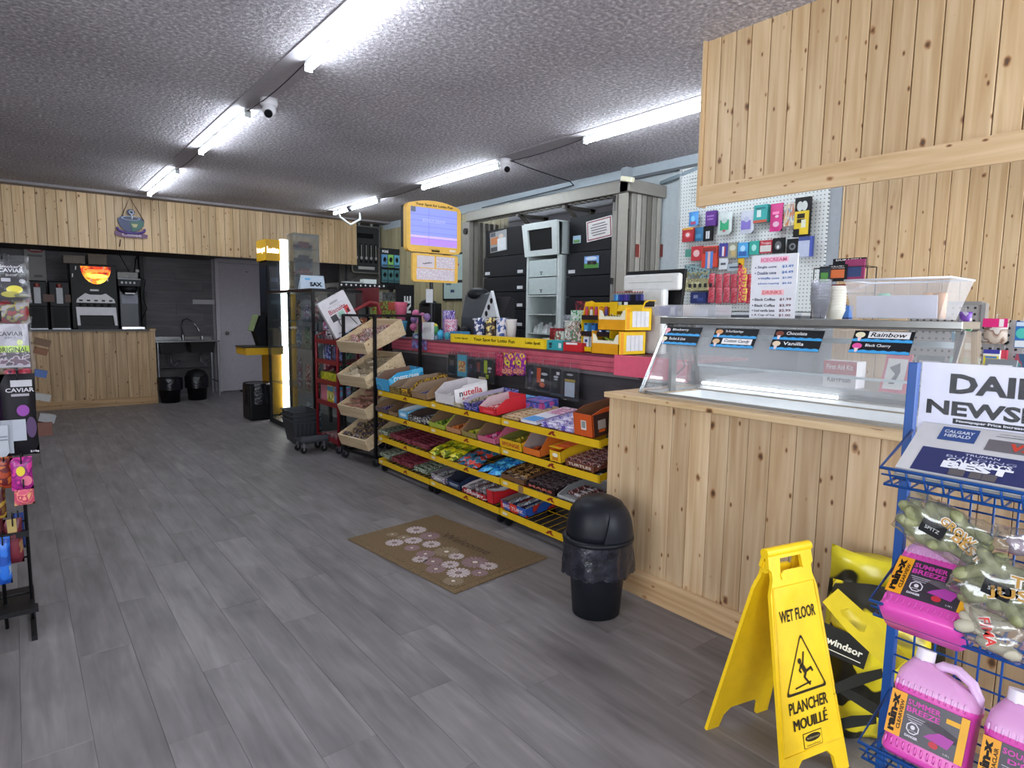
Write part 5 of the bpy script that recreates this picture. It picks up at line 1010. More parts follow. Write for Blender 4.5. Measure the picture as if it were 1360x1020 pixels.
# ================================================================== BEHIND THE TILL
STL = M('8c8880', .5, .3); STD2 = M('5d5952', .5, .3)
gb = thing('gate_frame', 'grey-brown steel beam frame with folded scissor gates over the cigarette shelves', 'gate frame', (4.7, 5.3, 2.3))
q = MB(); q.box(4.49, 4.52, 4.02, 6.66, 2.50, 2.60, STL); q.box(4.49, 4.64, 4.02, 6.66, 2.60, 2.612, STL); q.box(4.49, 4.64, 4.02, 6.66, 2.495, 2.50, STD2); q.build('front_beam', gb, bevel=.003)
q = MB(); q.box(4.49, 5.02, 4.0, 4.12, 2.50, 2.612, STL); q.build('end_beam', gb, bevel=.003)
q = MB()
for k in range(26): q.box(4.54, 4.60, 4.2 + k * .09, 4.24 + k * .09, 2.488, 2.496, 'b8b4ac')
q.build('beam_slots', gb, kind='stuff')
for y in (4.92, 5.68):
    q = MB(); q.box(4.52, 4.98, y - .02, y + .02, 2.46, 2.49, STD2); q.fbox((4.55, y - .02, 2.47), (.8, 0, -.6), (0, 1, 0), (.6, 0, .8), .48, .04, .03, STD2); q.box(4.90, 4.96, y - .02, y + .02, 2.05, 2.49, STD2); q.build('bracket', gb)
for k in range(6):
    x = 4.56 + (5.0 - 4.56) * (k + .5) / 6; q = MB(); q.box(x - .029, x + .029, 4.03, 4.07, .95, 2.495, (STL, M('a29e94', .45, .2), STL, M('6b675f', .5, .2))[k % 4]); q.build('gate_slat', gb, bevel=.004)
q = MB(); q.box(4.49, 4.515, 4.03, 4.13, .95, 2.49, M('9a968c', .5, .2)); q.build('gate_post', gb)
q = MB(); q.box(4.50, 4.515, 4.15, 4.21, .95, 2.49, STL); q.build('gate_post', gb)
for z in (1.66, 2.42):
    q = MB(); q.cyl((4.48, 4.18, z), (4.485, 4.18, z + .06), .014, M('1c1a1a', .4), 8); q.cyl((4.482, 4.18, z + .002), (4.478, 4.165, z - .08), .008, M('9a9a9a', .3, .8), 6); q.build('padlock', gb)
for px, w_ in ((846, .05), (879, .06)):
    q = MB(); p = P(px, 333, 1, 4.03); q.box(p.x - w_ / 2, p.x + w_ / 2, 4.024, 4.029, p.z - .06, p.z + .06, '6c2a22'); q.box(p.x + w_ / 2, p.x + w_ / 2 + .012, 4.024, 4.029, p.z - .06, p.z + .06, 'c8a89a'); q.build('red_decal', gb)
for k in range(5):
    x = 4.58 + .08 * k; q = MB(); q.box(x, x + .05, 6.60, 6.64, .95, 2.495, (STL, M('6b675f', .5, .2))[k % 2]); q.build('gate_slat', gb)
q = MB(); q.box(4.50, 4.56, 6.60, 6.75, .95, 2.495, STL); q.cyl((4.5, 6.67, 2.38), (4.48, 6.67, 2.38), .04, M('2a2826', .5), 10); q.build('gate_post', gb)
q = MB(); p = P(823, 240, 0, 4.44); q.fbox(p, (0, -.97, -.24), (0, -.24, .97), X, .14, .045, .045, M('d8d4b8', .4)); tag(q.build('sensor_lamp', bevel=.008), 'small cream motion sensor lamp on the corner of the steel beam', 'lamp')
q = MB(); q.box(4.52, 4.60, 4.06, 4.14, 2.613, 2.73, M('7c848a', .5)); tag(q.build('junction_box', bevel=.004), 'grey junction box on top of the steel beam corner', 'junction box')
q = MB(); q.tube([V(4.99, 4.05, 2.64), V(4.99, 3.7, 2.70), V(4.985, 3.6, 2.72), V(4.985, 3.55, 2.66)], .02, M('8a9aa4', .4), 6); tag(q.build('conduit'), 'grey pipe elbow running from the steel beam to the pegboard top', 'pipe')
# cigarette shelving: black flap cabinets and the white tower
CB = M('131317', .45); CB2 = M('1c1d22', .4); LBL = M('c8c8ca', .5)
def flap_cab(y0, y1, label, lines, notch):
    t = thing('flap_cabinet', label, 'cabinet', (4.8, (y0 + y1) / 2, 0)); zt_ = 2.37
    q = MB(); q.box(4.62, 4.96, y0, y1, 0, zt_ - .02, CB); q.build('carcass', t)
    zs = [zt_] + lines + [.6, .3]
    for k in range(len(zs) - 1):
        q = MB(); q.fbox((4.60 - (.03 if k else .0), y0, zs[k + 1] + .006), Y, Z, X, y1 - y0, zs[k] - zs[k + 1] - .010, .015, CB if k == 0 else CB2)
        q.box(4.60 - (.04 if k else .012), 4.60, y0 + (y1 - y0) * .45, y0 + (y1 - y0) * .58, zs[k + 1] + .006, zs[k + 1] + .016, '2c2c30') if k == 0 else None
        fp = q.build('flap', t, bevel=.003)
        if k > 0:
            q = MB()
            for yy in ((y0 + .12,) if k > 1 else (y0 + .12, y1 - .08)): q.rect((4.5698, yy, zs[k + 1] + .05), -Y, Z, .10, .035, LBL, eps=.002)
            q.build('price_label', fp)
    return t
flap_cab(5.55, 6.38, 'black cigarette flap cabinet left of the white tower, with a movie photo', [2.04, 1.80, 1.62, 1.42, 1.2, .9], 0)
flap_cab(4.08, 4.90, 'black cigarette flap cabinet right of the white tower, with a red-framed notice', [2.0, 1.76, 1.55, 1.35, 1.15, .9], 0)
def flat(name, label, cat, px0, px1, py0, py1, ax, c, m, deco=(), th=.004, tilt=0):
    a, b_, zb, zt_ = ext(px0, px1, py0, py1, ax, c); u, v = frame_of(ax); u2 = u * math.cos(tilt) + v * math.sin(tilt); v2 = v * math.cos(tilt) - u * math.sin(tilt); n = u.cross(v)
    cc = V(0, 0, (zb + zt_) / 2); cc[ax] = c; cc[1 - ax] = (a + b_) / 2; W_ = abs(a - b_); H_ = zt_ - zb
    q = MB(); q.fbox(cc - u2 * W_ / 2 - v2 * H_ / 2, u2, v2, -n, W_, H_, th, m); decorate(q, cc, u2, v2, W_, H_, deco); o = q.build(name); return tag(o, label, cat)
flat('photo_card', 'glossy photo of a figure in grey beside orange lettering on the left black cabinet', 'photo', 651, 673, 307, 334, 0, 4.592, '8a8c8e', (('r', -.45, .1, .45, .35, 'b06a3a'), ('o', .35, .45, .28, .24, 'b8a89c'), ('r', .4, -.35, .5, .6, 'c4c6c8'), ('r', -.5, -.7, .4, .2, '3a3a3e'), ('r', -.6, .75, .3, .2, '4a4a50')), tilt=.06)
flat('notice', 'white notice with a dark red border on the right black cabinet', 'sign', 779, 813, 290, 318, 0, 4.592, 'd8d4d2', (('r', 0, 0, .92, .90, '8a2a34'), ('r', 0, 0, .85, .80, 'dedad8')) + tuple(('r', 0, .5 - .25 * k, (.5, .65, .6, .6, .5)[k], .05, '6a6464') for k in range(5)), tilt=.09)
flat('sticker', 'small blue and white sticker left of the red-bordered notice', 'sticker', 761, 771, 313, 323, 0, 4.592, 'a8c4d8', (('r', 0, -.5, .8, .4, '6a9a5a'),))
flat('picture_card', 'small blue sky picture of cattle on grass stuck under the notice', 'picture', 776, 795, 340, 356, 0, 4.562, '7aa0d8', (('r', 0, -.6, 1, .4, '4a8a3a'), ('r', -.3, -.1, .25, .3, '2a2420'), ('r', .1, -.1, .2, .3, '3a302a'), ('r', .5, -.15, .25, .3, '2a2420'), ('o', 0, .6, .8, .3, 'd0dcec')))
wt = thing('white_tower', 'white narrow tower cabinet with a dark screen between the two black cabinets', 'cabinet', (4.6, 5.2, 0)); WT = M('c2cac8', .4)
y0, y1 = 4.94, 5.47
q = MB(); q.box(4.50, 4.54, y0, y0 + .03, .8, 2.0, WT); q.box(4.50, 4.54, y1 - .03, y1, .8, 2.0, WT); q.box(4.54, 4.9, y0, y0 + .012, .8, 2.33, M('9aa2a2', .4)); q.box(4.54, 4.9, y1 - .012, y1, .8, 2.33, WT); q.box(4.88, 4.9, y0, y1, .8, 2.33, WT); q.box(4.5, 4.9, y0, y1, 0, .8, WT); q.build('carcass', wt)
q = MB(); q.prism([[(-.265, 0), (.265, 0), (.285, .33), (-.285, .33)], [(-.19, .05), (.19, .05), (.2, .27), (-.2, .27)]], (4.47, (y0 + y1) / 2, 2.0), -Y, (-.10, 0, .995), .03, WT); q.box(4.47, 4.88, y0 + .0, y1 - .0, 1.99, 2.0, WT); q.box(4.45, 4.9, y0, y1, 2.325, 2.34, WT); q.build('screen_hood', wt)
q = MB(); q.fbox((4.49, y1 - .05, 2.03), -Y, (-.10, 0, .995), X, .43, .26, .01, M('0e0e10', .2)); q.build('dark_screen', wt)
for k, (za, zb) in enumerate(((1.77, 1.95), (1.58, 1.76))):
    q = MB(); q.box(4.50, 4.515, y0 + .04, y1 - .04, za, zb, M('b4c0be', .4)); q.rect((4.50, 5.22, za + .05), -Y, Z, .05, .012, '5a6464'); q.disc((4.50, 5.22, za + .03), -Y, Z, .01, .012, '2a2c2c'); dd = q.build('door', wt, bevel=.003)
for z in (1.56, 1.36, 1.15, .95):
    q = MB(); q.box(4.505, 4.88, y0 + .012, y1 - .012, z, z + .012, WT); q.build('tower_shelf', wt)
for k in range(9):
    yy = y1 - .06 - .045 * k; q = MB(); h = .08 + .02 * (k % 3); q.fbox((4.56 + .01 * (k % 2), yy, 1.163), -Y, (.2, 0, .98), (.98, 0, -.2), .05, h, .006, ('c8cccc', 'd8d8da', 'b4bcbc')[k % 3]); tag(q.build('paper_slip'), 'white paper slip in the lower bay of the white tower', 'paper', 'paper slips in the tower')
# pegboard with hanging goods
PGX = 4.985
mt, n, l, b_s = _new('pegboard'); tc = n.new('ShaderNodeTexCoord'); sp = n.new('ShaderNodeSeparateXYZ'); l.new(tc.outputs['Object'], sp.inputs[0])
def peg_mask(n, l, sp, pitch, rad):
    outs = []
    for a_ in ('Y', 'Z'):
        m1 = n.new('ShaderNodeMath'); m1.operation = 'PINGPONG'; m1.inputs[1].default_value = pitch / 2; l.new(sp.outputs[a_], m1.inputs[0]); m2 = n.new('ShaderNodeMath'); m2.operation = 'POWER'; m2.inputs[1].default_value = 2; l.new(m1.outputs[0], m2.inputs[0]); outs.append(m2)
    s_ = n.new('ShaderNodeMath'); s_.operation = 'ADD'; l.new(outs[0].outputs[0], s_.inputs[0]); l.new(outs[1].outputs[0], s_.inputs[1])
    c_ = n.new('ShaderNodeMath'); c_.operation = 'LESS_THAN'; c_.inputs[1].default_value = rad * rad; l.new(s_.outputs[0], c_.inputs[0]); return c_
c_ = peg_mask(n, l, sp, .030, .0045); mx = n.new('ShaderNodeMix'); mx.data_type = 'RGBA'; mx.inputs['A'].default_value = hexc('d6dad8'); mx.inputs['B'].default_value = hexc('3a3c3e'); l.new(c_.outputs[0], mx.inputs['Factor']); l.new(mx.outputs['Result'], b_s.inputs['Base Color']); b_s.inputs['Roughness'].default_value = .4
q = MB(); q.box(PGX, XR - .002, 2.42, 3.80, 1.42, 2.735, mt); pg = q.build('pegboard'); tag(pg, 'white perforated pegboard on the back wall behind the price sign', 'pegboard')
q = MB(); q.box(PGX - .01, XR - .002, 3.80, 3.82, 1.42, 2.735, 'b8bcbc'); q.build('edge_strip', pg)
q = MB()
for k in range(7): q.tube([P(917, 238 + k * 5, 0, PGX - .01), P(938, 234 + k * 5.2, 0, PGX - .01)], .003, M('8a8e90', .3, .8), 4)
tag(q.build('wire_grid'), 'small empty wire rack on the upper left of the pegboard', 'rack')
Gp = 'goods on the white pegboard'
def pk(*a, **k): k.setdefault('hook', .05); k.setdefault('group', None); return pack(*a, **k)
XP = 4.90
pk('air_freshener', 'light blue pouch at the upper left of the pegboard', 'pouch', 914, 927, 281, 300, 0, XP, '4a8fd0', t=.02, shape='bag', deco=(('o', 0, 0, .4, .4, '7ac0e8'), ('r', .1, -.6, .5, .2, 'b04a6a')))
pk('purple_pack', 'dark purple pack right of the light blue pouch on the pegboard', 'packet', 937, 950, 280, 300, 0, XP, '5a2a82', t=.04, deco=(('r', 0, .3, .7, .1, '9a70b8'), ('r', 0, -.1, .6, .1, '9a70b8')))
pk('green_pouch', 'clear-topped pouch with a green swirl, third along the top row of the pegboard', 'pouch', 952, 971, 281, 311, 0, XP, 'c4ccca', t=.03, shape='bag', deco=(('r', .1, -.2, .6, .45, '2a9a6a'), ('o', .1, .2, .4, .25, 'b8c4c0'), ('o', .1, -.7, .2, .1, 'b04a5a')))
pk('lavender_pouch', 'clear-topped pouch with a lavender swirl, fourth along the top row of the pegboard', 'pouch', 982, 1000, 280, 310, 0, XP, 'c4c8d4', t=.03, shape='bag', deco=(('r', 0, -.25, .7, .4, '7a6ab8'), ('o', .1, .25, .4, .25, 'b0b4cc')))
pk('teal_box', 'teal boxed pack, fifth along the top row of the pegboard', 'box', 1001, 1019, 272, 295, 0, XP, '2a9a98', t=.06, deco=(('r', -.2, 0, .3, .4, 'c8dcd8'), ('r', 0, -.9, 1, .16, 'b0503a'), ('r', 0, .6, .7, .1, '1a6a6c')))
pk('pink_pack', 'tall magenta razor pack on the pegboard', 'packet', 1022, 1039, 270, 307, 0, XP, 'c8307c', t=.02, shape='bag', deco=(('o', .1, -.5, .5, .2, 'd8a8c0'), ('r', 0, .3, .5, .1, 'e880b0'), ('o', .2, .05, .3, .1, 'f0c8dc')))
pk('stick_pack', 'clear pack of coloured sticks between the magenta and yellow packs', 'packet', 1041, 1056, 271, 300, 0, XP, PR('sticks', ('c8b890', 'd8d0c0', '8a9aa8', 'c87a4a'), 60, stretch=(1, 1, .2)), t=.02)
pk('cable_pack', 'yellow and black charging cable pack with white cable loops, top right of the pegboard', 'packet', 1055, 1075, 262, 314, 0, XP, '1c1a1a', t=.03, deco=(('r', 0, -.3, .95, .6, 'e0c01a'), ('r', -.1, .05, .5, .12, '2a2418'), ('r', -.1, -.2, .5, .1, '2a2418'), ('o', -.3, .55, .4, .25, 'c8ccc8'), ('o', .3, .55, .4, .25, 'c8ccc8'), ('r', .3, -.35, .3, .2, 'd8d8c0'), ('r', -.6, -.8, .4, .2, '1c1a1a')))
pk('red_tag', 'red round-logo pack, far left of the second pegboard row', 'packet', 906, 921, 303, 321, 0, XP, 'a82430', t=.02, deco=(('o', 0, 0, .6, .5, 'c84a50'), ('o', 0, 0, .35, .3, 'e0c8c8'), ('r', 0, .9, .9, .15, 'd8a040')))
pk('blue_pouch', 'steel blue pouch right of the red round-logo pack', 'pouch', 922, 934, 302, 320, 0, XP, '2f6a94', t=.02, shape='bag', deco=(('r', 0, -.3, .6, .3, '4a88b0'),))
pk('black_pack', 'black pack with two white figures right of the steel blue pouch', 'packet', 934, 946, 300, 320, 0, XP, '17171a', t=.02, deco=(('r', -.2, -.2, .18, .5, 'c8c8cc'), ('r', .25, -.2, .18, .5, 'c8c8cc')))
R3 = ((918, 932, 327, 346, 'b02a34', (('o', 0, 0, .6, .5, 'd8b0b0'),), 'red round pack, start of the third pegboard row'), (932, 952, 327, 355, 'c8402c', (('r', 0, .6, .9, .3, '8a2a20'), ('r', -.3, -.3, .18, .8, '4a7ac0'), ('r', .0, -.3, .18, .8, 'd8a8a0'), ('r', .35, -.3, .18, .8, '4a7ac0')), 'large red and blue pen pack in the third pegboard row'), (955, 967, 323, 341, '3a3a8a', (('r', 0, -.2, .3, .7, 'd8d8e0'), ('r', .3, -.2, .15, .7, 'b03a3a')), 'navy pack with white tubes in the third pegboard row'), (967, 979, 322, 343, '8a8a7a', (('o', 0, .3, .7, .4, 'c8c8b8'), ('r', .2, -.4, .5, .4, 'b8a06a')), 'grey and tan pack in the third pegboard row'), (980, 993, 322, 342, '4a9ad0', (('o', 0, .2, .5, .4, 'a8d0e8'), ('r', 0, -.5, .8, .3, '2a5aa0')), 'sky blue pack in the third pegboard row'), (995, 1008, 320, 338, '2a9a8c', (('o', 0, 0, .5, .5, 'a0d8d0'),), 'sea green pack in the third pegboard row'), (1009, 1025, 319, 336, 'b02a3a', (('r', 0, -.3, .9, .5, 'c8c8c4'), ('t', 0, .5, .8, .25, 'e0c0c0', 'Trojan')), 'red and white lettered pack in the third pegboard row'), (1026, 1041, 316, 336, '1c1c1e', (('o', 0, 0, .6, .6, '5a5c5e'), ('o', 0, -.2, .25, .25, 'd0d0d0')), 'black round-topped pack in the third pegboard row'), (1045, 1060, 317, 336, '1a1a1c', (('o', 0, -.1, .6, .5, '6a6c70'), ('o', 0, -.1, .3, .25, '2a2a2c')), 'black ring pack right of the round-topped one'), (1060, 1079, 314, 341, '3a4a8a', (('r', -.2, -.2, .8, .8, 'b4bcd4'), ('r', .8, 0, .15, 1, '4a5ab8')), 'blue-edged clear pack at the right end of the third pegboard row'))
for a0, a1, b0, b1, m_, d_, lb in R3: pk('hanging_pack', lb, 'packet', a0, a1, b0, b1, 0, XP - .01, m_, t=.025, deco=d_)
R4 = ((910, 919, 331, 341, '4a8a7c', (), 'small green card at the left edge of the pegboard'), (955, 966, 343, 358, 'c8ccd0', (('r', 0, 0, .6, .2, '4a4a50'),), 'small white card under the navy pack'), (966, 984, 350, 360, 'a8b4bc', (('r', 0, 0, .7, .2, '3a4a5a'),), 'grey-blue card under the grey and tan pack'), (980, 987, 343, 362, 'd8a81c', (('r', 0, -.4, .8, .5, 'b02a2a'),), 'narrow yellow and red card beside the grey-blue card'))
for a0, a1, b0, b1, m_, d_, lb in R4: pk('hanging_card', lb, 'packet', a0, a1, b0, b1, 0, XP, m_, t=.015, deco=d_)
RC_ = PR('redclip', ('b82238', 'd0405c', 'a01c30', 'e8b0b8', 'c82c48'), 70)
k = 0
for row, (ya_, yb_) in enumerate(((363, 382), (382, 402))):
    for col in range(6):
        px = 939 + col * 10
        pk('candy_clip', 'red and pink sweet packet, %s row, %s in the block left of the price sign' % (('upper', 'lower')[row], ('first', 'second', 'third', 'fourth', 'fifth', 'sixth')[col]), 'packet', px, px + 9, ya_ + (col % 2) - row * 1, yb_ + (col % 2), 0, XP + .0, RC_, t=.03, shape='bag', group='red sweet packets by the price sign')
        k += 1
for j in range(5):
    pk('candy_clip', 'red and yellow sweet packet in the column touching the price sign, %s down' % ('first', 'second', 'third', 'fourth', 'fifth')[j], 'packet', 980 + (j % 2), 990 + (j % 2), 356 + j * 9, 365 + j * 9, 0, XP - .06, PR('redclip2', ('c8284c', 'd84a78', 'e0c04a'), 50), t=.02, group='red sweet packets by the price sign')
for j, (pa, pb, ya_, yb_) in enumerate(((909, 928, 351, 366), (928, 942, 355, 370))):
    pk('fuse_card', ('pale blue-green card of small parts, left end of the pegboard', 'grey card of small parts right of the pale blue-green one')[j], 'packet', pa, pb, ya_, yb_, 0, XP, PR('parts%d' % j, ('7a9898', '9ab0b0', '4a5a60'), 60), t=.01)
bx = thing('parts_tray', 'tan strip tray with small dark holes low on the left of the pegboard', 'tray', (4.9, P(925, 380, 0, 4.9).y, P(925, 386, 0, 4.9).z))
a, b_, zb, zt_ = ext(909, 939, 370, 386, 0, 4.88); q = MB(); q.box(4.88, 4.97, b_, a, zb, zt_, PR('keys', ('a8a078', '8a8460', 'c8c49c'), 30)); q.build('tray_body', bx)
q = MB()
for k in range(5): q.rect((4.88, a - .06 - k * .055, zb + .045), -Y, Z, .03, .035, '2a2c2e', eps=.001)
q.build('slots', bx, kind='stuff')
q = MB(); q.tube([(4.83, P(912 + k * 2.5, 366, 0, 4.83).y, P(912, 366, 0, 4.83).z - .02 + .05 * abs(math.sin(k * 1.3))) for k in range(12)], .008, 'a09a6c', 5); tag(q.build('key_strand'), 'tangled tan strand hanging over the strip tray', 'strand')
pk('blue_boxes', 'dark blue box stack on the desk left of the red packets', 'box', 917, 937, 388, 403, 0, XP, '26326a', t=.08, deco=(('r', -.3, .2, .3, .3, '8a90b0'), ('r', .3, -.3, .4, .3, '3a4a8a')), hook=None)
sh = MB(); a, b_, zb, zt_ = ext(906, 1075, 404, 409, 0, 4.75); sh.box(4.75, 4.98, 2.45, 3.80, 1.385, 1.41, M('c8ccd0', .4)); sh.box(4.76, 4.98, 2.46, 3.79, 0, 1.385, M('62666c', .5)); tag(sh.build('back_counter', bevel=.003), 'grey back counter with a pale top under the pegboard', 'counter')
# wire and grey pegboard racks behind the right end of the case
mt2, n, l, b_s = _new('greypeg'); tc = n.new('ShaderNodeTexCoord'); sp = n.new('ShaderNodeSeparateXYZ'); l.new(tc.outputs['Object'], sp.inputs[0])
c_ = peg_mask(n, l, sp, .036, .007); mx = n.new('ShaderNodeMix'); mx.data_type = 'RGBA'; mx.inputs['A'].default_value = hexc('a8a4a2'); mx.inputs['B'].default_value = hexc('2a2a2c'); l.new(c_.outputs[0], mx.inputs['Factor']); l.new(mx.outputs['Result'], b_s.inputs['Base Color'])
a, b_, zb, zt_ = ext(1278, 1300, 405, 500, 0, 4.3)
gt = thing('goods_stand', 'grey perforated goods stand right behind the glass case end', 'stand', (4.4, (a + b_) / 2 + .1, 0))
q = MB(); q.box(4.30, 4.34, b_, a + .28, .3, zt_, mt2); q.box(4.29, 4.35, b_ - .02, b_, 0, zt_ + .01, M('9a9896', .4, .4)); q.box(4.29, 4.35, b_, a + .28, zt_, zt_ + .02, M('9a9896', .4, .4)); q.box(4.1, 4.7, b_, a + .28, 0, .03, M('9a9896', .4, .4)); q.build('panel', gt)
pk('purple_bundle', 'purple and white pouch at the top of the grey perforated stand', 'pouch', 1272, 1290, 414, 428, 0, 4.2, PR('purw', ('7a4ab0', 'c8c0d8', 'a080c8'), 20), t=.03, shape='bag')
pk('green_bundle', 'green pouch under the purple one on the grey stand', 'pouch', 1278, 1291, 428, 440, 0, 4.2, PR('grw', ('3f9a5c', 'c8dcd0', '5ab880'), 20), t=.03, shape='bag')
pk('blue_bundle', 'pale blue pouch on the grey stand beside the case edge', 'pouch', 1262, 1276, 440, 454, 0, 4.2, PR('blw', ('6ab0d8', 'd0e0e8', '4a90c8'), 20), t=.03, shape='bag')
pk('white_bundle', 'white pack with a black curve on the lower grey stand', 'packet', 1275, 1294, 448, 490, 0, 4.2, 'd0d0d6', t=.02, deco=(('r', 0, .1, .9, .02, '8a8a90'), ('o', -.6, -.7, 1.0, .4, '1c1c20')))
a, b_, zb, zt_ = ext(1300, 1375, 425, 520, 0, 4.0)
g2 = thing('peg_display', 'low grey pegboard display at the right edge of the photo behind the blue rack', 'stand', (4.1, (a + b_) / 2, 0))
q = MB(); q.box(4.0, 4.05, b_, a, .2, zt_, mt2); q.box(3.97, 4.07, b_, a, 0, .2, M('8a8886', .5)); q.build('panel', g2)
pk('pink_bag', 'pink-topped clear bag of snacks on the low pegboard display', 'bag', 1304, 1338, 423, 457, 0, 3.93, PR('pinkbag', ('c8b8a8', 'b09a88', '8a6a5c', 'd0c8c0'), 22), t=.04, shape='bag', deco=(('r', 0, .66, .98, .34, 'd81c74'), ('r', .5, .66, .18, .3, 'e8d8dc')))
pk('yellow_pack', 'blue-topped yellow and white pack on the low pegboard display', 'packet', 1305, 1327, 465, 492, 0, 3.93, 'e8e4d8', t=.03, deco=(('r', 0, .85, 1, .2, '3a3a9a'), ('r', 0, -.1, .9, .55, 'e0cc30'), ('r', 0, .3, .7, .1, '4a7ab8')))
pk('red_pack', 'narrow red pack right of the yellow and white one', 'packet', 1328, 1336, 465, 490, 0, 3.95, 'b8344a', t=.03, deco=(('r', 0, -.4, .8, .5, 'a08a80'),))
pk('blue_card', 'blue and teal card pack at the right edge on the low pegboard display', 'packet', 1348, 1366, 427, 462, 0, 3.93, '2a6ab0', t=.02, deco=(('o', 0, .1, .9, .4, '4ab8a8'), ('r', 0, -.7, .9, .25, 'd8dce0'), ('r', 0, .8, .9, .15, 'c8d8e8')))
pk('multi_pack', 'pack of coloured tubes below the blue card at the right edge', 'packet', 1347, 1366, 470, 492, 0, 3.93, PR('tubes', ('3a5a7a', 'a04a5a', '5a8a8a', '2a2a3a'), 40, stretch=(1, 1, .2)), t=.02)

# ================================================================== CRATE RACK, RED RACK, CABINETS
RK = M('17171a', .4, .4); a11 = math.radians(9)
cr = thing('crate_rack', 'black square-tube rack holding four tilted pale wooden crates of bars', 'rack', (2.46, 5.05, 0), rz=a11)
def lb_(q, name, p, **k): return q.build(name, p, local=True, **k)
CW, CD, CH_ = .49, .50, 1.335   # local x = depth (away from the aisle), local y = along the aisle
for (x, y) in ((0, 0), (0, CW), (CD, 0), (CD, CW)):
    q = MB(); q.box(x - .012, x + .012, y - .012, y + .012, .07, CH_, RK); lb_(q, 'post', cr)
    q = MB(); q.cyl((x, y - .012, .035), (x, y + .012, .035), .034, M('26262a', .4), 12); q.box(x - .012, x + .012, y - .02, y + .02, .035, .07, M('8a8a8e', .3, .8)); lb_(q, 'caster', cr)
for z in (.08, CH_):
    for (p0, p1) in (((0, 0), (0, CW)), ((CD, 0), (CD, CW)), ((0, 0), (CD, 0)), ((0, CW), (CD, CW))):
        q = MB(); q.fbox((min(p0[0], p1[0]) - .01, min(p0[1], p1[1]) - .01, z - .01), X, Y, Z, abs(p0[0] - p1[0]) + .02, abs(p0[1] - p1[1]) + .02, .02, RK); lb_(q, 'rail', cr)
CRM = PINE('crate', 1, 'd8c2a0', 'c0a580', .55)
mesh_names = ('topmost', 'second', 'third', 'lowest')
def local_to(root, v): return root.matrix_basis @ Vector(v) if False else (Matrix.Translation(root.location) @ Matrix.Rotation(root.rotation_euler.z, 4, 'Z')) @ Vector(v)
crate_m = None
cont = (('red and cream', PR('rcw', ('8a2a2c', 'd8c8c0', '6a1c20', 'e0d8d0'), 70)), ('tan', PR('tanw2', ('b8a48a', '8a7a5c', 'd8ccb0'), 60)), ('brown and pink', PR('brpk', ('7a4a3c', 'c8a090', 'a06a5a'), 60)), ('navy and gold', PR('navg', ('1c1c4a', '2c2c6a', 'd8b870', '14142c'), 45)))
for k, zf in enumerate((1.0, .70, .42, .145)):
    t = thing('wooden_crate', 'pale wooden crate of %s packets, %s of the four in the black rack' % (cont[k][0], mesh_names[k]), 'crate', tuple(local_to(cr, (-.06, .02, zf))), group='tilted crates in the black rack')
    t.rotation_euler = (0, -math.radians(22), a11); dd, ww, hh = .45, .44, .15
    def tb_(q, n_): return q.build(n_, t, local=True, bevel=.002)
    q = MB(); q.box(0, dd, 0, ww, 0, .012, CRM); tb_(q, 'crate_bottom'); q = MB(); q.box(0, .014, 0, ww, .012, hh * .72, CRM); tb_(q, 'front_board'); q = MB(); q.box(dd - .014, dd, 0, ww, .012, hh, CRM); tb_(q, 'back_board')
    for y in (0, ww - .014):
        q = MB(); q.prism([(.014, .012), (dd - .014, .012), (dd - .014, hh), (.014, hh * .72)], (0, y, 0), X, Z, .014, CRM) if False else q.prism([(.014, .012), (dd - .014, .012), (dd - .014, hh), (.014, hh * .72)], (0, y, 0), X, Z, -.0, CRM)
        q = MB(); P4 = [(.014, .012), (dd - .014, .012), (dd - .014, hh), (.014, hh * .72)]
        v0 = [(a_, y, b_) for a_, b_ in P4]; v1 = [(a_, y + .014, b_) for a_, b_ in P4]
        q.add(v0 + v1, [(0, 1, 2, 3), (7, 6, 5, 4)] + [(i, 4 + i, 4 + (i + 1) % 4, (i + 1) % 4) for i in range(4)], CRM); tb_(q, 'side_board')
    me = bar_mesh('cr%d' % k, .15, .05, .022, cont[k][1])
    if k in (1,): me = bar_mesh('crx%d' % k, .16, .08, .03, cont[k][1])
    for i in range(5):
        for j in range(3 if k != 3 else 4):
            lx = .06 + .085 * i; ly = .08 + (.14 if k != 3 else .095) * j + random.uniform(-.01, .01); o = bpy.data.objects.new('snack_packet', me); COL.objects.link(o)
            M_ = Matrix.Translation(t.location) @ Matrix.Rotation(a11, 4, 'Z') @ Matrix.Rotation(-math.radians(22), 4, 'Y') @ Matrix.Translation((lx, ly, .016 + .045 + (.018 if (i + j) % 2 else 0))) @ Matrix.Rotation(PI / 2 + random.uniform(-.5, .5), 4, 'Z') @ Matrix.Rotation(random.uniform(-.2, .2), 4, 'X')
            o.location = M_.to_translation(); o.rotation_euler = M_.to_euler(); tag(o, '%s packet lying in the %s tilted wooden crate' % (cont[k][0], mesh_names[k]), 'snack', '%s packets in the %s crate' % (cont[k][0], mesh_names[k]))
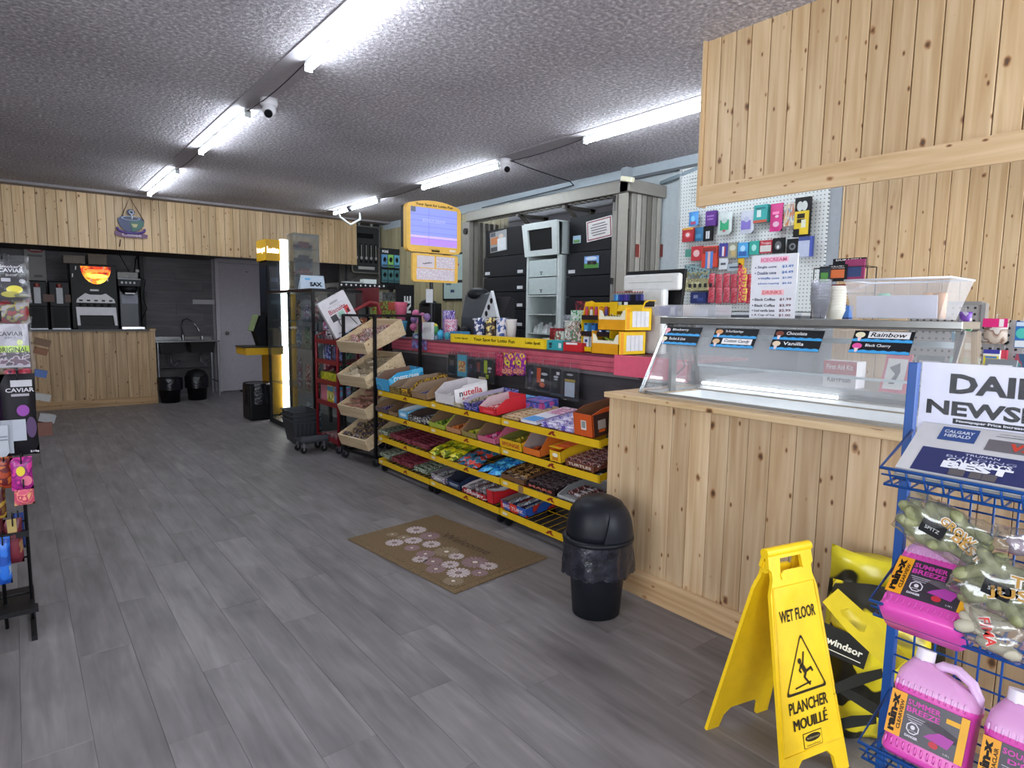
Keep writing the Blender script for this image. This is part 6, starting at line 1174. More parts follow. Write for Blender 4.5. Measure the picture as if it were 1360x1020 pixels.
# red tube rack with the tilted biscuit sign
RD = M('7c1620', .35); rr_ = thing('red_tube_rack', 'dark red tube rack on casters with a curved top rail, beside the crates', 'rack', (2.45, 5.95, 0))
xs0, xs1, ya0, ya1 = 2.40, 2.85, 5.72, 6.25
for y in (ya0, ya1):
    q = MB(); q.tube([(xs0, y, .07), (xs0, y, 1.22), (xs0 + .06, y, 1.32), (xs0 + .34, y, 1.46), (xs0 + .42, y, 1.45), (xs1, y, 1.36), (xs1, y, .07)] if y == ya0 else [(xs0, y, .07), (xs0, y, 1.12), (xs0 + .1, y, 1.16), (xs1, y, 1.2), (xs1, y, .07)], .016, RD, 8); q.build('side_frame', rr_)
    for x in (xs0, xs1): q = MB(); q.cyl((x, y - .014, .034), (x, y + .014, .034), .034, M('26262a', .4), 12); q.box(x - .012, x + .012, y - .02, y + .02, .03, .075, M('8a8a8e', .3, .8)); q.build('caster', rr_)
for k, z in enumerate((.10, .45, .66, .86, 1.06)):
    q = MB(); q.box(xs0 + .01, xs1 - .01, ya0 + .01, ya1 - .01, z, z + .012, RD); q.box(xs0 - .012, xs0 + .004, ya0, ya1, z - .01, z + .035, RD); q.build('rack_shelf', rr_)
q = MB()
for k in range(6): q.tube([(xs0 - .0, ya0 + .06 + .08 * k, 1.07), (xs0 - .04, ya0 + .06 + .08 * k, 1.18)], .003, BLK, 4)
q.tube([(xs0 - .04, ya0 + .03, 1.18), (xs0 - .04, ya1 - .03, 1.18)], .004, BLK, 5); q.build('wire_front', rr_, kind='stuff')
q = MB(); q.box(2.99, 3.0, 6.05, 6.6, 1.42, 1.62, M('6c121c', .5)); q.box(2.99, 3.0, 6.05, 6.09, 0, 1.42, RD); q.box(2.99, 3.0, 6.56, 6.6, 0, 1.42, RD); tag(q.build('red_header'), 'dark red header board behind the tilted biscuit sign', 'sign board')
# tilted sign box lettered Biscuits
O_ = P(427, 402, 0, 2.42); A1 = P(464, 390, 0, 2.52); B1 = P(447, 450, 0, 2.40)
bs = thing('biscuit_sign', 'white display box lettered Biscuits tilted on the red tube rack', 'display box', tuple((A1 + B1) / 2))
C00 = B1; u_ = P(480, 430, 1, 5.62) - P(447, 450, 1, 5.62); vv_ = P(427, 402, 1, 5.62) - P(447, 450, 1, 5.62)
W_, H_ = u_.length, vv_.length; o0 = P(447, 450, 1, 5.62); u_ = u_.normalized(); vn = vv_.normalized(); vn = (vn - u_ * u_.dot(vn)).normalized()
q = MB(); q.fbox(o0, u_, vn, Y, W_ * 1.0, H_, .05, 'd6d2d8'); c = o0 + u_ * W_ / 2 + vn * H_ / 2
q.text('Biscuits', c + vn * H_ * .16, u_, vn, .045, 'a83a4a', w=W_ * .62, bold=.02); q.text('ASKED', c + vn * H_ * .36, u_, vn, .018, '5a5460', w=W_ * .3, bold=.02); q.text('ENJOY YOUR SUMMER', c + vn * H_ * .28, u_, vn, .01, '8a848c', w=W_ * .5)
q.rect(c - u_ * W_ * .22 - vn * H_ * .02, u_, vn, W_ * .22, H_ * .17, '3c3a40'); q.rect(c + u_ * W_ * .06 - vn * H_ * .0, u_, vn, W_ * .2, H_ * .15, '9ac4b4'); q.rect(c + u_ * W_ * .3 + vn * H_ * .04, u_, vn, W_ * .16, H_ * .2, 'c83a3c'); q.rect(c + u_ * W_ * .32 + vn * H_ * .0, u_, vn, W_ * .06, H_ * .1, '2a2a2c', eps=.002); q.rect(c - u_ * W_ * .3 - vn * H_ * .42, u_, vn, W_ * .1, H_ * .04, '9a949c')
q.build('box_body', bs)
q = MB(); e = o0 - Y * .004 + u_ * W_ * .35; q.tube([e, e + vn * H_ * .38, e + vn * H_ * .42 + u_ * W_ * .38, e + u_ * W_ * .52 + vn * .02], .004, BLK, 5); q.build('wire_holder', bs)
# goods on the red rack
def rbox(nm, lb, y0_, y1_, z, h, m, x=2.42, d=.12, deco=(), cat='packet', shape='box'):
    q = MB()
    if shape == 'bag': q.pillow((x + .03, (y0_ + y1_) / 2, z + h / 2), -Y, Z, y1_ - y0_, h, .06, m)
    else: q.box(x, x + d, y0_, y1_, z, z + h, m); decorate(q, V(x, (y0_ + y1_) / 2, z + h / 2), -Y, Z, y1_ - y0_, h, deco)
    return tag(q.build(nm), lb, cat)
BLB = PR('bluebag', ('2a2c6a', '5a6aa8', 'b0b4d0', '1c1c40'), 35)
for k in range(3): rbox('snack_bag', 'blue and silver snack bag on the red rack, %s along its upper shelf' % ('left', 'middle', 'right')[k], 6.22 - .17 * (k + 1), 6.22 - .17 * k - .01, .874, .16, BLB, shape='bag', x=2.44 + .02 * (k % 2))
rbox('yellow_carton', 'yellow-green carton on the red rack, middle shelf', 5.76, 6.2, .674, .09, PR('ylc', ('a8a81c', 'c8c030', '8a9020'), 12))
rbox('pink_carton', 'pink carton on the red rack, left of the green and yellow one', 6.05, 6.2, .464, .17, 'c0707e'); rbox('cartoon_carton', 'green and yellow carton with a pale label on the red rack', 5.88, 6.04, .464, .18, PR('crt', ('8a9a3c', 'c8b860', 'e0d8a0'), 18), deco=(('r', 0, .6, .9, .25, '5a9ac0'), ('r', 0, -.8, .9, .2, 'c8b81c')))
rbox('blue_carton', 'blue and pink carton on the red rack nearest the crates', 5.75, 5.87, .464, .18, PR('blc', ('4a8ab0', 'b0608a', '6ab0d0'), 18))
for k in range(4): rbox('flat_packet', 'flat red and white packet on the lowest red rack shelf, %s from the crates' % ("fourth", "third", "second", "nearest")[3 - k], 5.76 + .11 * k, 5.86 + .11 * k, .113, .03, PR('flp', ('8a2a34', 'c8b8b8', '5a3a3c'), 30), d=.3)
# netted white packets in the top basket
for k in range(3): rbox('netted_packet', 'white and plum packet in the top basket of the red rack, %s' % ('left', 'middle', 'right')[k], 6.2 - .14 * (k + 1), 6.19 - .14 * k, 1.075, .11, PR('net', ('c8c0cc', '6a2a3c', 'e0dce4', '3a2a30'), 30), shape='bag', x=2.46)
# black glass cabinets behind
gc = thing('glass_cabinet', 'black framed glass cabinet behind the red rack, full of hanging goods', 'cabinet', (2.75, 6.95, 0)); gx0, gx1, gy0, gy1, gz = 2.45, 3.05, 6.45, 7.90, 1.60
for x in (gx0, gx1):
    for y in (gy0, (gy0 + gy1) / 2, gy1): q = MB(); q.box(x - .014, x + .014, y - .014, y + .014, 0, gz - .03, RK); q.build('post', gc)
q = MB(); q.box(gx0 - .02, gx1 + .02, gy0 - .02, gy1 + .02, gz - .03, gz, RK); q.build('cabinet_top', gc)
q = MB(); q.box(gx0 - .02, gx1 + .02, gy0 - .02, gy1 + .02, .0, .06, RK); q.build('cabinet_base', gc)
q = MB(); q.box(gx0 - .016, gx0 - .012, gy0 + .016, gy1 - .016, .06, gz - .03, CLEAR('cabglass', 'eef4f4', haze=.02, gloss=.02, fres=.25)); q.build('glass_front', gc)
for y in (gy0 - .012, ): q = MB(); q.box(gx0 + .016, gx1 - .016, y - .002, y + .002, .06, gz - .03, CLEAR('cabglass', 'd8e0e0', haze=.03, gloss=.06)); q.build('glass_side', gc)
for z in (.5, .95, 1.25): q = MB(); q.box(gx0 + .02, gx1 - .02, gy0 + .02, gy1 - .02, z, z + .006, CLEAR('cabshelf', 'c8d4d4', haze=.12, gloss=.1)); q.build('glass_shelf', gc)
cols = ((PR('cab0', ('5a8ab0', '2a4a8a', 'c8d0d8'), 30), 'blue'), (PR('cab1', ('8a4a3c', 'c8a070', '3a2a28'), 30), 'brown'), (PR('cab2', ('c8c8cc', '8a8a90', 'e0e0e4'), 30), 'silver'), (PR('cab3', ('6a2a3c', 'b04a5a', 'c8b0b0'), 30), 'plum'), (PR('cab4', ('3a6a5a', '7aa08a', '26302c'), 30), 'green'), (PR('cab5', ('b8b0c0', '5a5a7a', '8a3a5a'), 30), 'violet'))
shn = ('lowest', 'second', 'third', 'top')
for j, z in enumerate((.065, .51, .96, 1.26)):
    for i in range(3):
        m_, cn = cols[(i * 2 + j) % 6]; h = (.30, .34, .24, .22)[j] * (.8 + .2 * ((i + j) % 2)); y = gy0 + .12 + .27 * i
        q = MB(); q.pillow((gx0 + .08, y, z + h / 2), -Y, Z, .13, h, .05, m_, nu=4, nv=5); tag(q.build('hanging_bag'), '%s bag on the %s level of the glass cabinet, %s from the near side' % (cn, shn[j], ('first', 'second', 'third', 'fourth', 'fifth')[i]), 'bag', 'bags in the glass cabinet')
for j in range(3):
    for i in range(3):
        m_, cn = cols[(i + 2 * j + 1) % 6]; q = MB(); z = .45 + .3 * j; q.pillow((gx0 + .15 + .18 * i, gy0 - .05, z + .12), X, Z, .14, .26, .04, m_, nu=4, nv=5); q.tube([(gx0 + .15 + .18 * i, gy0 - .05, z + .24), (gx0 + .15 + .18 * i, gy0 - .014, z + .26)], .003, BLK, 4); tag(q.build('hanging_bag'), '%s bag hung on the outside of the glass cabinet, row %s, column %s' % (cn, ('one', 'two', 'three')[j], ('one', 'two', 'three')[i]), 'bag', 'bags hung on the cabinet side')
# sign card, clear toy case on top
q = MB(); a, b_, zb, zt_ = ext(397, 430, 366, 384, 1, 6.9); zb = gz + .001; q.add([(a, 6.86, zb), (b_, 6.86, zb), (b_ + .0, 6.9, zt_), (a + .02, 6.9, zt_), (a, 6.94, zb), (b_, 6.94, zb)], [(0, 1, 2, 3), (5, 4, 3, 2), (0, 3, 4), (1, 5, 2)], 'b8c4d4')
q.text('SAX', ((a + b_) / 2 + .04, 6.877, zb + (zt_ - zb) * .38), X, V(0, .04, zt_ - zb), .05, '1c2430', w=(b_ - a) * .5, bold=.06, eps=.003); q.rect(((a + b_) / 2 - .05, 6.888, zb + (zt_ - zb) * .74), X, V(0, .04, zt_ - zb), .06, .02, '58a8d8', eps=.003); tag(q.build('tent_card'), 'folded pale blue card lettered in black on top of the glass cabinet', 'card')
tc_ = thing('toy_case', 'tall clear acrylic case with three shelves of red and brown toy cars', 'display case', (2.78, 7.2, gz))
a, b_, zb, zt_ = ext(386, 420, 312, 384, 1, 7.2); q = MB(); AC = CLEAR('acrylic', 'e4e8ea', haze=.07, gloss=.05)
q.box(a, b_, 7.10, 7.104, gz + .01, zt_, AC); q.box(a, a + .004, 7.104, 7.30, gz + .01, zt_, AC); q.box(b_ - .004, b_, 7.104, 7.30, gz + .01, zt_, AC); q.box(a, b_, 7.30, 7.304, gz + .01, zt_, AC); q.box(a, b_, 7.1, 7.304, zt_, zt_ + .004, AC); q.build('case_walls', tc_)
q = MB(); q.box(a, b_, 7.1, 7.304, gz + .001, gz + .01, 'b8bcc0'); q.build('case_base', tc_)
for z in (.16, .31, .46): q = MB(); q.box(a + .005, b_ - .005, 7.106, 7.298, gz + z, gz + z + .004, AC); q.build('case_shelf', tc_)
for k, z in enumerate((.166, .316, .466)):
    q = MB(); c_ = ('7a2430', '4a3a38', '7c2a28')[k]; x0 = a + .03; q.box(x0, b_ - .05, 7.15, 7.23, gz + z + .012, gz + z + .045, c_); q.prism([(.06, .045), (.10, .08), (.16, .08), (.20, .045)], (x0, 7.16, gz + z), X, Z, .06, c_) if False else q.box(x0 + .06, x0 + .17, 7.16, 7.22, gz + z + .045, gz + z + .08, c_)
    for xx in (x0 + .04, x0 + .18):
        for yy in (7.145, 7.225): q.cyl((xx, yy, gz + z + .018), (xx, yy + .01, gz + z + .018), .017, '1a1a1c', 8)
    tag(q.build('toy_car', bevel=.008), ('dark red toy car on the lowest shelf of the clear case', 'brown toy car on the middle shelf of the clear case', 'brick red toy car on the top shelf of the clear case')[k], 'toy car')
# black shelf with a row of white dots, packets and the banner with white letters
bh_ = thing('black_shelf_unit', 'black shelf unit with a row of white dots along its top edge', 'shelf', (3.4, 7.1, 0)); a, b_, zb, zt_ = ext(450, 540, 377, 385, 1, 6.8)
q = MB(); q.box(a, b_, 6.8, 7.2, zt_ - .05, zt_, RK); q.build('shelf_top', bh_)
q = MB()
for k in range(10): q.disc((a + .03 + (b_ - a) * .068 * k, 6.8, zt_ - .025 + .004 * (k % 2)), X, Z, .011, .011, 'd8d8d8', eps=.003)
q.build('white_dots', bh_, kind='stuff')
for x in (a + .02, b_ - .02): q = MB(); q.box(x - .02, x + .02, 6.82, 6.86, 0, zt_ - .05, RK); q.build('post', bh_); q = MB(); q.box(x - .02, x + .02, 7.14, 7.18, 0, zt_ - .05, RK); q.build('post', bh_)
q = MB(); q.box(a, b_, 6.84, 7.18, 1.28, 1.30, RK); q.build('shelf_board', bh_)
bn = thing('letter_banner', 'black upright banner with white letters RE at the end of the black shelf', 'banner', (3.7, 6.7, 0)); a2, b2, zb, zt2 = ext(526, 550, 378, 428, 1, 6.6)
q = MB(); q.box(a2, b2, 6.6, 6.62, 0, zt2, M('121214', .4)); q.text('RE', ((a2 + b2) / 2 + .03, 6.6, zt2 - .23), Z, -X, .09, 'c8c8c8', w=.2, bold=.03, eps=.002); q.build('banner_panel', bn)
for k, (pa, pb, ya_, yb_, c_, lb) in enumerate(((458, 482, 376, 384, 'a8b0b0', 'low pale carton on the black dotted shelf, left of the white cup'), (483, 500, 371, 384, 'd0d8d4', 'white rounded carton on the black dotted shelf'))):
    pack('white_carton', lb, 'box', pa, pb, ya_, yb_, 1, 6.9, c_, t=.1, z=zt_)
pack('clear_tray_stack', 'stack of clear trays behind the pink tumblers', 'trays', 508, 536, 388, 402, 1, 6.95, PR('ctr', ('8a8c8a', 'b8bab8', '6a6c6a'), 30), t=.2, z=1.301)
for k, (pa, pb) in enumerate(((496, 511), (511, 526))):
    pack('green_snack_box', ('green and yellow snack box behind the crates, left one', 'green snack box with a red corner behind the crates, right one')[k], 'box', pa, pb, 400, 434, 1, 6.2, PR('gsb%d' % k, ('6a8a2c', 'a8b04a', '3a5a28', '8a3a2c'), 30), t=.08, deco=(('r', .2, .6, .6, .3, 'b04a34'),) if k else ())
q = MB(); a, b_, zb, zt_ = ext(494, 528, 400, 434, 1, 6.2); q.box(a, b_, 6.2, 6.5, 0, zb, RK); tag(q.build('low_cabinet'), 'dark cabinet behind the wooden crates carrying the green snack boxes', 'cabinet')
# green card display
gd = thing('card_display', 'black tray display of green and blue playing card packs on the dotted shelf', 'display', (3.6, 6.95, zt_)); a, b_, zb, zt3 = ext(505, 531, 330, 378, 1, 6.95)
zb0 = ext(450, 540, 377, 385, 1, 6.8)[3]
q = MB(); q.box(a, b_, 6.955, 7.0, zb0, zt3, M('141416', .4)); q.text('POKE', ((a + b_) / 2 - .06, 6.955, zt3 - .04), X, Z, .03, 'd8d8d8', w=.08, bold=.03, eps=.002); q.build('tray_back', gd)
for r_ in range(2):
    for c__ in range(3):
        q = MB(); x0 = a + .015 + (b_ - a - .02) / 3 * c__; w_ = (b_ - a - .02) / 3 - .01; z0 = zb0 + .03 + (.18 if r_ == 0 else 0); c_ = (('4a7aa0', '6aa04a', '4a8aa0'), ('2a5a5c', '2f6260', '2a5a5c'))[r_][c__]
        q.box(x0, x0 + w_, 6.93, 6.955, z0, z0 + .15, c_); q.disc((x0 + w_ / 2, 6.93, z0 + .09), X, Z, w_ * .3, .03, '12201c', eps=.002); q.prism([(-.02, 0), (0, .022), (.02, 0), (0, -.006)], (x0 + w_ / 2, 6.928, z0 + .085), X, Z, 0, 'c8d0d0'); q.rect((x0 + w_ / 2, 6.93, z0 + .02), X, Z, w_ * .9, .025, '1c3a40', eps=.002)
        q.build('card_pack', gd)
# wall-mounted grille panel
wp = thing('wall_panel', 'rounded black wall panel with a dark window and rows of silver sliders', 'panel', (4.7, 10.05, 2.05)); a, b_, zb, zt_ = ext(467, 505, 300, 363, 1, 10.0); w_ = b_ - a; h_ = zt_ - zb; c = V((a + b_) / 2, 10.0, (zb + zt_) / 2)
q = MB(); q.prism([rr(w_, h_, .05), rr(w_ * .93, h_ * .955, .04)], c - Y * .0, X, Z, .06, M('8a8a88', .35, .7)); q.build('panel_rim', wp)
q = MB(); q.prism(rr(w_ * .94, h_ * .96, .04), c + Y * .01, X, Z, .05, M('2e3032', .4)); q.build('panel_face', wp)
q = MB(); q.box(c.x - w_ * .3, c.x + w_ * .25, 9.995, 10.012, c.z + h_ * .24, c.z + h_ * .34, '08080a'); q.build('window', wp)
for i in range(5):
    q = MB(); x = c.x - w_ * .34 + w_ * .17 * i; q.box(x - .022, x + .022, 10.0, 10.012, c.z - h_ * .28, c.z + h_ * .12, '0c0c0e'); q.box(x - .008, x + .008, 9.99, 10.0, c.z - h_ * .22, c.z + h_ * .10, M('a0a0a2', .3, .7)); q.box(x - .018, x + .018, 9.988, 10.0, c.z - h_ * .2, c.z - h_ * .15, M('c8c8ca', .3, .6)); q.build('slider', wp)
q = MB(); q.box(c.x - w_ * .28, c.x + w_ * .28, 9.985, 10.012, c.z - h_ * .42, c.z - h_ * .36, M('c8c8cc', .3, .6)); q.build('handle', wp)
for s__ in (-1, 1): q = MB(); q.ball((c.x + s__ * w_ * .22, 10.03, c.z + h_ * .56), .03, 'c8c8c4'); q.box(c.x + s__ * w_ * .22 - .012, c.x + s__ * w_ * .22 + .012, 10.01, 10.05, c.z + h_ * .49, c.z + h_ * .55, 'c8c8c4'); q.build('hanging_bracket', wp)
# framed poster on the aged boards
flat('framed_map', 'black framed pale green wall picture behind the lottery screen', 'picture', 588, 622, 336, 399, 0, 4.99, '17171a', (('r', 0, 0, .9, .92, 'a8bcb8'), ('r', -.3, .2, .2, .1, '3a4a6a'), ('r', .3, -.2, .3, .06, '2a2c30'), ('r', .2, .5, .1, .05, 'b04a4a'), ('r', -.2, -.6, .15, .06, '3a4a6a'), ('r', -.5, -.3, .2, .04, '5a6a7a')), th=.03)
q = MB(); q.tube([P(460, 352, 1, 9.9), P(459, 392, 1, 9.9)], .02, M('1c1c1e', .4), 6); q.tube([P(459, 392, 1, 9.9), P(468, 372, 1, 9.9), P(474, 366, 1, 9.95)], .014, M('6a6a6c', .4, .6), 6); tag(q.build('black_bracket'), 'black upright bar with a small grey arm under the pine bulkhead end', 'bracket')
# shopping baskets and the dolly
bk = None
for k in range(3):
    z0 = .02 + .045 * k; t = thing('shopping_basket', 'charcoal plastic shopping basket, %s of the stack by the glass cabinet' % ('lowest', 'middle', 'topmost')[k], 'basket', (2.3, 6.4, z0), group='stacked shopping baskets'); GB = M('3a3d42', .5)
    for (n_, pts) in (('basket_body', None),):
        q = MB(); lo = [(2.20, 6.33), (2.40, 6.33), (2.40, 6.60), (2.20, 6.60)]; hi = [(2.16, 6.29), (2.43, 6.29), (2.43, 6.64), (2.16, 6.64)]
        vs = [(x, y, z0) for x, y in lo] + [(x, y, z0 + .24) for x, y in hi]; ins = [(x + (.006 if x < 2.4 else -.006), y + (.006 if y < 6.4 else -.006), z0 + .006) for x, y in lo] + [(x + (.006 if x < 2.4 else -.006), y + (.006 if y < 6.4 else -.006), z0 + .24) for x, y in hi]
        q.add(vs + ins, [(3, 2, 1, 0), (0, 1, 5, 4), (1, 2, 6, 5), (2, 3, 7, 6), (3, 0, 4, 7), (8, 9, 10, 11), (12, 13, 9, 8), (13, 14, 10, 9), (14, 15, 11, 10), (15, 12, 8, 11), (4, 5, 13, 12), (5, 6, 14, 13), (6, 7, 15, 14), (7, 4, 12, 15)], GB); q.build('basket_body', t)
    q = MB(); q.tube([(2.155, 6.285, z0 + .235), (2.425, 6.285, z0 + .235), (2.425, 6.645, z0 + .235), (2.155, 6.645, z0 + .235)], .008, GB, 5, True); q.build('basket_rim', t)
    for i in range(5):
        q = MB(); x = 2.205 + .042 * i; q.fbox((x, 6.325 - .0, z0 + .02), X, V(0, -.2, .98), Y, .018, .19, .004, M('2c2f33', .5)); q.build('rib', t)
dl = thing('dolly', 'low dark wheeled dolly between the baskets and the red rack', 'dolly', (2.23, 6.0, 0)); q = MB(); q.box(2.10, 2.36, 5.88, 6.12, .11, .13, M('33363c', .4)); q.box(2.10, 2.36, 5.88, 5.90, .13, .17, M('4a4d54', .4)); q.build('platform', dl)
for x, y in ((2.13, 5.92), (2.33, 5.92), (2.13, 6.09), (2.33, 6.09)): q = MB(); q.cyl((x, y - .01, .03), (x, y + .01, .03), .03, M('1c1c1e', .4), 10); q.box(x - .008, x + .008, y - .014, y + .014, .03, .11, M('9a9aa0', .3, .8)); q.build('wheel', dl)

# ================================================================== LOTTERY KIOSK
ki = thing('lottery_kiosk', 'yellow and black lottery kiosk with a glowing white light bar and shelf', 'kiosk', (2.6, 8.4, 0)); KY = M('dca812', .4); KYD = M('c4920e', .4)
q = MB(); q.box(2.52, 2.70, 8.18, 8.56, 1.99, 2.25, KY); 
q.text('lotto spot', (2.52, 8.37, 2.12), -Y, Z, .09, EM('kiosktext', 'fff8e0', 1.6), w=.32, bold=.04, eps=.003); q.text('lotto', (2.61, 8.18, 2.12), X, Z, .08, EM('kiosktext', 'fff8e0', 1.6), w=.15, bold=.04, eps=.003); q.build('header', ki, bevel=.006)
q = MB(); q.box(2.54, 2.70, 8.20, 8.54, .916, 1.99, M('17181c', .35)); q.build('body', ki, bevel=.005)
q = MB(); q.box(2.534, 2.54, 8.24, 8.50, 1.35, 1.93, M('1c2430', .15)); q.build('side_screen', ki); q = MB(); q.box(2.56, 2.68, 8.194, 8.20, 1.3, 1.92, M('26303c', .15)); 
for k in range(3): q.rect((2.62, 8.194, 1.75 - .14 * k), X, Z, .09, .05, '3c4858', eps=.002)
q.build('front_screen', ki)
q = MB(); q.box(2.70, 2.80, 8.17, 8.24, .10, 2.26, EM('lightbar', 'ffffff', 5)); q.build('light_bar', ki, bevel=.008)
q = MB(); q.box(2.80, 2.88, 8.18, 8.6, .06, 2.27, KYD); q.box(2.70, 2.80, 8.24, 8.6, .06, 2.26, KYD); q.build('side_column', ki)
q = MB(); q.box(2.54, 2.70, 8.22, 8.54, .03, .81, KYD); q.build('lower_column', ki, bevel=.004)
q = MB(); q.box(2.24, 2.70, 8.16, 8.60, .81, .90, KY); q.box(2.23, 2.70, 8.15, 8.61, .90, .915, M('2c2a28', .4)); q.build('kiosk_shelf', ki, bevel=.003)
q = MB(); q.box(2.70, 2.95, 8.1, 8.65, 0, .06, BLK); q.build('plinth', ki)
td = thing('ticket_terminal', 'black ticket terminal with a pale green edge standing on the kiosk shelf', 'terminal', (2.4, 8.35, .916)); q = MB(); slab_y(q, [(2.44, .916), (2.52, .916), (2.52, 1.30), (2.46, 1.30), (2.38, 1.12)], 8.26, 8.44, M('15161a', .35)); q.build('terminal_body', td, bevel=.01)
q = MB(); q.fbox((2.365, 8.25, 1.10), (.33, 0, .94), Y, (-.94, 0, .33), .22, .2, .02, M('8a9a6c', .4)); q.build('terminal_edge', td, bevel=.004)
bn_ = thing('lidded_bin', 'low black bin with a plastic liner under the kiosk shelf', 'bin', (2.375, 8.22, 0)); q = MB(); q.box(2.24, 2.51, 8.06, 8.38, 0, .44, M('141416', .4)); q.build('bin_body', bn_, bevel=.02)
def liner(q, c, rx, ry, z0, z1, m, n=28, seed=3, flare=.03):
    rnd = random.Random(seed); ph = [rnd.uniform(0, 6) for _ in range(4)]; rows = []
    for j in range(6):
        f = j / 5; z = z0 + (z1 - z0) * f; row = []
        for i in range(n):
            t_ = 2 * PI * i / n; w_ = 1 + .035 * math.sin(7 * t_ + ph[0] + f * 2) + .03 * math.sin(11 * t_ + ph[1]) * (1 - f) + rnd.uniform(-.018, .018) + flare * (1 - f) * (1 + .5 * math.sin(3 * t_ + ph[2]))
            row.append((c[0] + rx * w_ * math.cos(t_), c[1] + ry * w_ * math.sin(t_), z + (rnd.uniform(-.006, .006) if j == 0 else 0)))
        rows.append(row)
    vs = [p for r_ in rows for p in r_]; q.add(vs, [(j * n + i, j * n + (i + 1) % n, (j + 1) * n + (i + 1) % n, (j + 1) * n + i) for j in range(5) for i in range(n)], m, True)
LN_ = noisy('liner', [(.3, '0c0c10'), (.7, '1e1e26')], 30, .22, .5)
q = MB(); liner(q, (2.375, 8.22), .155, .18, .20, .46, LN_, seed=5); q.lathe([(.0, .445), (.12, .455), (.155, .455), (.16, .44)], (2.375, 8.22, 0), LN_, 20); q.build('liner', bn_)

# ================================================================== COFFEE CORNER
cc = thing('coffee_counter', 'pine board coffee counter with a dark top at the far end', 'counter', (.6, 10.6, 0)); fp2 = PINE('coffee', 2, 'c4a47c', '9c7c54')
q = MB(); q.box(-.6, 1.57, 10.38, 11.0, 0, 1.05, '4c3824'); q.build('carcass', cc)
x = -.45
while x < 1.60:
    w_ = min(random.choice((.12, .13, .14)), 1.602 - x); q = MB(); q.box(x + .0015, x + w_ - .0015, 10.36, 10.38, .10, 1.05, fp2); q.build('board', cc, bevel=.002); x += w_
q = MB(); q.box(-.6, 1.60, 10.345, 10.36, 0, .11, PINE('cofbase', 0, 'b89468', '94724c')); q.build('baseboard', cc)
q = MB(); q.box(-.6, 1.53, 10.33, 11.02, 1.05, 1.075, M('3a3a3c', .4)); q.box(1.53, 1.61, 10.34, 11.02, 1.05, 1.08, fp2); q.build('counter_top', cc)
ZF = 1.076; YC = 10.42
def cx(px): return P(px, 400, 1, YC).x
def cz(py, px=100): return P(px, py, 1, YC).z
for k, (pa, pb) in enumerate(((37, 63), (66, 93))):
    a, b_ = cx(pa), cx(pb); t = thing('coffee_grinder', ('black bean grinder, left one beside the hanging bags', 'black bean grinder touching the cappuccino machine')[k], 'coffee grinder', ((a + b_) / 2, YC + .1, ZF)); zt_ = cz(374)
    q = MB(); q.box(a, b_, YC + .06, YC + .34, ZF, zt_, M('0f0f12', .35)); q.build('body', t, bevel=.01)
    q = MB(); q.box(a, b_, YC, YC + .06, ZF + .30, zt_ - .01, M('101014', .3)); q.build('front_head', t, bevel=.008)
    q = MB(); m_ = (a + b_) / 2; q.box(m_ - .035, m_ + .035, YC - .02, YC, ZF + .34, ZF + .55, 'a8a8ac'); q.cyl((m_, YC - .012, ZF + .55), (m_, YC - .012, ZF + .60), .03, '7a2c28', 10); q.build('label_tube', t)
    q = MB()
    for s__ in (-1, 1): q.box(m_ + s__ * .09 - .03, m_ + s__ * .09 + .03, YC - .006, YC, ZF + .36, ZF + .46, '4a2a1c')
    q.build('bean_window', t, kind='stuff'); q = MB(); q.box(a + .01, b_ - .01, YC - .02, YC + .06, ZF, ZF + .012, M('9a9aa0', .3, .8)); q.build('drip_tray', t)
    q = MB(); q.box(a + .03, b_ - .03, YC + .055, YC + .062, ZF + .03, ZF + .28, '050507'); q.build('cup_bay', t)
cm = thing('cappuccino_machine', 'large black cappuccino machine with a glowing orange picture panel', 'coffee machine', (cx(126), YC + .1, ZF)); a, b_ = cx(95), cx(157); zt_ = cz(351, 126); m_ = (a + b_) / 2; w_ = b_ - a; h_ = zt_ - ZF
q = MB(); q.box(a, b_, YC + .04, YC + .45, ZF, zt_, M('0d1010', .3)); q.build('body', cm, bevel=.008)
q = MB(); pts = [(-w_ * .42, 0)] + [(w_ * .42 * math.cos(PI + PI * i / 12), h_ * .33 * math.sin(PI + PI * i / 12)) for i in range(1, 12)] + [(w_ * .42, 0)]
q.prism(pts, (m_, YC + .03, zt_ - .02), X, Z, .02, M('050506', .1)); q.build('sign_window', cm)
mt3, n, l, b_s = _new('lit_picture'); tc = n.new('ShaderNodeTexCoord'); nz = n.new('ShaderNodeTexNoise'); nz.inputs['Scale'].default_value = 9; l.new(tc.outputs['Object'], nz.inputs['Vector']); r = ramp(n, [(.3, '4a0a04'), (.45, 'b83008'), (.55, 'f07818'), (.68, 'ffc84a')]); l.new(nz.outputs['Fac'], r.inputs['Fac']); l.new(r.outputs['Color'], b_s.inputs['Base Color']); l.new(r.outputs['Color'], b_s.inputs['Emission Color']); b_s.inputs['Emission Strength'].default_value = 1.2
q = MB(); q.prism([(x * .78 + .03, y * .82 - .01) for x, y in pts], (m_, YC + .028, zt_ - .02), X, Z, 0, mt3); q.text('Cappuccino', (m_ + .03, YC + .026, zt_ - .085), X, Z, .07, EM('captxt', 'ff6a2a', 1.8), w=w_ * .55, bold=.04, eps=.002, shear=.1); q.disc((m_ + .05, YC + .026, zt_ - .16), X, Z, .12, .03, EM('cup', 'ffc040', 2.2), eps=.003)
for dx, dz in ((-.2, -.04), (.12, -.03), (-.03, -.2), (-.24, -.14), (.16, -.18)): q.rect((m_ + dx, YC + .025, zt_ - .02 + dz), X, V(.1, 0, 1), .012, .05, 'e8e0e0', eps=.004)
q.build('lit_picture', cm)
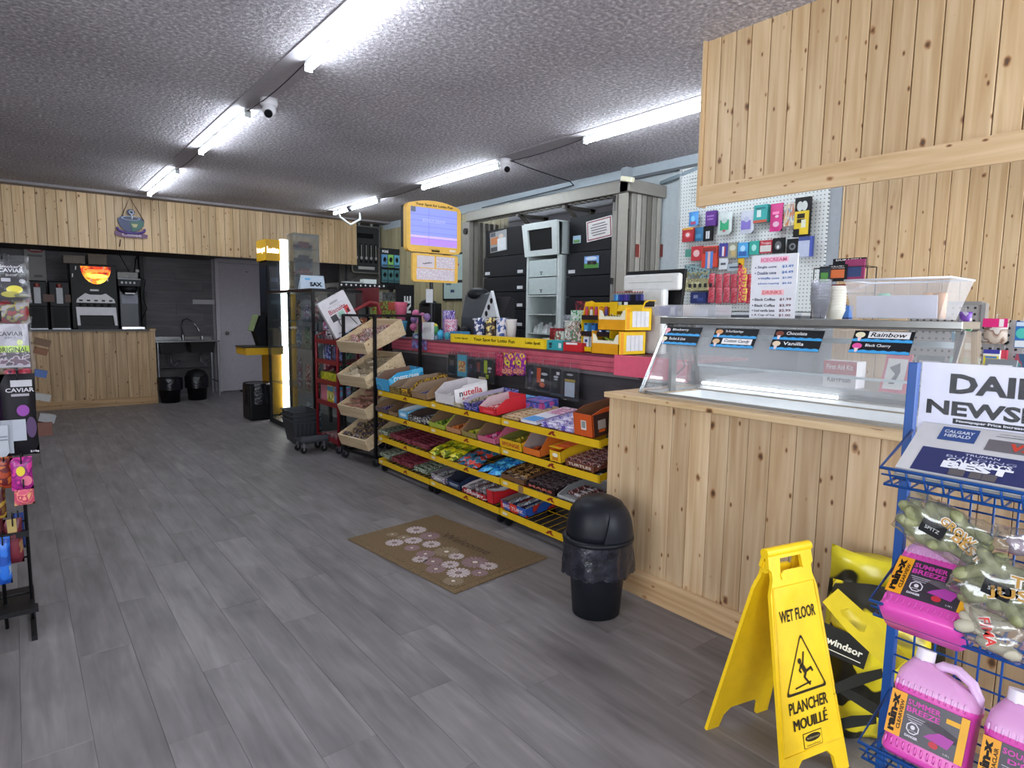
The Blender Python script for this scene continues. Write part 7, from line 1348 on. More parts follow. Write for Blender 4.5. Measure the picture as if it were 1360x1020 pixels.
q = MB(); q.prism([(-w_ * .42, 0), (w_ * .42, 0), (w_ * .40, .05), (w_ * .22, .13), (w_ * .12, .11), (-w_ * .12, .11), (-w_ * .22, .13), (-w_ * .40, .05)], (m_ + .01, YC + .02, ZF + .36), X, Z, .02, 'd0ccce')
for k in range(5): q.rect((m_ + .01 - w_ * .32 + w_ * .16 * k, YC + .02, ZF + .39), X, Z, .04, .022, '2a2a2c', eps=.002)
q.build('button_panel', cm)
q = MB(); q.box(m_ - .05, m_ + .05, YC + .025, YC + .04, ZF + .52, ZF + .545, 'c8c8c8'); q.build('name_plate', cm)
q = MB(); q.prism([[(-w_ * .42, .30), (w_ * .44, .30), (w_ * .46, .04), (-w_ * .40, .04)], [(-w_ * .35, .19), (w_ * .37, .19), (w_ * .40, .05), (-w_ * .34, .05)]], (m_, YC - .02, ZF), X, Z, .06, 'cfcbd0'); q.build('splash_frame', cm)
q = MB(); q.box(m_ - w_ * .4, m_ + w_ * .45, YC - .06, YC + .04, ZF, ZF + .05, M('1a1c1e', .2)); q.build('drip_tray', cm)
for k in range(5): q = MB(); q.cyl((m_ - w_ * .3 + w_ * .15 * k, YC, ZF + .345), (m_ - w_ * .3 + w_ * .15 * k, YC, ZF + .31), .018, M('0c0c0e', .3), 8); q.build('nozzle', cm)
for k, (pa, pb, ya_, lb) in enumerate(((88, 117, 339, 'grey woven basket on the left of the cappuccino machine top'), (121, 146, 336, 'tan woven basket on the right of the cappuccino machine top'))):
    a, b_ = cx(pa), cx(pb); z0 = zt_ + .001; z1_ = cz(ya_, 110); q = MB(); n_ = 24; q.box(a, b_, YC + .08, YC + .3, z0, z1_, noisy('weave%d' % k, [(.35, ('6a625a', '7a6c60')[k]), (.65, ('9a9288', '8c7e70')[k])], 90, .8, .5)); q.box(a - .006, b_ + .006, YC + .074, YC + .306, z1_ - .012, z1_, ('8a827a', '94866c')[k]); tag(q.build('woven_basket', bevel=.012), lb, 'basket')
cb = thing('coffee_brewer', 'slim dark drip coffee brewer on the right end of the coffee counter', 'coffee machine', (cx(174), YC + .1, ZF)); a, b_ = cx(158), cx(188); m_ = (a + b_) / 2
q = MB(); q.box(a + .02, b_ - .02, YC + .12, YC + .34, ZF, ZF + .60, M('2a2c34', .35)); q.build('column', cb, bevel=.01)
q = MB(); q.box(a, b_, YC, YC + .34, ZF + .60, ZF + .70, M('1c1d22', .3)); q.box(a, b_, YC - .01, YC + .01, ZF + .695, ZF + .71, 'b8b8bc')
for k in range(4): q.rect((m_ - .09 + .05 * k, YC, ZF + .65), X, Z, .025, .03, 'b8b8bc', eps=.002)
q.build('brew_head', cb, bevel=.004)
q = MB(); q.lathe([(.05, ZF + .48), (.10, ZF + .53), (.12, ZF + .6)], (m_, YC + .1, 0), M('101014', .3), 16); q.box(m_ - .06, m_ + .06, YC - .012, YC + .0, ZF + .49, ZF + .51, 'c8c8cc'); q.build('brew_basket', cb)
q = MB(); q.rect((m_ + .01, YC + .12, ZF + .42), X, Z, .2, .12, '8a8c98', eps=.002); q.build('info_label', cb)
q = MB(); q.box(a + .02, b_ + .02, YC - .02, YC + .12, ZF, ZF + .025, M('3a3c44', .3)); q.box(a + .02, b_ + .02, YC - .024, YC - .02, ZF, ZF + .03, M('c0c0c6', .2, .8)); q.build('warming_base', cb)
q = MB(); q.box(a - .0, b_ - .02, YC + .04, YC + .26, ZF + .711, ZF + .80, noisy('weave2', [(.35, '8a8886'), (.65, 'b0aeac')], 80, .7, .4)); q.box(b_ - .05, b_ + .0, YC + .06, YC + .12, ZF + .80, ZF + .85, 'a8a8a8'); tag(q.build('filter_basket', bevel=.015), 'pale grey filter basket on top of the drip coffee brewer', 'basket')
q = MB(); q.tube([P(188, 425, 1, 10.9), P(195, 410, 1, 10.9), P(190, 395, 1, 10.9), P(193, 372, 1, 10.9), P(178, 365, 1, 10.9), P(180, 345, 1, 11.2), P(186, 336, 1, 11.2)], .008, M('0c0c0e', .4), 5); tag(q.build('power_cable'), 'black power cable hanging behind the drip coffee brewer', 'cable')
q = MB(); q.tube([P(160, 318, 1, 9.85), P(159, 327, 1, 9.84), P(158, 337, 1, 10.6), P(172, 362, 1, 10.9), P(178, 372, 1, 10.9)], .006, M('15151a', .4), 5); tag(q.build('sign_cable'), 'thin dark cable running from the coffee cup sign down to the brewer', 'cable')
q = MB(); q.box(P(188, 400, 1, 11.1).x, P(193, 400, 1, 11.1).x, 11.1, 11.27, ZF, 2.16, M('17161a', .4)); tag(q.build('wall_post'), 'dark upright post on the far wall right of the coffee brewer', 'post')
flat('coffee_poster', 'pale poster with a red oval heading on the far wall beside the hanging bags', 'poster', 33, 61, 326, 380, 1, 11.2, '8e8a88', (('o', .1, .8, .8, .16, '8a2a30'), ('r', .1, .8, .5, .05, 'c8b0b0'), ('r', 0, .5, .7, .05, '5a5656'), ('r', .2, -.5, .4, .06, '5a5656')))
# coffee cup sign
cs = thing('coffee_sign', 'blue and green coffee cup cutout sign hung by a cord on the pine bulkhead', 'sign', (P(173, 300, 1, 9.8).x, 9.82, 2.2)); YS_ = 9.825
def sp_(px, py): p = P(px, py, 1, YS_); return p
NB = M('1c2c5c', .4); GRS = M('1f5a4c', .4); PUR = M('4a2f7c', .4)
cxy = sp_(174, 300); sc = (sp_(184, 300).x - sp_(174, 300).x) / 10
def shape(pts, m, off=0, th=.012): q = MB(); q.prism([((x - 174) * sc, (300 - y) * sc) for x, y in pts], (cxy.x, YS_ - off, cxy.z), X, Z, th, m); return q
shape([(157, 290), (163, 286), (186, 286), (192, 291), (191, 299), (185, 306), (176, 310), (168, 309), (161, 303), (158, 297)], NB).build('cup_body', cs)
q = shape([(172, 294), (186, 291), (192, 293), (190, 300), (184, 305), (176, 309), (174, 303)], GRS, .013, .004); q.prism([((x - 174) * sc, (300 - y) * sc) for x, y in ((174, 297), (183, 297), (181, 302), (177, 302))], (cxy.x, YS_ - .018, cxy.z), X, Z, 0, 'b0a878'); q.build('cup_side', cs)
q = MB(); q.disc((cxy.x, YS_ - .013, cxy.z + 11 * sc), X, Z, 13 * sc, 3.4 * sc, '8a98b8', eps=.002); q.disc((cxy.x, YS_ - .014, cxy.z + 11 * sc), X, Z, 10.5 * sc, 2.2 * sc, '3a3a4a', eps=.003); q.build('cup_rim', cs)
q = MB(); q.tube([V(cxy.x + x * sc, YS_ - .016, cxy.z + y * sc) for x, y in ((1, 10), (2, 13), (1, 16), (4, 19), (3, 22), (0, 23), (-2, 21), (-1, 18), (1, 17))], 1.1 * sc, 'c8ccd8', 5); q.disc((cxy.x + .5 * sc, YS_ - .008, cxy.z + 20 * sc), X, Z, 5.5 * sc, 5 * sc, '14204a', eps=.002); q.build('steam', cs)
q = MB(); q.tube([V(cxy.x + 18 * sc * math.cos(t_ * PI / 12 + PI), YS_ - .006, cxy.z - 5 * sc + 6 * sc * math.sin(t_ * PI / 12 + PI)) for t_ in range(-1, 14)], 1.8 * sc, PUR, 6); q.build('saucer', cs)
q = shape([(152, 310), (160, 308), (163, 311), (188, 310), (196, 312), (195, 317), (166, 318), (153, 315)], M('6a4468', .5)); q.text('Coffee', (cxy.x + .5 * sc, YS_ - .002, cxy.z - 13.5 * sc), X, Z, 5 * sc, 'b8a8b8', w=26 * sc, bold=.03, eps=.002); q.build('name_strip', cs)
q = MB(); q.tube([sp_(162, 287), sp_(172, 262), sp_(191, 293)], .006, '6a5848', 5); q.build('hanging_cord', cs)
# sink
sk = thing('steel_sink', 'two-bowl stainless steel sink on legs between the coffee counter and the door', 'sink', (2.2, 10.95, 0)); SS = M('9a9a9c', .25, .9); SD_ = M('4a4a4c', .3, .8)
x0, x1, yf, ybk, zs = 1.66, 2.56, 10.75, 11.25, .86
q = MB(); q.box(x0, x1, yf, yf + .05, zs, zs + .02, SS); q.box(x0, x1, ybk - .08, ybk, zs, zs + .02, SS); q.box(x0, x0 + .05, yf + .05, ybk - .08, zs, zs + .02, SS); q.box(x1 - .05, x1, yf + .05, ybk - .08, zs, zs + .02, SS); q.box(2.08, 2.14, yf + .05, ybk - .08, zs, zs + .02, SS); q.box(x0, x1, ybk - .015, ybk, zs, zs + .07, SS); q.build('sink_top', sk, bevel=.003)
for a, b_ in ((x0 + .05, 2.08), (2.14, x1 - .05)):
    q = MB(); frus(q, a + .03, b_ - .03, yf + .08, ybk - .11, zs - .17, a, b_, yf + .05, ybk - .08, zs, .0, SD_) if False else None
    lo = [(a + .03, yf + .08, zs - .17), (b_ - .03, yf + .08, zs - .17), (b_ - .03, ybk - .11, zs - .17), (a + .03, ybk - .11, zs - .17)]; hi = [(a, yf + .05, zs), (b_, yf + .05, zs), (b_, ybk - .08, zs), (a, ybk - .08, zs)]
    q.add(lo + hi, [(0, 1, 5, 4), (1, 2, 6, 5), (2, 3, 7, 6), (3, 0, 4, 7), (3, 2, 1, 0)], SD_); q.build('bowl', sk)
    m_ = (a + b_) / 2; q = MB(); q.tube([(m_, 10.98, zs - .17), (m_, 10.98, zs - .32), (m_ + .05, 10.98, zs - .38), (m_ + .1, 11.0, zs - .32), (m_ + .15, 11.15, zs - .32)], .018, M('6a6a6e', .4, .5), 6); q.build('drain_pipe', sk)
for x in (x0 + .03, x1 - .02):
    for y in (yf + .03, ybk - .03): q = MB(); q.cyl((x, y, 0), (x, y, zs), .017, M('a8a8ae', .3, .7), 8); q.build('leg', sk)
q = MB(); q.cyl((x0 + .03, ybk - .03, .42), (x1 - .02, ybk - .03, .42), .01, SS, 6); q.cyl((x1 - .02, yf + .03, .22), (x1 - .02, ybk - .03, .22), .012, SS, 6); q.build('stretcher', sk)
q = MB(); fx_ = 2.12; q.cyl((fx_, 11.19, zs + .02), (fx_, 11.19, zs + .10), .022, SS, 8); q.tube([(fx_, 11.19, zs + .08), (fx_ - .02, 11.19, zs + .25), (fx_ + .0, 11.17, zs + .33), (fx_ + .06, 11.12, zs + .36), (fx_ + .13, 11.06, zs + .30), (fx_ + .19, 11.02, zs + .2)], .011, SS, 6); q.cyl((fx_ + .18, 11.02, zs + .215), (fx_ + .2, 11.01, zs + .16), .02, SS, 8); q.cyl((2.4, 11.18, zs + .02), (2.4, 11.18, zs + .08), .012, SS, 6); q.build('faucet', sk)
for k, (px, lb) in enumerate(((226, 'black waste bin with a loose liner, left one under the sink'), (262, 'black waste bin with a loose liner, right one under the sink'))):
    p = P(px, 534, 2, 0); t = thing('waste_bin', lb, 'bin', (p.x, 10.35 + .1 * k, 0), group='black waste bins under the sink'); y_ = 10.35 + .12 * k
    xk = P(px, 520, 1, y_).x
    q = MB(); q.lathe([(.125, .0), (.155, .33), (.16, .34)], (xk, y_, 0), M('0f0f12', .4), 18); q.build('bin_body', t); q = MB(); liner(q, (xk, y_), .165, .165, .19, .36, LN_, seed=8 + k); q.build('liner', t)
    q = MB(); q.lathe([(.165, .355), (.16, .37), (.12, .44), (.0, .47)] if k else [(.165, .355), (.15, .36), (.14, .34)], (xk, y_, 0), M('121216', .35), 18); q.build('lid', t)
flat('paper_strip', 'white paper strip on the grey wall left of the door', 'paper', 256, 285, 398, 404, 1, 11.27, 'b4b0b4')
q = MB(); p = P(318, 521, 1, 11.1); q.box(2.95, 3.35, 10.95, 11.2, 0, .02, M('2c2624', .8)); tag(q.build('door_mat'), 'small dark mat on the floor before the white door', 'mat')

# ================================================================== FOREGROUND
# door mat with flowers
mp_ = [P(475, 713, 2, 0), P(592, 683, 2, 0), P(714, 745, 2, 0), P(590, 796, 2, 0)]
mo_ = thing('floor_mat', 'brown rectangular floor mat with pale raised flowers and a fringe of script', 'mat', (1.9, 3.03, 0)); MT = noisy('coir', [(.3, '5e4c34'), (.55, '755f42'), (.75, '8a7350')], 160, .95, .6)
mc = sum(mp_, V(0, 0, 0)) / 4; ux = ((mp_[1] - mp_[0]) + (mp_[2] - mp_[3])).normalized(); uy = Z.cross(ux); mw = ((mp_[1] - mp_[0]).length + (mp_[2] - mp_[3]).length) / 2; mh = ((mp_[0] - mp_[3]).length + (mp_[1] - mp_[2]).length) / 2
q = MB(); q.fbox(mc - ux * mw / 2 - uy * mh / 2 + Z * .001, ux, uy, Z, mw, mh, .008, MT); q.build('mat_base', mo_, bevel=.003)
q = MB(); q.fbox(mc - ux * (mw / 2 - .035) - uy * (mh / 2 - .035) + Z * .009, ux, uy, Z, mw - .07, mh - .07, .003, MT); q.build('raised_field', mo_, bevel=.002)
# flowers, placed where the photograph shows them
FCOL = ('c4b4b4', '8f7478', '8c7a62'); zc_ = {0: 'e0d4cc', 1: 'd8c8c0', 2: 'd8ccb8'}
for px, py, r_, k in ((553, 704, 14, 0), (571, 712, 14, 1), (521, 710, 8, 2), (536, 714, 9, 2), (524, 721, 12, 0), (549, 718, 12, 0), (573, 723, 12, 0), (547, 728, 10, 1), (565, 736, 12, 1), (593, 733, 16, 2), (606, 739, 10, 0), (558, 743, 10, 0), (575, 746, 12, 1), (631, 747, 17, 1), (649, 752, 11, 0), (598, 750, 11, 0), (579, 756, 12, 1), (609, 761, 14, 0), (637, 761, 10, 1), (602, 772, 12, 2)):
    c = P(px, py, 2, .0125); R_ = r_ * 3.35 / 838 * 1.2; q = MB(); m_ = FCOL[k]; npet = 16
    for i in range(npet):
        t_ = 2 * PI * i / npet; d = ux * math.cos(t_) + uy * math.sin(t_); s_2 = Z.cross(d); a = c + d * R_ * .28; b_ = c + d * R_
        w_ = R_ * .13; e = .0012 + .0006 * (i % 2)
        q.add([a - s_2 * w_ * .4 + Z * e, b_ - d * R_ * .15 - s_2 * w_ + Z * e, b_ + Z * e, b_ - d * R_ * .15 + s_2 * w_ + Z * e, a + s_2 * w_ * .4 + Z * e], [(0, 1, 2, 3, 4)], M(m_, .9))
    q.disc(c, ux, uy, R_ * .2, R_ * .2, M(zc_[k] if k else '8a7270', .9), eps=.002, n=10); q.build('flower', mo_, kind=None)
q = MB(); tx = P(622, 719, 2, .0125); q.text('Welcome', P(619, 722, 2, .0125), -uy, ux, .07, M('544230', .9), w=.42, bold=.01, eps=.0015); q.build('script', mo_)
# black swing-top bin
bc = (2.055, 1.95); nb = thing('swing_top_bin', 'black swing-top bin with a loose black liner in front of the candy rack', 'bin', (bc[0], bc[1], 0)); BP = M('17191f', .42)
q = MB(); q.lathe([(.105, 0), (.112, .004), (.128, .20), (.142, .34), (.150, .35), (.150, .36)], (bc[0], bc[1], 0), BP, 36, sx=1.0, sy=.95); q.build('bin_body', nb)
q = MB(); liner(q, bc, .158, .15, .205, .358, noisy('liner2', [(.3, '12131a'), (.7, '2a2b36')], 22, .25, .9), n=64, seed=21, flare=.05); q.build('liner', nb)
q = MB(); q.lathe([(.150, .352), (.166, .354), (.168, .366), (.160, .374), (.150, .376)], (bc[0], bc[1], 0), BP, 40, sy=.95); q.build('lid_rim', nb)
# domed swing lid: hemisphere with a flatter flap facing front-right
vd = []; fd_ = []; NU, NV = 28, 10
q = MB(); q.lathe([(.150, .372), (.150, .40), (.146, .44), (.132, .49), (.108, .525), (.07, .545), (.03, .552), (0, .553)], (bc[0], bc[1], 0), BP, 36, sy=.95); q.build('dome', nb)
q = MB(); fd2 = V(.35, -.94, 0); sd = V(.94, .35, 0)
rows = []
for j in range(9):
    t_ = j / 8; r0 = .152 * math.cos(t_ * 1.25) ** .6 if t_ < 1 else .06; z_ = .378 + .155 * math.sin(t_ * 1.35); half = 1.0 - .35 * t_
    rows.append([V(bc[0], bc[1], 0) + fd2 * (math.cos((i / 12 * 2 - 1) * half) * (r0 + .006)) + sd * (math.sin((i / 12 * 2 - 1) * half) * (r0 + .006)) * .98 + Z * z_ for i in range(13)])
q.add([p for r_ in rows for p in r_], [(j * 13 + i, j * 13 + i + 1, (j + 1) * 13 + i + 1, (j + 1) * 13 + i) for j in range(8) for i in range(12)], M('1e2028', .38), True); q.build('swing_flap', nb)
# yellow wet floor sign
WY = M('efc417', .38); WK = M('2a2212', .5); ws = thing('wet_floor_sign', 'yellow folding wet floor sign with black lettering in two languages', 'sign', (1.83, .93, 0))
fu = V(.974, -.225, 0); nrm = V(-.225, -.974, 0)  # panel width direction and outward normal of the front panel
topc = V(1.898, .978, .646)
def apanel(name, botc, nside, flip):
    vv = (topc - botc); Lh = vv.length; vv = vv.normalized(); u = fu if flip > 0 else -fu; n = u.cross(vv)
    wb, wt2 = .138, .098
    out = [(-wb, 0), (-wb + .052, 0), (-wb + .060, .045), (-wb + .085, .068), (wb - .085, .068), (wb - .060, .045), (wb - .052, 0), (wb, 0), (wb - .004, .06), (wt2 + .004, Lh * .80), (wt2 - .012, Lh * .865), (wt2 - .012, Lh * .90), (wt2 - .002, Lh * .915), (wt2 - .004, Lh * .985), (-wt2 + .004, Lh * .985), (-wt2 + .002, Lh * .915), (-wt2 + .012, Lh * .90), (-wt2 + .012, Lh * .865), (-wt2 - .004, Lh * .80), (-wb + .004, .06)]
    hole = [(-.052, Lh * .865), (.052, Lh * .865), (.045, Lh * .955), (-.045, Lh * .955)]
    q = MB(); q.prism([out, hole], botc + n * .008, u, vv, .012, WY)
    q.prism([(-wt2 + .045, Lh * .885), (-wt2 + .05, Lh * .86), (wt2 - .05, Lh * .86), (wt2 - .045, Lh * .885), (wt2 - .06, Lh * .90), (-wt2 + .06, Lh * .90)], botc + n * .012, u, vv, .01, WY)
    q.build(name, ws, bevel=.003)
    # raised rim round the face
    f = [(-wb + .012, .09), (wb - .012, .09), (wt2 - .008, Lh * .83), (-wt2 + .008, Lh * .83)]; pts = [botc + n * .009 + u * a + vv * b_ for a, b_ in f]
    q = MB(); q.tube(pts, .0035, WY, 5, True); q.build('face_rim', ws)
    return botc + n * .0085, u, vv, Lh
fb = V(1.806, .797, 0) + V(0, 0, 0); rb2 = V(1.872, 1.10, 0)
o, u, vv, Lh = apanel('front_panel', fb, 1, 1); apanel('rear_panel', rb2, -1, -1)
q = MB(); q.cyl(topc - fu * .098 - Z * .01, topc + fu * .098 - Z * .01, .016, WY, 12); q.cyl(topc - fu * .094 - Z * .055, topc - fu * .07 - Z * .055, .02, WY, 10); q.cyl(topc + fu * .07 - Z * .055, topc + fu * .094 - Z * .055, .02, WY, 10); q.build('carry_handle', ws, bevel=0)
q = MB(); q.text('WET FLOOR', o + vv * Lh * .70, u, vv, .036, WK, w=.155, bold=.022)
tri = lambda s: [(-.088 * s, -.075 * s), (.088 * s, -.075 * s), (0, .095 * s)]
def rtri(s, r=.014):
    A = tri(s); out = []
    for i in range(3):
        p, c, nx_ = [V(*A[(i + k) % 3], 0) for k in (-1, 0, 1)]; d1 = (p - c).normalized(); d2 = (nx_ - c).normalized()
        for k in range(5): f = k / 4; x = c + d1 * r * (1 - f) ** 2 + d2 * r * f ** 2; out.append((x.x, x.y))
    return out
tc2 = o + vv * Lh * .475 + (u.cross(vv)) * .0012
q.prism([rtri(1.0), rtri(.90, .012)], tc2, u, vv, 0, WK)
def stroke(p0, p1, w_):
    a = V(p0[0], p0[1], 0); b_ = V(p1[0], p1[1], 0); d = (b_ - a).normalized(); s_ = V(-d.y, d.x, 0) * w_ / 2; pts = [a + s_, a - s_, b_ - s_, b_ + s_]; q.prism([(p.x, p.y - .012) for p in pts][::-1], tc2, u, vv, 0, WK)
q.disc(tc2 - u * .017 + vv * .016, u, vv, .0075, .0085, WK, eps=.0002)
for p0, p1, w_ in (((-.012, .020), (.006, -.010), .014), ((-.004, .018), (.004, .052), .006), ((-.010, .018), (-.022, .000), .006), ((-.022, .002), (-.014, -.006), .006), ((.004, -.006), (.028, .002), .008), ((.026, .004), (.034, -.010), .007), ((.004, -.008), (-.004, -.022), .009), ((-.004, -.020), (.018, -.046), .007)): stroke(p0, p1, w_)
q.prism([(-.05, -.060), (.018, -.052), (.018, -.047), (-.05, -.055)], tc2 + u * .004, u, vv, 0, WK)
q.text('PLANCHER', o + vv * Lh * .315, u, vv, .034, WK, w=.165, bold=.022); q.text('MOUILLÉ', o + vv * Lh * .25, u, vv, .038, WK, w=.142); q.text('MOUILLÉ', o + vv * Lh * .25 + u * .0016, u, vv, .038, WK, w=.142, eps=.0014); q.text('MOUILLÉ', o + vv * Lh * .25 - u * .0016, u, vv, .038, WK, w=.142, eps=.0016)
q.rect(o + vv * Lh * .17, u, vv, .078, .042, WK, eps=.001); q.rect(o + vv * Lh * .17, u, vv, .074, .038, WY, eps=.0014); q.disc(o + vv * Lh * .178, u, vv, .033, .011, WK, eps=.002); q.text('Rubbermaid', o + vv * Lh * .178, u, vv, .006, 'b8a468', w=.05, eps=.003); q.text('Commercial Products', o + vv * Lh * .150, u, vv, .005, WK, w=.06, eps=.002)
q.build('lettering', ws)

# ---- blue wire rack
BL = M('104a92', .35); XA, XB = 1.60, 1.79; YE = .61; YF_ = -.22
br = thing('newspaper_rack', 'blue wire rack with three baskets at the right edge of the photo', 'rack', (1.72, .2, 0))
for y in (YE, YF_): q = MB(); q.box(XB - .012, XB + .012, y - .0, y + .022, 0.0, 1.262, BL); q.build('post', br, bevel=.002); q = MB(); q.box(XA - .05, XB + .15, y, y + .022, 0, .02, BL); q.build('foot', br)
q = MB()
for k in range(22):
    z = .06 + .0475 * k
    if z < 1.24: q.tube([(XB - .004, YF_, z), (XB - .004, YE, z)], .0027, BL, 5)
q.build('back_wires', br, kind='stuff'); q = MB()
for k in range(18): y = YE - .045 - .046 * k; q.tube([(XB - .008, y, .04), (XB - .008, y, 1.24)], .0027, BL, 5)
q.build('back_uprights', br, kind='stuff')
def basket(z, h, d, flare, dz=0):
    q = MB(); xa = XA - flare
    q.tube([(XB - .01, YE, z + h + .07), (xa, YE + .0, z + h), (xa, YF_, z + h), (XB - .01, YF_, z + h + .07)], .0042, BL, 6); q.build('basket_rim', br)
    q = MB(); q.tube([(XB, YE, z), (XA + .03, YE, z - dz), (XA + .03, YF_, z - dz), (XB, YF_, z)], .004, BL, 6); q.build('basket_floor_frame', br)
    q = MB()
    for k in range(23): y = YE - .018 - .036 * k; q.tube([(xa, y, z + h), (XA + .03, y, z - dz), (XB, y, z)], .0026, BL, 5)
    q.build('basket_ribs', br, kind='stuff')
    q = MB(); q.tube([(xa + .01, YE, z + h * .5), (xa + .01, YF_, z + h * .5)], .0026, BL, 5); q.tube([(XA + .09, YE, z - dz * .5), (XA + .09, YF_, z - dz * .5)], .0026, BL, 5); q.build('basket_wire', br)
basket(.985, .035, .19, 0, .01); basket(.655, .035, .19, 0, .01); basket(.275, .045, .19, 0.0, .01)
# daily newspapers sign (a sheet in a plastic sleeve)
sg = thing('newspaper_sign', 'white laminated sign lettered Daily Newspapers clipped to the blue rack', 'sign', (1.78, .3, 1.06)); zs0, zs1 = 1.085, 1.266; ys1 = YE - .012
q = MB(); q.box(XB - .018, XB - .013, ys1 - .56, ys1, zs0, zs1, M('dcdbe6', .25)); q.build('sheet', sg); c = V(XB - .018, ys1, 0)
q = MB(); q.text('DAILY', V(XB - .018, ys1 - .175, 1.218), -Y, Z, .048, '17171b', w=.225, bold=.04); q.text('NEWSPAPERS', V(XB - .018, ys1 - .222, 1.158), -Y, Z, .036, '17171b', w=.41, bold=.04)
q.rect(V(XB - .018, ys1 - .15, 1.128), -Y, Z, .15, .013, '1c1c20'); q.text('Newspaper Price Increase', V(XB - .018, ys1 - .15, 1.128), -Y, Z, .008, 'e0e0e6', w=.135, eps=.002, bold=.02); q.build('lettering', sg)
q = MB(); q.box(XB - .024, XB - .022, ys1 - .565, ys1 + .004, zs0 - .003, zs1 + .004, CLEAR('sleeve', 'fafafc', haze=.01, gloss=.004, fres=.04)); q.build('clear_sleeve', sg)
# newspapers
vN = (V(1.765, 0, 1.105) - V(1.60, 0, 1.005)).normalized(); nN = (-Y).cross(vN); LN2 = .195
for k in range(4):
    q = MB(); o_ = V(1.612 + .002 * k, YE - .026 - .005 * (k % 3), 1.004 + .0055 * k); q.fbox(o_, -Y, vN, nN, .60, LN2 - .015 + .004 * (3 - k), .005, M(('8c8a88', 'b8b6b6', 'a8a6a4', 'c4c2c4')[k], .7)); o_top = o_ + nN * .005
    if k == 3:
        def at(a_, b_): return o_top + -Y * a_ + vN * b_
        q.rect(at(.155, .045), -Y, vN, .25, .085, '2a2f60'); q.rect(at(.085, .145), -Y, vN, .075, .05, '2f4a86'); q.text('CALGARY', at(.085, .153), -Y, vN, .011, 'd8dce8', w=.06, eps=.002, bold=.02); q.text('HERALD', at(.085, .138), -Y, vN, .011, 'd8dce8', w=.052, eps=.002, bold=.02)
        q.rect(at(.22, .125), -Y, vN, .15, .04, '6a6468'); q.text('V.S.', at(.215, .125), -Y, vN, .026, 'c8402c', w=.055, eps=.002, bold=.06); q.rect(at(.23, .158), -Y, vN, .15, .002, '5a5a60'); q.text('LATEST NEWS INSIDE', at(.19, .166), -Y, vN, .004, '5a5a60', w=.06)
        q.text('TRUMAN', at(.15, .078), -Y, vN, .007, 'd0d4e4', w=.065, eps=.002); q.text('BUILDING', at(.15, .066), -Y, vN, .008, 'a8acc8', w=.13, eps=.002); q.text("CALGARY'S", at(.15, .054), -Y, vN, .013, 'e4e4ee', w=.12, eps=.002, bold=.03); q.text('BEST', at(.15, .036), -Y, vN, .024, 'e8e8f0', w=.13, eps=.0025, bold=.06)
        for (a_, w2) in ((.12, .03), (.155, .022), (.18, .026)): q.rect(at(a_, .014), -Y, vN, w2, .022, '5c5658', eps=.003)
    tag(q.build('newspaper'), ('lowest newspaper of the stack in the top blue basket', 'second newspaper from the bottom in the top blue basket', 'newspaper just under the top one in the blue basket', 'top newspaper with a navy front page reading Calgary Herald')[k], 'newspaper')

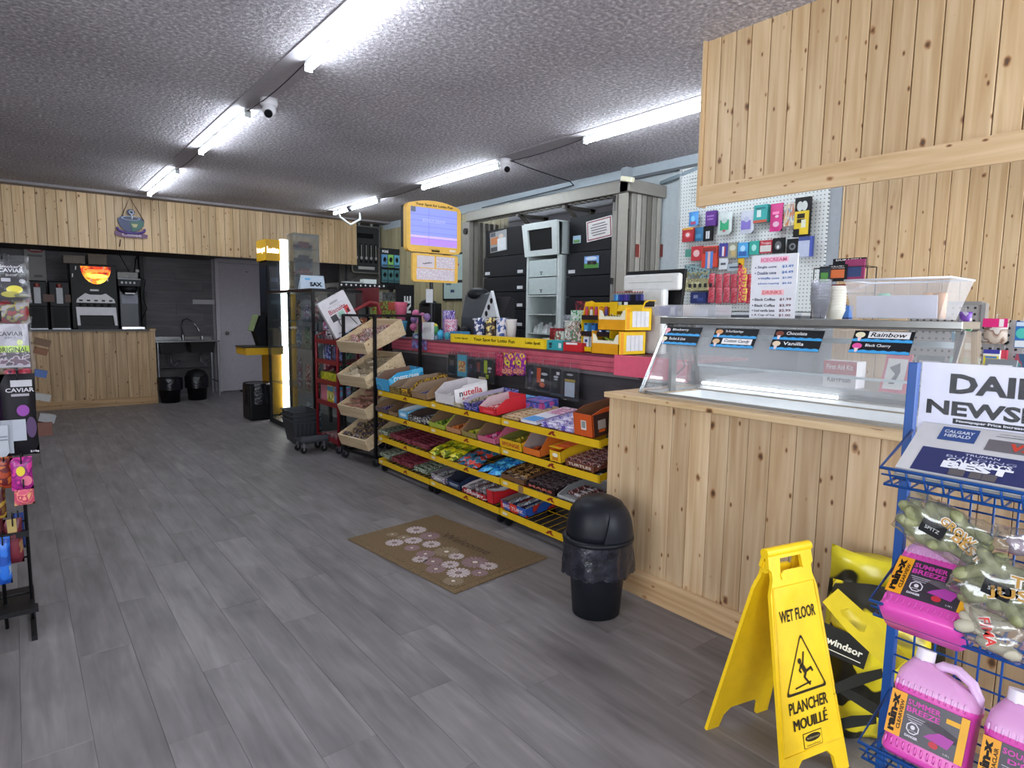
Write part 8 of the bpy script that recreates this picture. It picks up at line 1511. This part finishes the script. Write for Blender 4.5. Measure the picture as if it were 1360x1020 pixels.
# ---- washer fluid jugs
def jug(label, loc, tilt, title, brand2, z_rot=0):
    t = thing('washer_fluid_jug', label, 'jug', loc, group='pink washer fluid jugs'); t.rotation_euler = (0, tilt, z_rot)
    # local frame: width along -y, depth +x (away from the aisle), height z
    W_, D_, H_ = .178, .10, .235
    PKM = 'jugpink'
    if PKM not in MATS:
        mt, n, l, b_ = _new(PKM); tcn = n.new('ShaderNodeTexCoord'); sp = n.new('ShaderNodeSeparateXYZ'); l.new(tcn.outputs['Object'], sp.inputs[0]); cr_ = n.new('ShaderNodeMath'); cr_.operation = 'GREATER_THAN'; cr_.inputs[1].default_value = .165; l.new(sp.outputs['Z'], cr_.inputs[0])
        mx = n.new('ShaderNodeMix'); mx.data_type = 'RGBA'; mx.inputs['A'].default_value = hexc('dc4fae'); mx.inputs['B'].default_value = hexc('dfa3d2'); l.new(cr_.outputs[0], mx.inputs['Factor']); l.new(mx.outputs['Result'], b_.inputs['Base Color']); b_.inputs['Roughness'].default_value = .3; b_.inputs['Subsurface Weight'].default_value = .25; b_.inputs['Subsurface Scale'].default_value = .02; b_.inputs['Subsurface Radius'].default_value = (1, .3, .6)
    JM = MATS[PKM]
    def ring(z, w, d, r, yo=0, n=5):
        pts = rr(w, d, r, n=n); return [(D_ / 2 + y, x + yo, z) for x, y in pts]
    secs = [(0, W_ * .90, D_ * .86, .02, 0), (.008, W_ * .98, D_ * .97, .025, 0), (.02, W_, D_, .028, 0), (.028, W_ * .985, D_ * .97, .028, 0), (.045, W_ * .97, D_ * .95, .028, 0), (.150, W_ * .97, D_ * .95, .028, 0), (.160, W_, D_, .028, 0), (.180, W_ * .98, D_ * .98, .03, .0), (.200, W_ * .86, D_ * .86, .03, .008), (.216, W_ * .62, D_ * .66, .028, .022), (.228, W_ * .36, D_ * .46, .02, .038), (.236, W_ * .26, D_ * .40, .018, .042)]
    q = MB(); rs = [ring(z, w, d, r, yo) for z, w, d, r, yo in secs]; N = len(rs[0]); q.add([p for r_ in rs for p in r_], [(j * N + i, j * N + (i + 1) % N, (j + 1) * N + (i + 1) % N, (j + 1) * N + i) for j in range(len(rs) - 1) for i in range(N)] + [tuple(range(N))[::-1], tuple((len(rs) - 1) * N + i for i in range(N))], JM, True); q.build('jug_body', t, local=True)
    q = MB(); q.cyl((D_ / 2, .042, .234), (D_ / 2, .042, .262), .021, M('e4dce8', .35), 16); lb_(q, 'cap', t)
    q = MB(); q.tube([(D_ / 2, .018, .222), (D_ / 2, .0, .238), (D_ / 2, -.03, .240), (D_ / 2, -.062, .222), (D_ / 2, -.078, .196), (D_ / 2, -.078, .178)], .012, M('dcb8dc', .3), 10); lb_(q, 'handle', t)
    q = MB()
    for i in range(12): y = W_ / 2 * .85 - .013 * i; q.pillow((-.001, y, .168), -Y, Z, .005, .02, .004, JM, nu=2, nv=3); q.pillow((-.0, y, .03), -Y, Z, .005, .018, .004, JM, nu=2, nv=3)
    q.build('embossed_ribs', t, local=True, kind='stuff')
    # label wrapped on the flat face and round the near corner
    lw = W_ * .92; lx = D_ * .025 - .0005
    q = MB(); cz_ = .0975; lh = .104; A = V(lx, 0, cz_)
    q.fbox(V(lx - .001, lw / 2, cz_ - lh / 2), -Y, Z, -X, lw, lh, .0012, M('38303a', .35)); A = V(lx - .0022, 0, cz_)
    q.rect(A + Y * (lw / 2 - .017), -Y, Z, .034, lh, 'e89c14', eps=.0004); q.rect(A - Y * (lw / 2 - .008), -Y, Z, .016, lh, 'e8a81c', eps=.0004)
    q.text('rain-x', A + Y * (lw / 2 - .011), Z, Y, .018, '1c1410', w=.09, bold=.06, eps=.001); q.text(brand2, A + Y * (lw / 2 - .027), Z, Y, .008, '2a1c10', w=.07, bold=.03, eps=.001)
    for i, st in enumerate(title): q.text(st, A + V(0, .009 - (.006 if len(title[i]) < 6 else 0), lh * (.36 - .16 * i)), -Y, Z, .013, 'c83aa0', w=.07 if len(st) > 5 else .06, bold=.03, eps=.001)
    q.prism([(-.03, 0), (.07, -.025), (.07, -.008), (.02, .008)], A + V(0, -.005, .006), -Y, Z, 0, '6a6068'); q.prism([(-.02, .0), (.0, .012), (.03, .008), (.02, -.016), (-.03, -.010)], A + V(-.001, -.03, -.016), -Y, Z, 0, 'a83a9a')
    q.rect(A + V(-.0005, -.052, .03), -Y, Z, .028, .011, 'e8a81c', eps=.001)
    for i in range(3): q.rect(A + V(0, .022, .006 - .005 * i), -Y, Z, .04 - .006 * i, .0016, 'b8b0ba', eps=.001)
    oc = rtri  # octagon warning
    O8 = [(.0145 * math.cos(PI / 8 + PI / 4 * i), .0145 * math.sin(PI / 8 + PI / 4 * i)) for i in range(8)]; q.prism([O8, [(x * .82, y * .82) for x, y in O8]], A + V(-.0012, .024, -.020), -Y, Z, 0, 'd8d0d8'); q.disc(A + V(0, .024, -.018), -Y, Z, .005, .005, 'd8d0d8', eps=.0014); q.rect(A + V(0, .024, -.026), -Y, (0, .3, 1), .016, .002, 'd8d0d8', eps=.0014); q.rect(A + V(0, .024, -.026), -Y, (0, -.3, 1), .016, .002, 'd8d0d8', eps=.0014)
    q.text('DANGER', A + V(0, .024, -.040), -Y, Z, .006, 'd8d0d8', w=.028, bold=.04); q.disc(A + V(0, -.022, -.036), -Y, Z, .010, .0075, 'c02838', eps=.001); q.text('3.78 L', A + V(0, -.05, -.044), -Y, Z, .004, 'd8d0d8', w=.014)
    lb_(q, 'label', t)
    return t
jug('tilted pink washer fluid jug in the lowest blue basket, cap beside the yellow strip', (1.625, .487, .315), math.radians(20), ('SUMMER', 'BREEZE'), 'CLEARVIEW')
jug('pink washer fluid jug in the lowest blue basket, cut off by the photo corner', (1.625, .295, .300), math.radians(16), ('SOUFFLE', "D'ÉTÉ"), 'ULTRACLAIR')
jug('pink washer fluid jug lying back in the middle basket under the green pods bag', (1.588, .505, .690), math.radians(50), ('SUMMER', 'BREEZE'), 'CLEARVIEW')

# ---- bags of green pods
PODM = noisy('pod', [(.3, '6e7048'), (.5, '8c8e62'), (.7, 'a8a982')], 40, .55, .3)
def podbag(label, c, w_, h_, d_, tilt, n_, words, tcol, seed, podm=PODM, rotz=0):
    t = thing('clear_goods_bag', label, 'bag', c); rnd = random.Random(seed); R_ = Matrix.Rotation(tilt, 3, 'X') @ Matrix.Rotation(rotz, 3, 'Z')
    q0 = None
    for i in range(n_):
        a = rnd.uniform(-.36, .36) * w_; b_ = rnd.uniform(-.34, .34) * h_; e = rnd.uniform(-.3, .3) * d_
        L_ = rnd.uniform(.032, .044); r_ = L_ * .36; q = MB(); q.M = Matrix.Translation(R_ @ V(e, -a, b_)) @ (R_.to_4x4()) @ Matrix.Rotation(rnd.uniform(-.7, .7), 4, 'X') @ Matrix.Rotation(rnd.uniform(-.4, .4), 4, 'Z'); q.M = q.M @ Matrix.Rotation(PI / 2, 4, 'X'); q.lathe([(0, -L_), (r_ * .55, -L_ * .94), (r_ * .9, -L_ * .72), (r_, -L_ * .45), (r_ * .92, 0), (r_, L_ * .45), (r_ * .9, L_ * .72), (r_ * .55, L_ * .94), (0, L_)], (0, 0, 0), podm, 10); lb_(q, 'pod', t)
    q = MB(); q.M = R_.to_4x4(); q.pillow((0, 0, 0), -Y, Z, w_, h_, d_ * 1.35, CLEAR('film', 'fafaf8', haze=.04, gloss=.14, rough=.16), nu=22, nv=18, jit=.002, crumple=.014, fr=34); 
    lb_(q, 'clear_film', t)
    q = MB(); q.M = R_.to_4x4()
    for st, fy_, fx_, hh, ww, rot in words:
        u2 = V(0, -math.cos(rot), math.sin(rot)); v2 = V(0, math.sin(rot), math.cos(rot)); p = V(-d_ * .62, -fx_ * w_, fy_ * h_)
        q.text(st, p, u2, v2, hh, 'e4dfd8', w=ww * 1.06, bold=.10, eps=.001); q.text(st, p, u2, v2, hh * .9, tcol, w=ww, bold=.02, eps=.003)
    if n_ > 8: q.rect(V(-d_ * .62, .01, -.0), -Y, Z, .05, .032, '17171a', eps=.001); q.text('SPITZ', V(-d_ * .62, .01, 0), -Y, Z, .008, 'c8c8c8', w=.03, eps=.003)
    lb_(q, 'printed_lettering', t); return t
podbag('clear bag of green pods with orange lettering on top of the middle basket jug', tuple(P(1252, 702, 0, 1.635)), .19, .115, .055, math.radians(18), 22, (('GROW', .20, .18, .022, .075, -.25), ('BEST', .0, .34, .024, .07, -.35)), 'b88a3a', 4)
podbag('clear bag of green pods with orange lettering cut by the right photo edge', tuple(P(1338, 782, 0, 1.60)), .20, .125, .055, math.radians(12), 22, (('JUST', .05, .12, .032, .10, .3), ('THE', .32, .2, .026, .07, .2)), 'b88a3a', 9)
podbag('white knotted clear bag with red lettering low in the middle blue basket', tuple(P(1322, 838, 0, 1.61)), .12, .085, .05, math.radians(14), 7, (('FIMA', .05, -.05, .022, .06, -1.0),), 'd83a34', 12, M('b8b09c', .6))
podbag('pale clear bag end poking out above the second pods bag', tuple(P(1352, 720, 0, 1.66)), .09, .06, .03, 0, 4, (), 'd83a34', 15, M('b8a8b8', .6))

# ---- yellow and black salt bags between the sign and the rack
sb = thing('salt_bag', 'yellow and black salt bag lettered windsor standing behind the wet floor sign', 'bag', (2.02, .80, 0)); SBM = noisy('saltbag', [(.30, '1c1a12'), (.485, '24210f'), (.50, 'd8c41c'), (.60, 'e4d030'), (.68, '9c8c3a')], 8.5, .28, .35, detail=1)
q = MB(); fu2 = V(.55, -.835, 0); q.pillow(V(2.14, .775, .262), fu2, V(-.03, -.02, 1), .31, .52, .13, SBM, nu=26, nv=30, jit=.001, crumple=.045, fr=9); q.build('bag_body', sb)
q = MB(); c = P(1119, 858, 0, 2.0); n_ = (EYE - c).normalized(); uu = V(.55, -.80, -.32).normalized(); v3 = n_.cross(uu).normalized(); v3 = v3 if v3.z > 0 else -v3
q.fbox(c - uu * .075 - v3 * .04, uu, v3, uu.cross(v3), .15, .085, .003, '1a1914'); q.text('windsor', c + uu * .004, uu, v3, .022, 'd8d4c0', w=.11, eps=.006, bold=.03); q.rect(c - v3 * .026, uu, v3, .12, .0025, 'd8d4c0', eps=.006); q.build('brand_panel', sb)
for k_, (px_, py_, rr_2) in enumerate(((1135, 905, .5), (1150, 935, -.45), (1125, 960, .35))):
    c_ = P(px_, py_, 0, 1.985); n3 = (EYE - c_).normalized(); u3 = V(.6, -.8, 0); u3 = (u3 - n3 * u3.dot(n3)).normalized(); v4 = n3.cross(u3); u4 = u3 * math.cos(rr_2) + v4 * math.sin(rr_2); v5 = v4 * math.cos(rr_2) - u3 * math.sin(rr_2)
    q = MB(); q.prism([(-.09, -.012), (.08, -.018), (.09, .006), (.02, .016), (-.08, .012)], c_, u4, v5, .002, '19180f'); q.build('black_band', sb)
hp0 = P(1112, 800, 0, 1.90); hp1 = P(1196, 884, 0, 1.82); uu = (hp1 - hp0); LL = uu.length; uu = uu.normalized(); nn_ = (EYE - hp0).normalized(); v3 = nn_.cross(uu).normalized(); v3 = v3 if v3.z > 0 else -v3
q = MB(); hb_ = .062; q.prism([[(-.03, -hb_ / 2), (LL * .35, -hb_ * .62), (LL, -hb_ * .5), (LL, hb_ * .45), (LL * .5, hb_ * .6), (-.03, hb_ / 2)], [(LL * .10, -.010), (LL * .14, .010), (LL * .44, .014), (LL * .48, -.006), (LL * .44, -.014), (LL * .14, -.016)]], hp0, uu, v3, .004, M('e8cf2c', .35)); q.build('handle_strip', sb)
for k, (dx, c_) in enumerate(((.12, '17160f'),)):
    pass
s2_ = thing('salt_bag', 'crumpled clear-yellow salt bag leaning on the pine counter above the windsor panel', 'bag', (2.19, .78, 0)); q = MB(); q.pillow(V(2.24, .80, .34), V(.30, -.95, 0), V(.02, 0, 1), .38, .50, .10, noisy('saltbag2', [(.30, '14140e'), (.46, '2c2a1c'), (.485, 'b8a81c'), (.62, 'd8c82c')], 6.0, .22, .4, detail=1), nu=24, nv=28, jit=.001, crumple=.04, fr=8); q.build('bag_body', s2_)

# ================================================================== LEFT RACK WITH HANGING BAGS
lr = thing('hanging_rack', 'black wire rack of hanging snack bags at the left edge of the photo', 'rack', (-.2, 3.35, 0)); LX = -.005
for x in (LX, -.095, -.5): q = MB(); q.tube([(x, 3.34, .0), (x, 3.34, 1.58)], .007, RK, 6); q.build('post', lr)
for z in (.06, .14, .30, .46, .62, .78, .95, 1.12, 1.30, 1.48, 1.58): q = MB(); q.tube([(LX, 3.34, z), (-.5, 3.34, z)], .0045, RK, 5); q.build('rung', lr)
q = MB(); q.box(-.5, LX + .02, 3.2, 3.25, .10, .12, RK); q.box(-.5, LX + .01, 3.25, 3.5, .105, .112, RK); q.build('base_shelf', lr)
q = MB(); q.box(-.5, LX + .005, 3.30, 3.33, .40, .425, RK); q.build('cross_bar', lr)
for x in (LX, -.45): q = MB(); q.box(x - .01, x + .01, 3.15, 3.52, .0, .02, RK); q.build('foot', lr)
def lbag(lb, px0, px1, py0, py1, m, deco, y=3.24, t=.03, clearb=False, hook=True):
    a, b_, zb, zt_ = ext(px0, px1, py0, py1, 1, y); th_ = thing('snack_bag', lb, 'bag', ((a + b_) / 2, y, zb), group='bags on the left rack'); W_ = b_ - a; H_ = zt_ - zb; c = V((a + b_) / 2, y, (zb + zt_) / 2)
    if clearb:
        q = MB(); q.box(a + W_ * .08, b_ - W_ * .08, y + .002, y + .006, zb + H_ * .06, zt_ - H_ * .14, m); decorate(q, c + Y * .002 - Z * H_ * .04, X, Z, W_ * .84, H_ * .8, deco); q.build('card', th_); q = MB(); q.pillow(c, X, Z, W_, H_, t, CLEAR('bagfilm', 'f6f6f8', haze=.03, gloss=.015, rough=.12), nu=10, nv=12, jit=.001, crumple=.01, fr=18); q.build('clear_film', th_)
    else:
        q = MB(); q.pillow(c + Y * t / 2, X, Z, W_, H_, t, m, nu=6, nv=8, jit=.002); q.build('bag_body', th_); q = MB(); decorate(q, c - Y * .004, X, Z, W_, H_, deco); q.build('print', th_, kind='stuff') if deco else None
    if hook: q = MB(); q.tube([(c.x, 3.335, zt_ + .02), (c.x, y - .03, zt_ + .015), (c.x, y - .03, zt_ - .02)], .003, RK, 5); q.build('hook', th_)
lbag('black-labelled clear bag with yellow buds lettered Caviar, topmost on the left rack', -34, 41, 338, 402, '242026', (('t', .35, .75, .5, .08, 'c8c4c8', "Smoker's"), ('t', .35, .55, .55, .1, 'd0ccd0', 'CAVIAR'), ('t', .35, .3, .25, .06, 'b0acb0', 'SHOP'), ('o', .45, -.45, .36, .22, 'e0d020'), ('o', .25, -.7, .4, .16, 'a8a020'), ('r', .1, .05, .2, .09, 'b8b4bc'), ('o', .8, .0, .14, .12, 'a8a4ac'), ('o', .7, -.75, .3, .1, '5a5a2a')), clearb=True)
lbag('grey-labelled clear bag lettered Original in a green band on the left rack', -40, 45, 420, 493, 'a8a4ac', (('t', .3, .55, .5, .1, '3a383e', 'CAVIAR'), ('t', .3, .36, .22, .05, '4a484e', 'JUICY'), ('r', .1, -.18, .9, .18, 'b0d040'), ('t', .35, -.18, .6, .12, '1c1c14', 'ORIGINAL'), ('o', .65, .15, .12, .14, 'c8d080'), ('r', .1, -.6, .9, .3, PR('ogp', ('5a3a4c', 'a89aa4', '3a2a34'), 40))), clearb=True, y=3.2)
lbag('red and patterned packet peeking out between the two clear bags of the left rack', -10, 40, 396, 432, PR('peek', ('7a1c24', '3a3a3c', '8a7a3a', '8a868a'), 30), (), y=3.29)
lbag('crimson bag showing under the green-banded one on the left rack', 5, 42, 490, 512, PR('crim', ('8a1c30', 'b83a50', '5a1a3c'), 30), (), y=3.27)
lbag('tall black bag with purple print and white labels on the left rack', 2, 50, 497, 606, '141218', (('t', .1, .62, .8, .05, 'b0acb4', 'CAVIAR'), ('r', .2, .78, .6, .08, 'a8a6ac'), ('r', .1, .5, .5, .03, '8a868e'), ('o', .2, .12, .36, .14, '7a2a8a'), ('o', .6, -.3, .3, .26, '3c1c4a'), ('t', .7, -.9, .25, .03, 'c8c4cc', '210g'), ('r', -.4, -.35, .7, .26, '9a9ea8'), ('r', -.75, -.5, .3, .4, '8c909a')), y=3.22, t=.05)
lbag('dark purple bag behind the tall black one at the photo edge', -40, 8, 500, 600, '2a1830', (), y=3.28)
lbag('white leaflet corner hanging at the edge of the left rack', -20, 12, 566, 608, 'a0a4ac', (('r', .3, .3, .6, .04, '6a6e76'), ('r', .3, .1, .6, .04, '6a6e76')), y=3.2, t=.008)
lbag('magenta bag with a yellow face on the left rack', 14, 44, 608, 652, PR('mag', ('a0207c', '7a1a6a', 'c83a8c'), 25), (('o', -.1, .2, .4, .3, 'd0b828'), ('o', .4, -.4, .5, .3, 'c8607a')), y=3.22, t=.04)
lbag('salmon bag lying askew under the magenta one on the left rack', 18, 46, 640, 672, PR('salm', ('c8506a', 'e08a7a', 'b83a5c', 'd8a070'), 25), (), y=3.24, t=.04)
lbag('orange bag at the top left of the lower rungs', -6, 18, 605, 650, PR('orb', ('a8401c', '6a1c24', 'c8682c'), 25), (), y=3.3, t=.03)
lbag('yellow and dark bag on the left rack under the orange one', -12, 8, 642, 690, PR('ydb', ('9a7a2c', '4a1c20', '6a4a1c'), 25), (), y=3.3)
lbag('maroon bag with a tan corner low on the left rack', 6, 31, 690, 750, PR('maroon', ('5a1c2a', '6c2430', '8a6a4a'), 12), (('r', -.1, .75, .5, .3, 'a08a50'),), y=3.3, t=.04)
lbag('blue bag right of the maroon one on the left rack', 18, 33, 682, 730, '24408a', (), y=3.36, t=.03)
lbag('bright blue bag hanging lowest on the left rack', -4, 15, 715, 778, PR('lblue', ('1c4aa0', '2a6ac8', '8aa0b8'), 14), (), y=3.28, t=.04)
lbag('dark red bag at the photo edge of the left rack', -25, 4, 650, 720, '4a141c', (), y=3.31)

# card stand behind the left rack, seen edge on
cs2 = thing('card_stand', 'thin brown stand with tilted packs sticking out behind the hanging bags', 'stand', (.2, 8.3, 0)); yb_ = 8.4; xa_ = P(44, 560, 1, yb_).x
q = MB(); q.box(xa_ - .05, xa_ + .02, yb_, yb_ + .06, 0, 1.05, M('5c3a2c', .5)); q.build('upright', cs2); a, b_, zb, zt_ = ext(46, 70, 568, 590, 1, yb_ - .02); q = MB(); q.box(a, b_, yb_ - .1, yb_ + .2, 0, max(.14, zt_), M('8a5c50', .6)); q.build('base_box', cs2)
for k, (px0, px1, py0, py1, c_, lb) in enumerate(((44, 66, 449, 459, '6a4a30', 'upper brown pack tilted out of the thin stand'), (44, 62, 462, 471, '7a4a28', 'copper brown pack under the upper brown one on the thin stand'), (44, 61, 491, 501, '4a6aa8', 'blue and white pack on the thin stand'), (42, 66, 522, 531, 'b0aeac', 'white pack on the thin stand above the lowest'), (50, 72, 549, 560, 'a8aaac', 'lowest grey-white pack on the thin stand'))):
    a, b_, zb, zt_ = ext(px0, px1, py0, py1, 1, yb_); q = MB(); q.fbox(V(a, yb_ - .05, zb + .02), V(.96, 0, -.28), V(.28, 0, .96), Y, b_ - a, (zt_ - zb) * .9, .12, c_); c = V((a + b_) / 2, yb_ - .05, (zb + zt_) / 2 - .0)
    tag(q.build('tilted_pack'), lb, 'packet')
